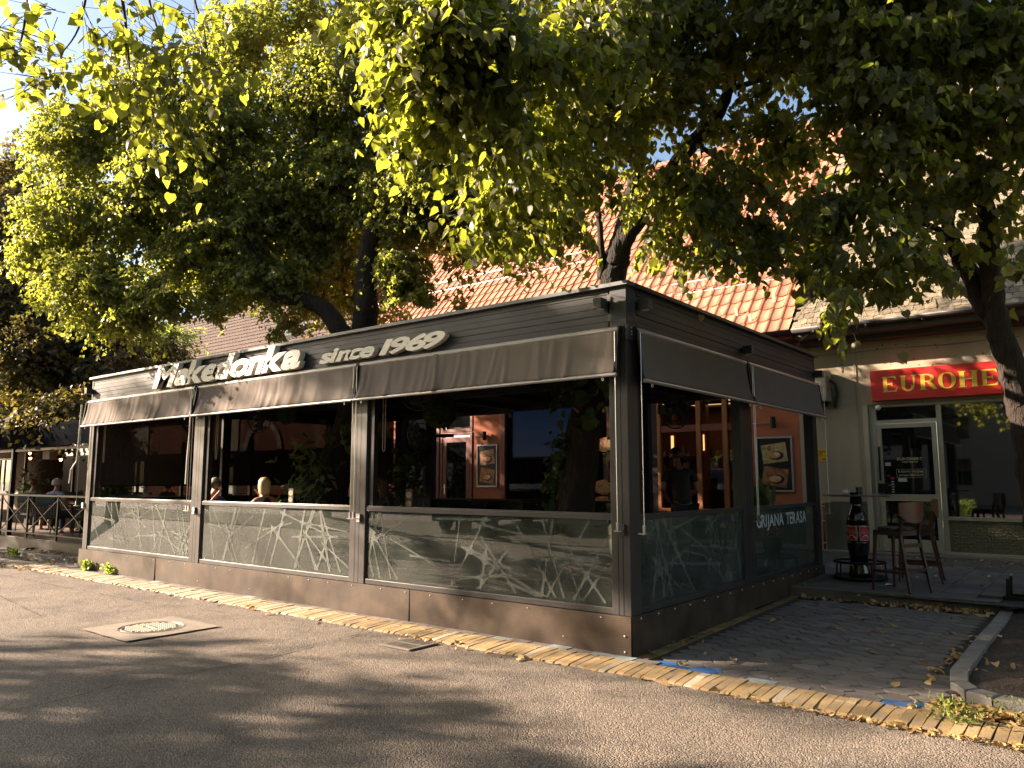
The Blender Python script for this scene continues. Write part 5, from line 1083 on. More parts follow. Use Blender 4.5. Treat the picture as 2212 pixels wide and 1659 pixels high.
# trees across and along the road, behind the viewer: they throw the dappled shade, some are added to block light
def offtree(x, y, label, blobs, lm=lf_lin, size=.15, seed=1, h=5, lean=0):
    tree('linden_tree', label, (x, y, 0), blobs, 'small', size, lm, [([(x,y-lean,-.1),(x+.1,y-lean,h*.5),(x,y-lean*.8,h),(x+.3,y,h+2)], [.26,.22,.18,.08])], group='lindens across the road', droop=.5, per=8, seed=seed, twigs=False, spray=18)
offtree(-12.5, -11.5, 'linden across the road behind the viewpoint', [((-19.4,-11.2,5.2),(2.3,1.4,1.3),1900),((-18.2,-11,7.5),(1.2,.8,.8),800),((-16.3,-11,7.0),(2.0,.8,1.6),2100),((-13.0,-11,6.9),(2.6,.8,1.9),2900),((-9.5,-11,6.3),(2.6,1.5,2.0),3000),((-16.5,-11,4.2),(3.5,.7,1.4),2100),((-11,-11,4.2),(3.2,.8,1.4),1900)], seed=41)
offtree(-24.5, -12.5, 'linden beside the road up the street with leaf masses shaped for shade', [((-23.0,-11.6,12.1),(3.2,.4,1.1),3800),((-24.2,-11.6,13.9),(2.4,.4,.75),2000),((-23.6,-11.6,13.3),(2.6,.4,.4),1500),((-29.5,-11.6,13.3),(3.2,.4,.5),480),((-30.5,-11.6,12.1),(3,.4,.5),300),((-27.6,-11.6,14.6),(1.8,.4,.6),700),((-11.3,-4.5,12.8),(2.0,1.8,1.9),2800),((-8.6,-3.5,11.6),(2.2,1.6,1.2),2000)], seed=43, h=8, lean=3.2)  # flat leaf masses shaped to shade the terrace front and nearer crowns
offtree(-3.5, -12.5, 'linden across the road nearest the viewpoint', [((-5.5,-12,6.5),(2.6,1.6,3.4),3400),((-2,-12.2,6.5),(2.6,1.6,3.6),3400),((1.5,-12.5,6.2),(2.6,1.6,3.6),3400)], seed=47)
offtree(9, -13, 'linden across the road to the right of the viewpoint thickened for shade', [((5,-13,6),(2.8,2,4),3600),((9,-13,6),(3,2,4),3600),((13,-13,6.5),(3,2,4),3600)], seed=49)  # crown row thickened to keep sun off the ground at the right

offtree(5.5, -8.5, 'unseen linden added beside the viewpoint to block sky light over the road', [((2.5,-8,8.5),(3.2,2.6,2.2),3600),((6.5,-6,8),(3,2.6,2.4),3200),((-1,-9.5,8.8),(2.4,2,1.6),1500),((5,-9.5,9.5),(3,2.5,2),2600)], seed=51, h=6)  # added crown out of view, shuts out sky light above the viewpoint
offtree(9.5, 1.5, 'unseen linden added right of the planting bed to block sky light', [((8.6,.5,5.2),(2.2,3,2.6),4200),((8.8,4.5,5.6),(2.2,2.6,2.8),4200),((9,8,6),(2.4,2.2,3),3200),((8,2,9),(3,3,2),3600)], seed=53, h=5)  # added out of view to keep sky light off the right wall

offtree(-28, -8, 'unseen linden added further up the road to shade the neighbouring terrace', [((-24.5,-4.2,6.0),(2.6,1.8,1.9),2600),((-28,-5.5,7),(2.8,2,2.0),2600),((-22,-3.6,4.6),(1.8,1.4,1.2),1000),((-31.5,-6.5,7.5),(2.5,2,2),1800)], seed=57, h=5)  # crown put out of view to darken the left terrace and maple

# ================================================================== neighbours at the left
lb = thing('brick_building', 'long low building with brown tiled roof and brick fronts left of the restaurant', 'building', (-26, 9, 0))
brk = mat('red_brick', (.26, .075, .04), .9, var=.3, island=True, scale=5, bump=.5, bscale=80, bdist=.004); mort = mat('pale_mortar', (.22, .19, .15), .95); palep2 = mat('pale_render', (.42, .36, .27), .9, var=.1)
MB().box((-44, YW+.02, 0), (-16.02, YW+.4, 4.3)).build('wall', mort, lb)
def brickpatch(x0, x1, z0, z1, y, par, limit=300):
    n = 0; rb = MB(); r_ = 0; z = z0
    while z < z1-.05:
        x = x0+(r_ % 2)*-.11
        while x < x1-.03:
            a, c = max(x0, x), min(x1, x+.215)
            if c-a > .03:
                if n < limit: MB().box((a, y-.015, z), (c, y+.005, z+.062)).build('brick', brk, par)
                else: rb.box((a, y-.015, z), (c, y+.005, z+.062))
                n += 1
            x += .23
        z += .075; r_ += 1
    if rb.v: rb.build('brick', brk, par, kind='stuff')
brickpatch(-20.2, -17.6, .9, 2.2, YW+.02, lb, 150)
rb = MB()
for (x0, x1, z0, z1) in ((-20.2, -16.1, .3, .9), (-20.2, -16.1, 2.2, 4.2), (-26.5, -21.5, .3, 4.2), (-32, -28, .3, 4.2)):
    z = z0; r_ = 0
    while z < z1-.05:
        x = x0+(r_ % 2)*.11
        while x < x1-.2: rb.box((x, YW+.005, z), (x+.215, YW+.022, z+.062)); x += .23
        z += .075; r_ += 1
rb.build('brick', brk, lb, kind='stuff')
for k, x in enumerate((-20.9, -27.2, -33.5)):
    MB().box((x-.55, YW-.02, .3), (x+.55, YW+.018, 4.2)).build('wall_strip', palep2, lb); f = frame('window', x-.45, x+.45, .9, 2.4, white_paint, .06, YW-.05, .05, lb); MB().box((x-.39, YW-.03, .96), (x+.39, YW-.025, 2.34)).build('pane', dglass, f)
b = MB(); n = 16
for k in range(n):
    a0, a1 = pi*k/n, pi*(k+1)/n; b.prism([(-18.9+.9*cos(a0), 2.5+.9*sin(a0)), (-18.9+1.12*cos(a0), 2.5+1.12*sin(a0)), (-18.9+1.12*cos(a1-.03), 2.5+1.12*sin(a1-.03)), (-18.9+.9*cos(a1-.03), 2.5+.9*sin(a1-.03))], YW-.04, YW, lambda u, v, w_: (u, w_, v))
b.build('brick_arch', palep2, lb, kind='stuff')
brn = mat('brown_ribbed_tile', (.060, .040, .030), .85, var=.25, scale=3, bump=.6, bscale=30, bdist=.01, col2=(.115, .078, .058))
t_ = thing('tiled_roof', 'weathered brown ribbed tile roof of the low building at the left', 'roof', (-26, 8.2, 4.3)); SB = .9; TB = math.atan(SB)
MB().quad((-44, 8.1, 4.22), (-16.1, 8.1, 4.22), (-16.1, 14.6, 4.22+SB*6.5), (-44, 14.6, 4.22+SB*6.5)).quad((-44, 21, 4.22), (-16.1, 21, 4.22), (-16.1, 14.6, 4.22+SB*6.5), (-44, 14.6, 4.22+SB*6.5)).build('roof_deck', dark_wood, t_)
# rows of curved tiles, each row its own stepped sheet
V = []; F = []; rows = int(6.5/cos(TB)/.34)
for r_ in range(rows):
    s0 = r_*.34; nx = int(27.8/.055); i0 = len(V)
    for e, lift in ((0, .055), (.37, .022)):
        y = 8.06+(s0+e)*cos(TB); z = 4.28+(s0+e)*sin(TB)
        for i in range(nx+1):
            x = -44+i*.055; wv_ = .04*abs(sin(pi*(i)/4))+ (RNG.random()*.006); V.append((x, y-(lift+wv_)*sin(TB), z+(lift+wv_)*cos(TB)))
    for i in range(nx): F.append((i0+i, i0+i+1, i0+nx+2+i, i0+nx+1+i))
npmesh('roof_tile', V, F, brn, t_, kind='stuff')
for x, y in ((-20.8, 11.2), (-27.5, 9.9)):
    z = 4.3+SB*(y-8.1); b = MB(); b.v = [(x-.5,y-.35,z-.3),(x+.5,y-.35,z-.3),(x+.5,y+.35,z+.33),(x-.5,y+.35,z+.33),(x-.5,y-.45,z-.1),(x+.5,y-.45,z-.1),(x+.5,y+.25,z+.5),(x-.5,y+.25,z+.5)]
    b.f = [(0,3,2,1),(4,5,6,7),(0,1,5,4),(1,2,6,5),(2,3,7,6),(3,0,4,7)]; b.build('skylight', cap, t_)
MB().box((-16.1, 8.1, 3.9), (-15.8, 10.4, 6.0)).build('fire_wall', brk, lb)
# white gabled house and others behind
wh = thing('white_house', 'tall white rendered house seen through the leaves behind the brown roof', 'building', (-30, 24, 0)); whm = mat('weathered_white_render', (.50, .50, .47), .9, var=.12, scale=1.5)
MB().box((-34, 22, 0), (-20, 30, 13)).build('wall', whm, wh); b = MB(); b.prism([(-34.4, 12.9), (-19.6, 12.9), (-27, 18)], 21.8, 30, lambda u, v, w_: (u, w_, v)); b.build('roof', whm, wh)
for x in (-31.5, -28.5, -25.5, -22.5): f = frame('window', x-.5, x+.5, 8.2, 10, cap, .07, 21.95, .05, wh); MB().box((x-.42, 21.96, 8.28), (x+.42, 21.97, 9.92)).build('pane', dglass, f)
MB().box((-24, 24, 15), (-23.2, 24.8, 18)).build('chimney', brk, wh)
ch = thing('cream_house', 'sunlit cream house with red roof far left behind the maple trunk', 'building', (-55, 14, 0)); crm = mat('cream_house_render', (.50, .40, .26), .9, var=.08)
MB().box((-66, 10, 0), (-42, 20, 7.6)).build('wall', crm, ch); b = MB(); b.prism([(9.4, 7.5), (20.6, 7.5), (15, 12)], -66.5, -41.5, lambda u, v, w_: (w_, u, v)); b.build('roof', mat('red_far_roof', (.25, .08, .05), .9), ch)
for k in range(7):
    x = -64+k*3.2
    for z0 in (1.2, 4.4): f = frame('window', x, x+1.1, z0, z0+1.7, white_paint, .08, 9.93, .06, ch); MB().box((x+.08, 9.95, z0+.08), (x+1.02, 9.96, z0+1.62)).build('pane', dglass, f)
    if k < 6: MB().box((x+1.5, 9.9, 0), (x+1.7, 10.02, 7.4)).build('pilaster', white_paint, ch)

# the neighbouring covered terrace
nt_ = thing('neighbouring_terrace', 'black canopied wooden terrace of the neighbouring cafe at the far left', 'terrace', (-18, 3, 0))
canv = mat('black_canopy_cloth', (.007, .008, .010), .9, spec=.0, bump=.3, bscale=3, bdist=.03)
deckm = mat('worn_timber_deck', (.09, .06, .04), .8, var=.3, scale=6, streak=(1, 6, 1))
MB().box((-42, .78, 0), (-12.9, 7.5, .28)).build('platform', metal_black, nt_)
for k in range(30): MB().box((-42, .80+k*.22, .281), (-12.9, 1.0+k*.22, .30)).build('deck_board', deckm, nt_)
for x in (-41.9, -35, -30, -25.9, -21.5, -17.45, -13.1):
    MB().box((x-.05, .82, .3), (x+.05, .92, 2.7)).build('post', metal_black, nt_); MB().box((x-.05, 7.3, .3), (x+.05, 7.4, 2.9)).build('post', metal_black, nt_)
b = MB(); nn = 80
for i in range(nn+1):
    x = -42.2+29.4*i/nn; s_ = .03*sin(i*.8)+.02*sin(i*2.1)
    b.v += [(x, 7.6, 3.6), (x, 4.0, 3.35), (x, .70, 2.86+.01*sin(i)), (x, .66+.02*sin(i*.7), 2.80), (x, .68+s_*.5, 2.55+.01*sin(i*1.3)), (x, .72+s_, 2.36+.01*sin(i*.9))]
for i in range(nn):
    for k in range(5): b.f.append((i*6+k, (i+1)*6+k, (i+1)*6+k+1, i*6+k+1))
o = b.build('canopy', canv, nt_, smooth=False)
MB().box((-42, .85, 2.28), (-12.9, .93, 2.34)).build('beam', metal_black, nt_); MB().box((-42, 7.42, .3), (-12.9, 7.5, 1.1)).build('back_wall', deckm, nt_)
bz = mat('brown_render', (.09, .05, .03), .9, var=.1); MB().box((-36.6, 7.52, .3), (-33.8, 7.6, 3.4)).build('back_panel', bz, nt_)
MB().box((-12.95, .78, .3), (-12.87, 7.5, .45)).build('side_curb', metal_black, nt_)
MB().box((-42, .80, 1.24), (-12.95, .84, 1.28)).build('handrail', metal_black, nt_); MB().box((-42, .80, .40), (-12.95, .83, .43)).build('bottom_rail', metal_black, nt_)
for k in range(17):
    x = -12.98-k*1.62
    MB().box((x-.02, .80, .3), (x+.02, .84, 1.26)).build('baluster', metal_black, nt_)
    MB().bar((x, .82, .45), (x-1.6, .82, 1.2), .02).bar((x, .83, 1.2), (x-1.6, .83, .45), .02).build('cross_brace', metal_black, nt_)
MB().box((-42, 7.62, .3), (-36.6, 7.7, 3.4)).build('back_panel', bz, nt_)
wn = thing('white_window', 'white framed tall window behind the neighbouring cafe terrace', 'window', (-38, 7.5, .5))
f = frame('frame', -38.6, -36.75, 1.0, 2.62, mat('grey_white_window_frame', (.35, .36, .35), .5), .09, 7.5, .08, wn); MB().box((-38.5, 7.54, 1.08), (-36.85, 7.55, 2.54)).build('pane', dglass, f); MB().box((-38.0, 7.5, 1.09), (-37.93, 7.53, 2.53)).build('mullion', bpy.data.materials['grey_white_window_frame'], f)
ns = thing('notice_sheet', 'pale notice sheets on the bright wall behind the neighbouring terrace', 'notice', (-32, 8.5, 2)); MB().box((-37.0, 8.6, .3), (-30.6, 8.66, 3.6)).build('board', mat('bright_white_wall', (.30, .28, .25), .8), ns)
for z in (1.75, 2.12): fr2('border', -31.7, -31.35, z, z+.32, .012, 8.585, .01, ns, metal_black)
# pendant bulbs, speaker, awning crank
copper = mat('copper_shade', (.35, .13, .06), .3, .9); glow = mat('glowing_bulb', (1, .7, .4), .5, emit=(1, .42, .12), estr=5)
for k, (x, y, z) in enumerate(((-19.4, 1.9, 2.36), (-19.9, 2.1, 2.24), (-17.4, 1.9, 2.16))):
    t_ = thing('pendant_lamp', ['higher of the two lit copper pendant bulbs', 'lower left lit copper pendant bulb', 'lit copper pendant bulb nearer the dark bush'][k]+' under the black canopy', 'pendant lamp', (x, y, z), 0, 'pendant bulbs under the canopy')
    MB().lathe([(.14,-.02),(.11,.02),(.05,.07),(.02,.10)], 16, (x, y, z)).build('lamp_shade', copper, t_); MB().ell((x, y, z-.03), (.035,.035,.05)).build('bulb', glow, t_, smooth=True); MB().tube([(x, y, z+.1), (x, y, 3.0)], .006, 5).build('cord', metal_black, t_)
sp = thing('speaker_box', 'beige box speaker under the black canopy beside the tree trunk', 'speaker', (-18.2, 1.9, 2.25)); MB().box((-18.45, 1.85, 2.14), (-17.98, 2.1, 2.38)).build('body', mat('beige_plastic', (.22, .17, .11), .5), sp, bevel=.03); MB().box((-18.25, 1.95, 2.38), (-18.2, 2.0, 3.0)).build('bracket', metal_black, sp)
ck = thing('awning_crank', 'white awning crank rod hanging at the left end of the terrace', 'crank', (-11.6, -.1, 1.5)); MB().tube([(-11.5,-.12,3.0),(-11.53,-.12,2.2),(-11.56,-.12,1.95),(-11.72,-.14,1.8),(-11.76,-.14,1.55)], .012, 6).build('rod', white_paint, ck)
ck = thing('awning_crank', 'white awning crank rod hanging by the second post of the front', 'crank', (-7.7, -.14, 1.5)); MB().tube([(-7.56,-.15,3.0),(-7.57,-.15,2.3),(-7.60,-.15,1.95),(-7.61,-.15,1.55)], .011, 6).build('rod', white_paint, ck)

# ================================================================== furniture
greenc = mat('dark_green_canvas', (.022, .040, .036), .8, var=.15, scale=8, bump=.2, bscale=40); rattan = mat('dark_rattan', (.02, .015, .012), .6)
def garden_chair():
    t_ = thing('garden_chair', 'x', 'chair')
    MB().box((-.25,-.22,.40), (.25,.25,.47)).build('seat', greenc, t_, bevel=.02)
    b = MB(); 
    for k in range(7):
        for j in range(5): b.cbox((-.21+k*.07, -.27-j*.01, .52+j*.055), (.058, .015, .042))
    b.build('backrest', rattan, t_); MB().box((-.26,-.33,.76), (.26,-.27,.98)).build('slipcover', greenc, t_, bevel=.02)
    for sx in (-1, 1):
        MB().tube([(sx*.27,-.3,.95),(sx*.27,-.26,.5),(sx*.28,-.30,0)], .014, 6).build('leg', rattan, t_); MB().tube([(sx*.28,.22,0),(sx*.27,.22,.64),(sx*.27,-.28,.68)], .014, 6).build('armrest', rattan, t_)
    return t_
GC = garden_chair(); first = [True]
def place(proto, used, loc, rz, label, group):
    if used[0]: used[0] = False; proto.location = loc; proto.rotation_euler = (0,0,rz); proto['label'] = label; proto['group'] = group; return proto
    return dup(proto, loc, rz, label, group)
for k, (x, y, rz_, lb_) in enumerate(((-16.5,1.5,.5,'green covered rattan chair the man in light blue sits on'), (-18.2,1.7,.4,'green covered rattan chair at the far left behind the railing'), (-17.8,3.2,2.9,'green covered rattan chair facing the viewer beyond the table'), (-15.0,1.7,.9,'empty green covered rattan chair right of the man in light blue'), (-14.4,2.1,1.3,'empty green covered rattan chair nearest the terrace end'), (-19.6,3.0,-2.4,'green covered rattan chair under the pendant bulbs'), (-15.8,3.6,2.6,'green covered rattan chair behind the dark bush'))):
    place(GC, first, (x, y, .3), rz_, lb_, 'green covered chairs on the neighbouring terrace')
tabm = mat('light_wood_tabletop', (.30, .17, .07), .5, var=.2, scale=5, streak=(1, 8, 1)); tabd = mat('dark_tabletop', (.05, .03, .02), .4)
def table():
    t_ = thing('cafe_table', 'x', 'table'); MB().box((-.35,-.35,.72), (.35,.35,.75)).build('tabletop', tabm, t_, bevel=.004); MB().box((-.04,-.04,.03), (.04,.04,.72)).build('pedestal', metal_black, t_); MB().box((-.22,-.22,0), (.22,.22,.03)).build('foot_plate', metal_black, t_); return t_
TB_ = table(); ft = [True]
for x, y, z, lb_ in ((-17.2,2.4,.3,'square wooden table in front of the man in light blue'), (-19.0,2.4,.3,'square wooden table under the pendant bulbs'), (-14.7,3.0,.3,'square wooden table near the open terrace end'), (-7.75,.85,.31,'square wooden table between the smoking couple'), (-5.85,1.45,.31,'square wooden table in front of the dark haired woman'), (-10.2,.95,.31,'square wooden table in the leftmost bay'), (-4.2,.8,.31,'square wooden table by the second menu card'), (-2.0,1.0,.31,'square wooden table by the ivy covered trunk'), (-1.0,2.2,.31,'square wooden table inside the shaded side'), (-1.2,4.2,.31,'square wooden table at the back of the shaded side')):
    place(TB_, ft, (x, y, z), 0, lb_, 'square cafe tables')
quilt = mat('cream_quilted_fabric', (.30, .23, .155), .75, var=.1, scale=4)
legw = mat('light_wooden_leg', (.34, .19, .08), .5)
def tub():
    t_ = thing('tub_chair', 'x', 'chair'); b = MB(); na, nz_ = 28, 12
    for j in range(nz_+1):
        for i in range(na+1):
            a = -pi*.78+pi*1.56*i/na-pi/2; u, v = i/na*14, j/nz_*6; pat_ = .014*abs(sin((u+v)*pi/2)*sin((u-v)*pi/2)); r_ = .29+.03*j/nz_+pat_; top = .44+.42*(1-.45*abs(i/na-.5)*2)*j/nz_
            b.v.append((r_*cos(a), r_*sin(a), top))
    for j in range(nz_):
        for i in range(na): b.f.append((j*(na+1)+i, j*(na+1)+i+1, (j+1)*(na+1)+i+1, (j+1)*(na+1)+i))
    o = b.build('backrest', quilt, t_, smooth=True); o.modifiers.new('s', 'SOLIDIFY').thickness = .035
    MB().lathe([(.20,.39),(.27,.40),(.29,.45),(.27,.49),(.1,.50)], 20).build('seat', quilt, t_, smooth=True)
    for sx in (-1, 1):
        for sy in (-1, 1): MB().tube([(sx*.16, sy*.15, .42), (sx*.23, sy*.21, 0)], [.018, .011], 6).build('leg', legw, t_)
    return t_
TC = tub(); fc = [True]
for x, y, rz_, lb_ in ((-10.7,.95,-1.57,'cream quilted chair left of the leftmost table'), (-9.6,.75,1.3,'cream quilted chair right of the leftmost table'), (-8.45,.8,-1.6,'cream quilted chair the grey haired man sits on'), (-7.05,.85,1.57,'cream quilted chair the blonde woman sits on'), (-5.25,.65,2.6,'cream quilted chair left of the second post'), (-6.3,1.1,-.6,'cream quilted chair with its back to the front glass'), (-4.85,.8,-1.5,'cream quilted chair behind the menu card'), (-3.45,.65,.6,'large cream quilted chair close to the front glass of the third bay'), (-2.65,1.1,-1.4,'cream quilted chair left of the ivy covered trunk'), (-1.35,.75,1.4,'cream quilted chair behind the near corner post'), (-.85,1.6,.3,'cream quilted chair inside the shaded side glass'), (-.6,2.9,2.9,'cream quilted chair behind the side table'), (-5.9,2.3,3.14,'cream quilted chair the dark haired woman sits on'), (-6.3,3.5,-1.0,'cream quilted chair the boy in grey sits on'), (-4.3,1.7,3.1,'cream quilted chair at the back of the third bay')):
    place(TC, fc, (x, y, .31), rz_, lb_, 'quilted chairs on the terrace')
# bar stools and the bottle table outside the shop
dw = mat('walnut_stain', (.045, .016, .009), .4, var=.2, scale=14); ven = mat('red_brown_veneer', (.11, .035, .017), .35, var=.2, scale=10, streak=(6, 1, 1)); leath = mat('black_leather', (.02, .021, .024), .3, var=.2)
def stool():
    t_ = thing('bar_stool', 'x', 'bar stool')
    b = MB(); b.prism([(.21*cos(a)*1.02, .21*sin(a)) for a in [2*pi*k/20 for k in range(20)]], .76, .80, lambda u, v, w_: (u, v, w_)); b.build('seat', leath, t_, bevel=.012)
    MB().box((-.19,-.19,.70), (.19,-.16,.76)).box((-.19,.16,.70), (.19,.19,.76)).box((-.19,-.16,.70), (-.16,.16,.76)).box((.16,-.16,.70), (.19,.16,.76)).build('seat_frame', dw, t_)
    for sx in (-1, 1): MB().tube([(sx*.17,.17,.74), (sx*.205,.215,0)], [.024,.017], 4).build('leg', dw, t_); MB().tube([(sx*.185,-.25,1.05),(sx*.18,-.21,.86),(sx*.175,-.185,.70),(sx*.205,-.30,0)], [.014,.024,.026,.018], 4).build('leg', dw, t_)
    b = MB(); n = 12; prof = []
    for k in range(n+1): a = -1+2*k/n; prof.append((a*.235, -.275+.05*a*a))
    for k, (x, y) in enumerate(prof):
        e = abs(-1+2*k/n); zl = .86+.10*e**3; zu = 1.12-.01*e
        b.v += [(x, y, zl), (x, y, zu), (x*.98, y-.016, zl), (x*.98, y-.016, zu)]
    for k in range(n): i = 4*k; b.f += [(i, i+4, i+5, i+1), (i+2, i+3, i+7, i+6), (i+1, i+5, i+7, i+3), (i, i+2, i+6, i+4)]
    b.f += [(0,1,3,2), (4*n, 4*n+2, 4*n+3, 4*n+1)]; b.build('backrest', ven, t_, smooth=False)
    MB().bar((-.2,.205,.22), (.2,.205,.22), .022, .04).build('stretcher', dw, t_); MB().bar((-.2,-.25,.28), (.2,-.25,.28), .022, .04).bar((-.18,-.215,.58), (.18,-.215,.58), .02, .045).build('stretcher', dw, t_)
    for sx in (-1, 1): MB().bar((sx*.198,.2,.25), (sx*.198,-.26,.25), .02, .035).build('stretcher', dw, t_)
    return t_
ST = stool(); fs = [True]
place(ST, fs, (1.25,4.55,sz(4.55)), 1.57-.42, 'front wooden bar stool with dark seat and red brown back beside the bottle table', 'bar stools by the bottle table')
place(ST, fs, (1.28,5.55,sz(5.55)), 1.57+.12, 'rear wooden bar stool half hidden behind the front one', 'bar stools by the bottle table')
bt = thing('bottle_table', 'high table whose pedestal is a giant cola bottle with a red label', 'bar table', (.576, 5.36, sz(5.36))); z0 = sz(5.36); cc = (.576, 5.36, z0)
cola = mat('dark_cola_plastic', (.006, .004, .004), .12, coat=.6); redl = mat('red_label', (.40, .01, .012), .4); 
MB().lathe([(.13,.02),(.145,.03),(.14,.10),(.118,.20),(.12,.30),(.142,.42),(.15,.50),(.15,.52)], 28, cc).build('bottle_base', cola, bt, smooth=True)
MB().lathe([(.148,.52),(.150,.53),(.150,.74),(.148,.75)], 28, cc).build('label_band', cola, bt, smooth=True)
MB().lathe([(.148,.75),(.135,.84),(.105,.93),(.075,.99),(.068,1.03),(.068,1.045)], 28, cc).build('bottle_neck', cola, bt, smooth=True)
MB().lathe([(.078,1.045),(.082,1.06),(.082,1.10),(.074,1.11),(.078,1.14)], 28, cc).build('bottle_cap', metal_black, bt, smooth=True)
top = mat('purple_printed_tabletop', (.17, .05, .09), .35, var=.4, col2=(.05, .05, .09), scale=5); MB().lathe([(.05,1.14),(.43,1.145),(.435,1.155),(.43,1.165),(.05,1.166)], 40, cc).build('tabletop', top, bt)
for zz, r_ in ((.03, .34), (.24, .33)): MB().tube([(cc[0]+r_*cos(2*pi*k/32), cc[1]+r_*sin(2*pi*k/32), z0+zz) for k in range(33)], .018, 8).build('foot_ring', metal_black, bt, smooth=True)
for k in range(5): a = .4+2*pi*k/5; MB().tube([(cc[0]+.33*cos(a), cc[1]+.33*sin(a), z0+.24), (cc[0]+.34*cos(a), cc[1]+.34*sin(a), z0+.03)], .013, 6).build('ring_strut', metal_black, bt)
MB().lathe([(.33,.0),(.34,.03),(.1,.035)], 32, cc).build('base_plate', metal_black, bt)
lab_w = mat('white_print', (.55, .55, .55), .5)
for th0 in (-1.9, -.62, .75, 2.1, 3.4):       # label panels round the bottle
    def cyl(a, z, r_=.152): return (cc[0]+r_*cos(a), cc[1]+r_*sin(a), z0+z)
    b = MB(); n = 10
    for k in range(n): a0 = th0-.52+1.04*k/n; a1 = th0-.52+1.04*(k+1)/n; b.quad(cyl(a0,.535), cyl(a1,.535), cyl(a1,.735), cyl(a0,.735))
    pnl = b.build('label_panel', redl, bt)
    b = MB()
    for zz in (.537, .729):
        for k in range(n): a0 = th0-.52+1.04*k/n; a1 = th0-.52+1.04*(k+1)/n; b.quad(cyl(a0,zz,.1527), cyl(a1,zz,.1527), cyl(a1,zz+.006,.1527), cyl(a0,zz+.006,.1527))
    for a in (th0-.52, th0+.49): b.quad(cyl(a,.543,.1527), cyl(a+.03,.543,.1527), cyl(a+.03,.729,.1527), cyl(a,.729,.1527))
    for k in range(n): a0 = th0-.48+.96*k/n; a1 = th0-.48+.96*(k+1)/n; f0, f1 = k/n, (k+1)/n; g_ = lambda f: .575+.03*sin(f*5-1); b.quad(cyl(a0,g_(f0),.1529), cyl(a1,g_(f1),.1529), cyl(a1,g_(f1)+.004+.02*f1,.1529), cyl(a0,g_(f0)+.004+.02*f0,.1529))
    b.build('label_border', lab_w, bt)
    me = textmesh('Coca-Cola', 1, .0001, .012, .35); xs_ = [v.co.x for v in me.vertices]; w_ = max(xs_)-min(xs_)
    for v in me.vertices: a = th0-.45+.9*(v.co.x-min(xs_))/w_; p = cyl(a, .635+v.co.y*.075, .1533); v.co = Vector(p)-Vector(bt.location)
    me.update(); me.name = 'label_print'; link('label_print', me, lab_w, bt)
tt_ = z0+1.167
cup = thing('coffee_cup', 'white espresso cup on the bottle table', 'cup', (.48, 5.2, tt_)); MB().lathe([(.02,0),(.032,.02),(.038,.06),(.034,.058),(.02,.01)], 16, (.48,5.2,tt_+.008)).build('cup', white_paint, cup, smooth=True); MB().lathe([(.03,0),(.06,.008),(.06,.010),(.02,.006)], 16, (.48,5.2,tt_)).build('saucer', white_paint, cup); MB().tube([(.517,5.2,tt_+.05),(.54,5.2,tt_+.045),(.535,5.2,tt_+.025),(.51,5.2,tt_+.02)], .005, 5).build('handle', white_paint, cup)
clear = glass('clear_glass', (.93, .95, .95), 1.5, dust=.05)
gl = thing('glass_mug', 'clear glass mug on the bottle table beside the cup', 'glass', (.68, 5.15, tt_)); MB().lathe([(.04,0),(.045,.11),(.042,.11),(.037,.01),(.005,.008)], 18, (.68,5.15,tt_)).build('glass', clear, gl, smooth=True); MB().tube([(.724,5.15,tt_+.09),(.76,5.15,tt_+.08),(.76,5.15,tt_+.04),(.722,5.15,tt_+.03)], .006, 6).build('handle', clear, gl); MB().lathe([(.036,.01),(.036,.045),(.003,.046)], 18, (.68,5.15,tt_)).build('water', mat('pale_drink', (.35,.36,.36), .1), gl)
at_ = thing('ashtray', 'small black ashtray on the bottle table', 'ashtray', (.59, 5.17, tt_)); MB().lathe([(.04,0),(.045,.035),(.038,.035),(.03,.01)], 12, (.59,5.17,tt_)).build('bowl', metal_black, at_)
nap = MB().quad((1.0,4.9,sz(4.9)+.01),(1.1,4.93,sz(4.9)+.025),(1.12,5.02,sz(5)+.008),(1.0,5.0,sz(5)+.02)).build('paper_napkin', white_paint, None); tag(nap, 'crumpled white napkin on the slabs beside the bar stool', 'napkin')

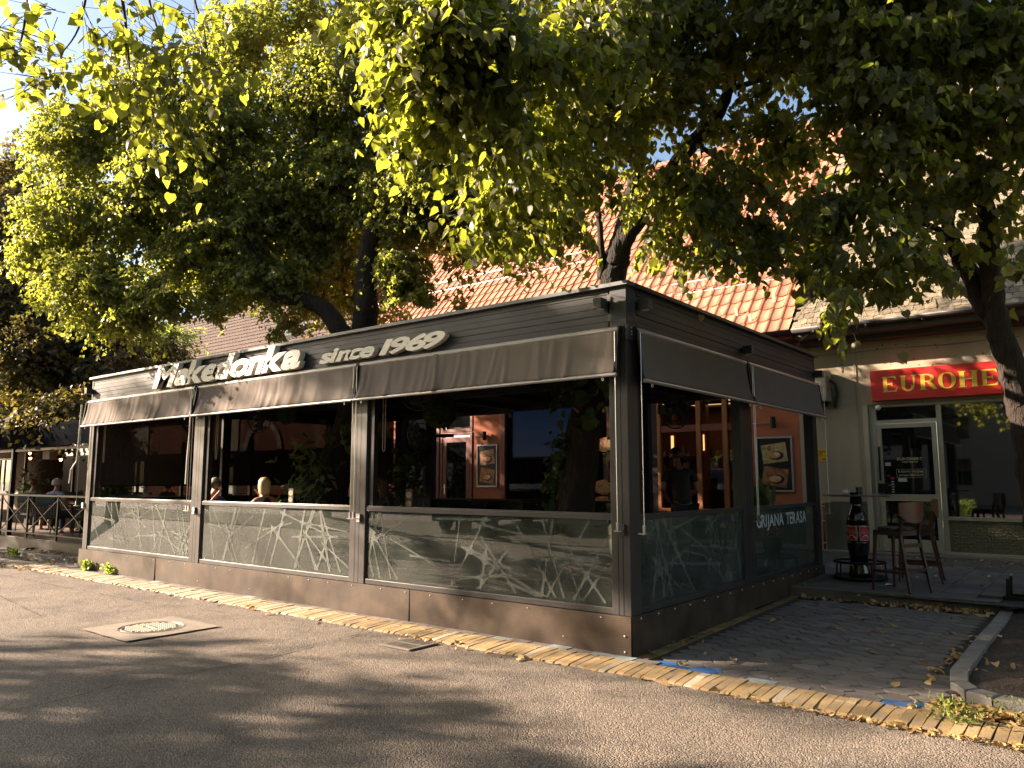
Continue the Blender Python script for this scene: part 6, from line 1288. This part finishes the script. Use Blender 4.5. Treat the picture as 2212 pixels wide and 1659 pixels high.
# ================================================================== people
skin = mat('skin', (.34, .17, .11), .5); skin_t = mat('tanned_skin', (.24, .11, .065), .5)
def skinned(name, pts, edges, m, parent, lvl=2):
    me = bpy.data.meshes.new(name); me.from_pydata([p[:3] for p in pts], edges, []); o = link(name, me, m, parent)
    sk = o.modifiers.new('skin', 'SKIN'); sk.use_smooth_shade = True; sk.branch_smoothing = .6
    bm = bmesh.new(); bm.from_mesh(me); lay = bm.verts.layers.skin.verify()
    for v in bm.verts: r_ = pts[v.index][3]; v[lay].radius = (r_, r_ if len(pts[v.index]) < 5 else pts[v.index][4]); v[lay].use_root = v.index == 0
    bm.to_mesh(me); bm.free(); sb = o.modifiers.new('sub', 'SUBSURF'); sb.levels = lvl; sb.render_levels = lvl; return o
def person(label, loc, rz_, shirt, pants, hair, sk=skin, pose='sit', lh=(-.14,.34,.78), rh=(.14,.34,.78), hairlen=0, lean=0.0, headturn=0.0, glasses=False, group='people sitting on the terraces', sleeve=True):
    t_ = thing('person', label, 'person', loc, rz_, group); L = lean
    st = pose == 'stand'; hz = .92 if st else .50; dz = hz-.50
    def T(x, y, z, *r): return (x, y+L*max(0, z-.5)*1.0, z+dz, *r)
    P = [T(0,-.02,.50,.125,.10), T(0,-.03,.68,.12,.10), T(0,-.04,.86,.135,.10), T(0,-.03,1.00,.09,.07), T(0,-.015,1.075,.052,.052), T(0,.005,1.14,.062,.066), T(0,.012,1.215,.078,.088), T(0,.0,1.285,.066,.07)]
    E_ = [(i, i+1) for i in range(7)]
    P += [T(0,.075,1.135,.03,.02), T(0,.105,1.185,.012,.012)]; E_ += [(5, 8), (6, 9)]     # chin and nose
    for s_, h_ in ((-1, lh), (1, rh)):
        i = len(P); P += [T(s_*.155,-.035,.985,.058,.055), T(s_*.205,-.02,.93,.050,.050), T(s_*.235,.05,.74,.040,.040)]
        w_ = (h_[0], h_[1], h_[2]+dz); el = P[-1]; fx = [el[k]+(w_[k]-el[k])*.5 for k in range(3)]; P += [(*fx, .034, .034), (*w_, .024, .02)]
        d_ = Vector([w_[k]-el[k] for k in range(3)]).normalized(); pm = Vector(w_)+d_*.06; P.append((*pm, .030, .018)); E_ += [(3, i), (i, i+1), (i+1, i+2), (i+2, i+3), (i+3, i+4), (i+4, i+5)]
        up_ = Vector((0,0,1)); sd = d_.cross(up_).normalized()
        for q in range(4):
            f_ = pm+sd*(-.027+.018*q)+d_*.045; g_ = f_+d_*.03-up_*.02; j = len(P); P += [(*f_, .0095, .0095), (*g_, .008, .008)]; E_ += [(i+5, j), (j, j+1)]
        j = len(P); P.append((*(Vector(w_)+sd*(-s_)*.04+d_*.04+up_*.01), .010, .010)); E_.append((i+4, j))
    for s_ in (-1, 1):
        i = len(P)
        if st: P += [(s_*.095,0,hz-.04,.095,.095), (s_*.10,.02,.50,.062,.062), (s_*.10,-.02,.28,.052,.052), (s_*.10,-.01,.07,.036,.036), (s_*.11,.12,.03,.034,.028)]
        else: P += [(s_*.10,.04,.50,.092,.085), (s_*.13,.44,.52,.062,.062), (s_*.13,.46,.28,.052,.052), (s_*.13,.43,.07,.036,.036), (s_*.14,.54,.03,.034,.028)]
        E_ += [(0, i), (i, i+1), (i+1, i+2), (i+2, i+3), (i+3, i+4)]
    body = skinned('body', P, E_, sk, t_)
    Q = [(*P[0][:3], .145, .12), (*P[1][:3], .14, .118), (*P[2][:3], .155, .118), (*P[3][:3], .105, .082), (P[4][0], P[4][1], P[4][2]-.035, .062, .058)]; EE = [(0,1),(1,2),(2,3),(3,4)]
    k0 = 10
    for s_ in range(2):
        a = P[k0]; b_ = P[k0+1]; c = P[k0+2]; i = len(Q); Q += [(*a[:3], .070, .066), (*b_[:3], .064, .062)]; m_ = [b_[k]+(c[k]-b_[k])*.6 for k in range(3)]; Q.append((*m_, .056, .056)); EE += [(3, i), (i, i+1), (i+1, i+2)]
        if not sleeve: pass
        k0 += 6+9
    if not sleeve: Q = Q[:5]; EE = EE[:4]
    skinned('shirt', Q, EE, shirt, t_)
    li = len(P)-10; R_ = [(P[0][0], P[0][1], P[0][2]-.01, .150, .125)]; EE = []
    for s_ in range(2):
        b0 = li+s_*5; i = len(R_); R_ += [(*P[b0][:3], .102, .096), (*P[b0+1][:3], .074, .074), (*P[b0+2][:3], .062, .062), (P[b0+3][0], P[b0+3][1], P[b0+3][2]+.04, .05, .05)]; EE += [(0, i), (i, i+1), (i+1, i+2), (i+2, i+3)]
    skinned('trousers', R_, EE, pants, t_)
    hd = Vector(P[6][:3]); h = MB(); rr = random.Random(int(loc[0]*10))
    n, m_ = 18, 10
    for j in range(m_+1):
        th = pi*.62*j/m_ if not hairlen else pi*.80*j/m_
        for i in range(n):
            a = 2*pi*i/n; front = max(0, sin(a)); k = 1.0+rr.uniform(-.03,.03); ty = 1-(.42 if not hairlen else .60)*front*(j/m_); th2 = th*ty
            f_ = j/m_; z = cos(th2)*.112*k; r_ = sin(th2)*.102*k; drop = 0; wv_ = 1+.05*sin(a*7+loc[0])+.03*sin(a*13)
            if hairlen and f_ > .5 and front < .75: r_ = .098*wv_*(1-.5*(f_-.5)**1.5); z = .0-(f_-.5)*2*(.10+hairlen)*(1-front*.35)*(1+.08*sin(a*5+1))
            h.v.append((hd.x+r_*cos(a)*(.95+hairlen*.4*f_), hd.y-.012+r_*sin(a)*1.10, hd.z+.018+z))
    for j in range(m_):
        for i in range(n): h.f.append((j*n+i, j*n+(i+1) % n, (j+1)*n+(i+1) % n, (j+1)*n+i))
    hb = h.mesh('hair'); o = link('hair', hb, hair, t_, smooth=True); o.modifiers.new('s', 'SOLIDIFY').thickness = .012
    e = MB(); [e.ell((hd.x+s_*.032, hd.y+.083, hd.z-.005), (.012,.007,.007), 8, 6) for s_ in (-1, 1)]; link('eyes', e.mesh('eyes'), metal_black, t_)
    er = MB(); [er.ell((hd.x+s_*.085, hd.y-.005, hd.z-.01), (.012,.022,.032), 8, 6) for s_ in (-1, 1)]; er = er.mesh('ear'); o = link('ear', er, sk, t_, smooth=True)
    if glasses: g_ = MB(); [g_.tube([(hd.x+s_*.034+.026*cos(a), hd.y+.096, hd.z+.0+.02*sin(a)) for a in [2*pi*k/10 for k in range(11)]], .003, 4) for s_ in (-1, 1)]; o = link('glasses', g_.mesh('glasses'), metal_black, t_)
    return t_
def cl(nm, c, r_=.85): return mat(nm, c, r_, var=.12, scale=20, bump=.15, bscale=300)
lightblue, black_c, grey_c, navy_c = cl('light_blue_cotton', (.36,.42,.55)), cl('black_cotton', (.012,.012,.014)), cl('grey_cotton', (.13,.135,.15)), cl('navy_cotton', (.014,.018,.035))
olive_c, khaki_c, denim_c, blue_c = cl('olive_cotton', (.09,.10,.06)), cl('khaki_cotton', (.22,.17,.11)), cl('denim', (.05,.065,.11)), cl('royal_blue_cotton', (.03,.07,.28))
white_h, blond_h, dark_h, brown_h, grey_h = mat('white_hair', (.42,.40,.36), .7, var=.2, scale=60), mat('blond_hair', (.50,.36,.17), .6, var=.25, scale=50), mat('dark_hair', (.012,.009,.007), .5, var=.3, scale=60), mat('brown_hair', (.05,.028,.016), .55, var=.3, scale=60), mat('grey_hair', (.16,.15,.14), .7, var=.3, scale=60)
person('person with short white hair in a light blue polo shirt sitting behind the railing', (-16.5,1.5,.3), .55, lightblue, denim_c, white_h, sk=skin)
person('person with dark hair resting chin on hand facing the one in light blue', (-17.9,3.1,.3), 3.5, black_c, denim_c, dark_h, sk=skin_t, rh=(.06,.26,1.02), lean=.15)
person('person in an olive green shirt sitting at the far left edge of the picture', (-18.3,1.65,.3), .4, olive_c, khaki_c, brown_h, sk=skin_t)
person('person in dark clothes in profile beyond the bush on the neighbouring terrace', (-15.3,3.6,.3), 1.9, black_c, black_c, dark_h, hairlen=.03)
person('person with grey hair and a hand at the mouth left of the bottles', (-8.45,.8,.31), -1.57, blue_c, denim_c, grey_h, sk=skin, rh=(.03,.20,1.07), lh=(-.1,.36,.8), lean=.08)
person('person with blond bobbed hair in a sleeveless navy top holding a cigarette', (-7.05,.85,.31), 1.57, navy_c, navy_c, blond_h, sk=skin, rh=(.10,.26,1.06), hairlen=.06, glasses=True, sleeve=False)
person('person with long dark hair in black clothes sitting before the number 7 pillar', (-5.9,2.35,.31), 3.0, black_c, black_c, brown_h, sk=skin_t, hairlen=.17, lean=.1)
person('person with short dark hair in a grey t-shirt leaning forward inside the third bay', (-6.3,3.45,.31), .95, grey_c, black_c, dark_h, sk=skin_t, lean=.22)
person('standing person in black bending over a table behind the shaded side window', (-1.15,3.45,.31), .7, black_c, black_c, dark_h, sk=skin_t, pose='stand', lean=.45, lh=(-.12,.45,.62), rh=(.12,.45,.62), group='')
cg = MB().tube([(-7.36,.93,1.42), (-7.42,.93,1.45)], .004, 5).build('cigarette', white_paint, None); tag(cg, 'lit cigarette in the hand of the blond person', 'cigarette')

# ================================================================== things inside the terrace
foodm = fd
def menu(x, y, z, label, s=1.0):
    t_ = thing('menu_stand', label, 'menu stand', (x, y, z), 0, 'menu stands with dish pictures'); MB().box((x-.06*s, y-.004, z), (x+.06*s, y+.004, z+.36*s)).build('card', pb, t_); MB().box((x-.07*s, y-.03, z-.001), (x+.07*s, y+.03, z+.012)).build('foot', clear, t_)
    for k in range(3): MB().prism([(x+.05*s*cos(a*pi/7), z+(.08+.105*k)*s+.038*s*sin(a*pi/7)) for a in range(14)], y-.008, y-.004, lambda u, v, w_: (u, w_, v)).build('printed_dish', (bun, fd[1], bun)[k], t_); MB().prism([(x+.03*s*cos(a*pi/7), z+(.09+.105*k)*s+.02*s*sin(a*pi/7)) for a in range(14)], y-.010, y-.0081, lambda u, v, w_: (u, w_, v)).build('printed_food', fd[(k+1) % 3], t_)
menu(-5.72, .40, 1.165, 'narrow dish menu card standing on the table behind the blond person', .9); menu(-3.22, .30, 1.14, 'narrow dish menu card standing at the glass in the third bay', 1.0)
MB().box((-5.95,.25,1.13),(-5.5,.55,1.16)).build('shelf', tabd, None); tag(bpy.data.objects['shelf'], 'dark ledge carrying the menu card behind the second bay glass', 'shelf')
o = MB().box((-3.45,.18,1.10),(-3.0,.42,1.135)).build('shelf', tabd, None); tag(o, 'dark ledge carrying the menu card in the third bay', 'shelf')
def bottle(x, y, z, label, m_):
    t_ = thing('beer_bottle', label, 'bottle', (x, y, z), 0, 'small bottles on the couple\'s table'); MB().lathe([(.028,0),(.03,.01),(.03,.12),(.012,.17),(.012,.21)], 12, (x,y,z)).build('glass', m_, t_, smooth=True); MB().lathe([(.031,.04),(.0312,.10)], 12, (x,y,z)).build('label', white_paint, t_)
gb = mat('brown_bottle_glass', (.03,.012,.004), .1, coat=.6); bottle(-7.95,.75,1.06,'left of two dark bottles with pale labels between the couple',gb); bottle(-7.80,.82,1.06,'right of two dark bottles with pale labels between the couple',gb)
for k, (x, y) in enumerate(((-7.6,.7),(-7.5,.95),(-6.0,1.3),(-5.7,1.5),(-4.2,.7),(-1.1,2.1),(-1.05,2.35))):
    t_ = thing('drinking_glass', ['clear glass nearest the bottles on the couple\'s table','clear glass at the edge of the couple\'s table','clear glass left on the table of the dark haired person','clear glass right on the table of the dark haired person','clear glass on the table by the second menu card','nearer clear glass on the table inside the shaded side','farther clear glass on the table inside the shaded side'][k], 'glass', (x, y, 1.06), 0, 'glasses on the tables'); MB().lathe([(.03,0),(.034,.12),(.031,.12),(.027,.01),(.003,.008)], 12, (x,y,1.06)).build('glass', clear, t_, smooth=True)
fern = leafmat('houseplant_leaf', (.02,.04,.015), (.05,.08,.03), (.06,.09,.02)); box_l = leafmat('boxwood_leaf', (.015,.03,.01), (.04,.06,.02), (.03,.05,.01))
pbll = thing('hanging_plant_ball', 'round green boxwood ball hanging from the terrace ceiling', 'plant ball', (-3.35,.95,2.5))
rng = np.random.default_rng(5); u = norm(rng.normal(size=(2600,3))); V, F, k = leaves(np.array([-3.35,.95,2.50])+u*.205, u+rng.normal(size=u.shape)*.6, rng.normal(size=u.shape), np.full(2600,.03), 'small'); npmesh('foliage', V, F, box_l, pbll, np.repeat(rng.random(2600), k), kind='stuff')
MB().ell((-3.35,.95,2.50), (.2,.2,.2)).build('core', box_l, pbll); MB().tube([(-3.35,.95,2.7),(-3.35,.95,3.06)], .004, 5).build('cord', metal_black, pbll)
pb2 = thing('hanging_plant_ball', 'small green ball hanging in the middle bay of the terrace', 'plant ball', (-6.6,.9,2.65)); V, F, k = leaves(np.array([-6.6,.9,2.62])+u[:900]*.13, u[:900]+rng.normal(size=(900,3))*.6, rng.normal(size=(900,3)), np.full(900,.03), 'small'); npmesh('foliage', V, F, box_l, pb2, np.repeat(rng.random(900), k), kind='stuff'); MB().tube([(-6.6,.9,2.7),(-6.6,.9,3.06)], .004, 5).build('cord', metal_black, pb2)
def fan(x, y, z, r_, rz_, label, post=True):
    t_ = thing('wall_fan', label, 'fan', (x, y, z), rz_, 'black fans on the terrace'); 
    for rr_ in (1, .66, .33): o = link('guard_ring', MB().tube([(r_*rr_*cos(2*pi*k/28), -.07*(1-rr_)-.04, r_*rr_*sin(2*pi*k/28)) for k in range(29)], .008, 5).mesh('guard_ring'), metal_black, t_)
    g_ = MB(); [g_.tube([(.03*cos(2*pi*k/30), -.11, .03*sin(2*pi*k/30)), (r_*.7*cos(2*pi*k/30), -.09, r_*.7*sin(2*pi*k/30)), (r_*cos(2*pi*k/30), -.03, r_*sin(2*pi*k/30)), (r_*.7*cos(2*pi*k/30), .05, r_*.7*sin(2*pi*k/30))], .0025, 3) for k in range(30)]; link('guard_wire', g_.mesh('guard_wire'), metal_black, t_, kind='stuff')
    for k in range(3):
        a = 2*pi*k/3; q = MB(); q.v = [(.04*cos(a), -.01, .04*sin(a)), (r_*.85*cos(a-.15), -.03, r_*.85*sin(a-.15)), (r_*.85*cos(a+.6), .02, r_*.85*sin(a+.6)), (.05*cos(a+.9), .02, .05*sin(a+.9))]; q.f = [(0,1,2,3)]; link('blade', q.mesh('blade'), metal_black, t_)
    link('hub', MB().ell((0,-.03,0), (.06,.09,.06)).mesh('hub'), metal_black, t_, smooth=True); link('motor', MB().box((-.05,.03,-.05),(.05,.2,.05)).mesh('motor'), metal_black, t_)
    if post: link('bracket', MB().box((-.02,.2,-.05),(.4,.24,.0)).mesh('bracket'), metal_black, t_)
fan(-4.21,1.5,2.27,.21,.5,'black wall fan seen side on in the third bay'); fan(-3.1,.35,2.72,.27,.2,'large black ceiling fan behind the third awning',False); fan(-7.05,.75,2.62,.28,.1,'black wall fan high in the second bay',False); fan(-.55,2.0,2.45,.24,1.2,'black fan in the dark corner of the shaded side')
tv = thing('television', 'switched on television with a blue picture hanging behind the trunk', 'television', (-3.3,3.2,2.3)); tvm = mat('blue_tv_picture', (.008,.02,.05), .3, emit=(.02,.06,.16), estr=.02, col2=(.015,.03,.07), scale=2)
MB().box((-4.25,3.60,1.95),(-2.95,3.66,2.75)).build('casing', metal_black, tv, bevel=.005); MB().box((-4.22,3.592,1.98),(-2.98,3.598,2.72)).build('screen', tvm, tv); MB().bar((-3.6,3.7,2.7),(-3.6,3.7,3.05),.04).build('bracket', metal_black, tv)
acl = thing('ceiling_unit', 'flat pale ceiling heater panel under the third awning', 'ceiling unit', (-1.6,.5,3.0)); MB().box((-2.35,.28,2.88),(-1.05,.72,2.95)).build('panel', cap, acl, bevel=.01); MB().box((-2.25,.34,2.872),(-1.15,.66,2.879)).build('grille', white_paint, acl)
acl = thing('ceiling_unit', 'flat pale ceiling heater panel under the second awning', 'ceiling unit', (-6,.5,3.0)); MB().box((-6.6,.38,2.88),(-5.0,.72,2.95)).build('panel', cap, acl, bevel=.01)
# monstera and ferns hanging on the near trunk, ivy at its foot, palms by the big trunk
def leafclump(name, label, cat, pts, n, size, shape, m_, spread, droop=1.0, seed=2):
    rng = np.random.default_rng(seed); t_ = thing(name, label, cat, tuple(pts[0])); P = np.array([pts[rng.integers(len(pts))] for _ in range(n)])+rng.normal(size=(n,3))*spread
    A = rng.normal(size=(n,3))+np.array([0,0,-droop]); V, F, k = leaves(P, A, rng.normal(size=(n,3))+np.array([0,-.6,.6]), size*(.5+rng.random(n)), shape); npmesh('foliage', V, F, m_, t_, np.repeat(rng.random(n), k), kind='stuff')
    MB().lathe([(.07,-.1),(.09,0),(.085,.01)], 12, tuple(pts[0])).build('pot', metal_black, t_); return t_
tk = lambda z: (-2.2+.45*(z-1.3)/1.3, 2.35-.3*(z-1.3)/1.3, z)
leafclump('hanging_monstera', 'big leaved hanging plant with cords on the near trunk', 'plant', [(-1.75,1.75,2.75),(-1.45,1.7,2.6),(-2.0,1.8,2.5),(-1.2,1.8,2.75)], 60, .15, 'big', fern, .16, 1.2, 3)
leafclump('ivy', 'ivy creeping up the lower near trunk', 'ivy', [(tk(z)[0]-.22, tk(z)[1]-.2, z) for z in (1.1,1.3,1.5,1.7,1.9,2.1)], 420, .06, 'mid', box_l, .07, 1, 4)
leafclump('palm_plant', 'feathery palm fronds left of the big trunk in the second bay', 'palm', [(-7.0,1.7,1.6),(-6.9,1.6,1.9),(-7.2,1.8,1.4)], 200, .15, 'thin', fern, .2, .3, 6)
leafclump('hanging_monstera', 'large split leaves hanging high on the big trunk in the second bay', 'plant', [(-6.3,1.9,2.5),(-6.0,1.8,2.4),(-6.6,1.9,2.3)], 50, .10, 'big', fern, .14, 1, 8)
leafclump('potted_shrub', 'leafy shrub right of the big trunk by the timber door', 'shrub', [(-6.2,3.0,1.6),(-6.1,3.0,1.9),(-6.3,2.9,1.3)], 260, .08, 'mid', fern, .18, .3, 9)
leafclump('potted_bush', 'dark round bush beside the pendant bulb on the neighbouring terrace', 'bush', [(-15.6,2.4,z+0.0) for z in (1.2,1.4,1.6,1.8,2.0)]+[(-15.3,2.4,1.3),(-15.9,2.4,1.5),(-15.6,2.4,1.5)], 1500, .075, 'mid', box_l, .20, .3, 10)
leafclump('potted_shrub', 'sparse leafy shrub at the far left edge of the neighbouring terrace', 'shrub', [(-19.4,2.0,1.4),(-19.5,2.0,1.7),(-19.3,2.0,1.2)], 160, .09, 'mid', box_l, .18, .3, 11)
leafclump('aloe', 'spiky aloe leaves behind the side glass by the breakfast poster', 'plant', [(-.5,4.6,1.15),(-.45,4.4,1.1)], 26, .32, 'thin', fern, .05, -2.2, 12)
# weeds
def weed(x, y, label, n=60, s=.05, seed=1, m_=None, shape='mid'):
    rng = np.random.default_rng(seed); t_ = thing('weed', label, 'weed', (x, y, .03), 0, 'weeds growing at the kerb'); P = np.array([x, y, .03])+rng.normal(size=(n,3))*np.array([.09,.03,.0])+np.array([0,0,1])*rng.random((n,1))*.14
    V, F, k = leaves(P, rng.normal(size=(n,3))+np.array([0,0,.9]), rng.normal(size=(n,3))+np.array([0,0,1.]), s*(.5+rng.random(n)), shape); npmesh('foliage', V, F, m_ or lf_yg, t_, np.repeat(rng.random(n), k), kind='stuff')
weed(-10.95,-.10,'leafy weed at the foot of the leftmost base panel',90,.06,1); weed(-10.1,-.08,'small leafy weed with yellowing leaves right of the leftmost weed',70,.05,2); weed(2.62,-.36,'bright grassy tuft growing through the kerb at the right',150,.035,3,None,'thin'); weed(2.9,-.10,'grass tuft under the planting bed kerb',60,.03,4,None,'thin'); weed(-14.6,.02,'grassy tuft before the left planting bed',90,.08,5,None,'thin')
weed(3.05,2.6,'green seedlings in the planting bed at the right edge',120,.10,6,lf_big,'mid')

# ================================================================== across the road: seen in the windows and shading the street
op = thing('apartment_block', 'long cream apartment block across the road facing the terrace', 'building', (-5, -34, 0)); opm = mat('apartment_render', (.32, .27, .20), .9, var=.1, scale=.5)
MB().box((-60, -48, 0), (60, -34, 13)).build('wall', opm, op); b = MB(); b.prism([(-48.6, 12.9), (-33.4, 12.9), (-41, 17)], -60.5, 60.5, lambda u, v, w_: (w_, u, v)); b.build('roof', brn, op)
wm = MB().box((-.6, -.02, 0), (.6, .04, 1.7)).mesh('window'); wm.materials.append(dglass)
for i in range(30):
    for j in range(4): inst('window', wm, (-57+i*4, -33.97, 1.3+j*3), op)
struct('verge', MB().quad((-60,-15.5,.0),(20,-15.5,.0),(20,-9.65,.02),(-60,-9.65,.02)), grassy); struct('street', MB().quad((-60,-33.9,-.02),(21.9,-33.9,-.02),(21.9,-15.6,-.02),(-60,-15.6,-.02)), A_)
def car(label, loc, rz_, paint, van=False, name='parked_car'):
    t_ = thing(name, label, 'van' if van else 'car', loc, rz_, 'cars parked across the road'); Lc = 5.2 if van else 4.3; H = 2.2 if van else 1.46; W2 = .9
    lo = [(-Lc/2,.35),(-Lc/2,.95),(-Lc/2+.1,1.0)] ; 
    if van: prof = [(-Lc/2,.3),(-Lc/2,2.05),(-Lc/2+.15,H),(Lc/2-1.9,H),(Lc/2-1.0,1.25),(Lc/2-.15,1.02),(Lc/2,.8),(Lc/2,.3)]; gw = [(Lc/2-1.85,2.05),(Lc/2-1.15,1.3),(Lc/2-2.2,1.3),(Lc/2-2.2,2.05)]
    else: prof = [(-Lc/2,.32),(-Lc/2-.02,.85),(-Lc/2+.25,1.05),(-Lc/2+.75,1.42),(-Lc/2+1.5,H),(-Lc/2+2.2,1.40),(Lc/2-1.15,.98),(Lc/2-.3,.85),(Lc/2,.68),(Lc/2,.32)]; gw = [(-Lc/2+.55,1.02),(-Lc/2+.9,1.33),(-Lc/2+1.5,1.39),(-Lc/2+2.15,1.33),(-Lc/2+2.75,1.0)]
    b = MB(); b.prism(prof, -W2, W2, lambda u, v, w_: (u, w_*(1 if v < 1.0 else .86), v)); link('body', b.mesh('body'), paint, t_).modifiers.new('b', 'BEVEL').width = .06
    for s_ in (-1, 1): q = MB(); q.prism(gw, s_*(W2*.90), s_*(W2*.935), lambda u, v, w_: (u, w_*(1 if v < 1.1 else .97), v)); link('side_window', q.mesh('side_window'), dglass, t_)
    a_, b_ = (prof[3], prof[4]) if van else (prof[5], prof[6]); q = MB(); q.quad((a_[0]+.05,-.7,a_[1]-.02),(a_[0]+.05,.7,a_[1]-.02),(b_[0]+.03,.76,b_[1]+.05),(b_[0]+.03,-.76,b_[1]+.05)); link('windscreen', q.mesh('windscreen'), dglass, t_)
    for sx in (-Lc/2+.8, Lc/2-.85):
        for sy in (-1, 1):
            w1 = MB(); w1.lathe([(.20,-.1),(.32,-.09),(.33,0),(.32,.09),(.20,.1)], 20); me = w1.mesh('wheel'); o = inst('wheel', me, Vector((0,0,0)), None, (pi/2,0,0), mat('tyre_rubber', (.02,.02,.02), .8)); o.parent = t_; o.location = (sx, sy*.83, .33)
    for sy in (-1, 1): link('headlight', MB().ell((Lc/2-.06, sy*.62, .72), (.07,.16,.08)).mesh('headlight'), white_paint, t_, smooth=True)
wp, bp_, sp_ = mat('white_car_paint', (.6,.6,.58), .25, coat=1), mat('blue_car_paint', (.03,.08,.18), .25, coat=1), mat('silver_car_paint', (.3,.31,.32), .25, .5, coat=1)
car('white van parked across the road', (-14.5,-16.8,0), 1.2, wp, True, 'parked_van'); car('light blue car parked in front of the white van', (-13.3,-13.6,0), 1.35, bp_); car('white hatchback parked across the road', (-9.5,-14.8,0), 1.45, wp); car('silver car parked opposite the insurance shop', (1.5,-17,0), 1.6, sp_); car('dark blue car beside the silver car', (4.3,-17.2,0), 1.6, bp_); car('white car at the end of the parked row', (7.1,-17,0), 1.6, wp)
for nm, lb_, x, y, sd in (('hedge','low clipped hedge on the verge opposite the shop',3,-12.2,61),('hedge','loose flowering hedge on the verge opposite the terrace',-4,-13.2,62)):
    rng = np.random.default_rng(sd); P = np.array([x, y, .35])+(rng.random((3500,3))-.5)*np.array([5,1.2,.8]); V, F, k = leaves(P, rng.normal(size=P.shape)+np.array([0,0,.5]), rng.normal(size=P.shape), np.full(len(P), .09), 'small'); h_ = thing(nm, lb_, 'hedge', (x, y, 0)); npmesh('foliage', V, F, lf_yg, h_, np.repeat(rng.random(len(P)), k), kind='stuff')
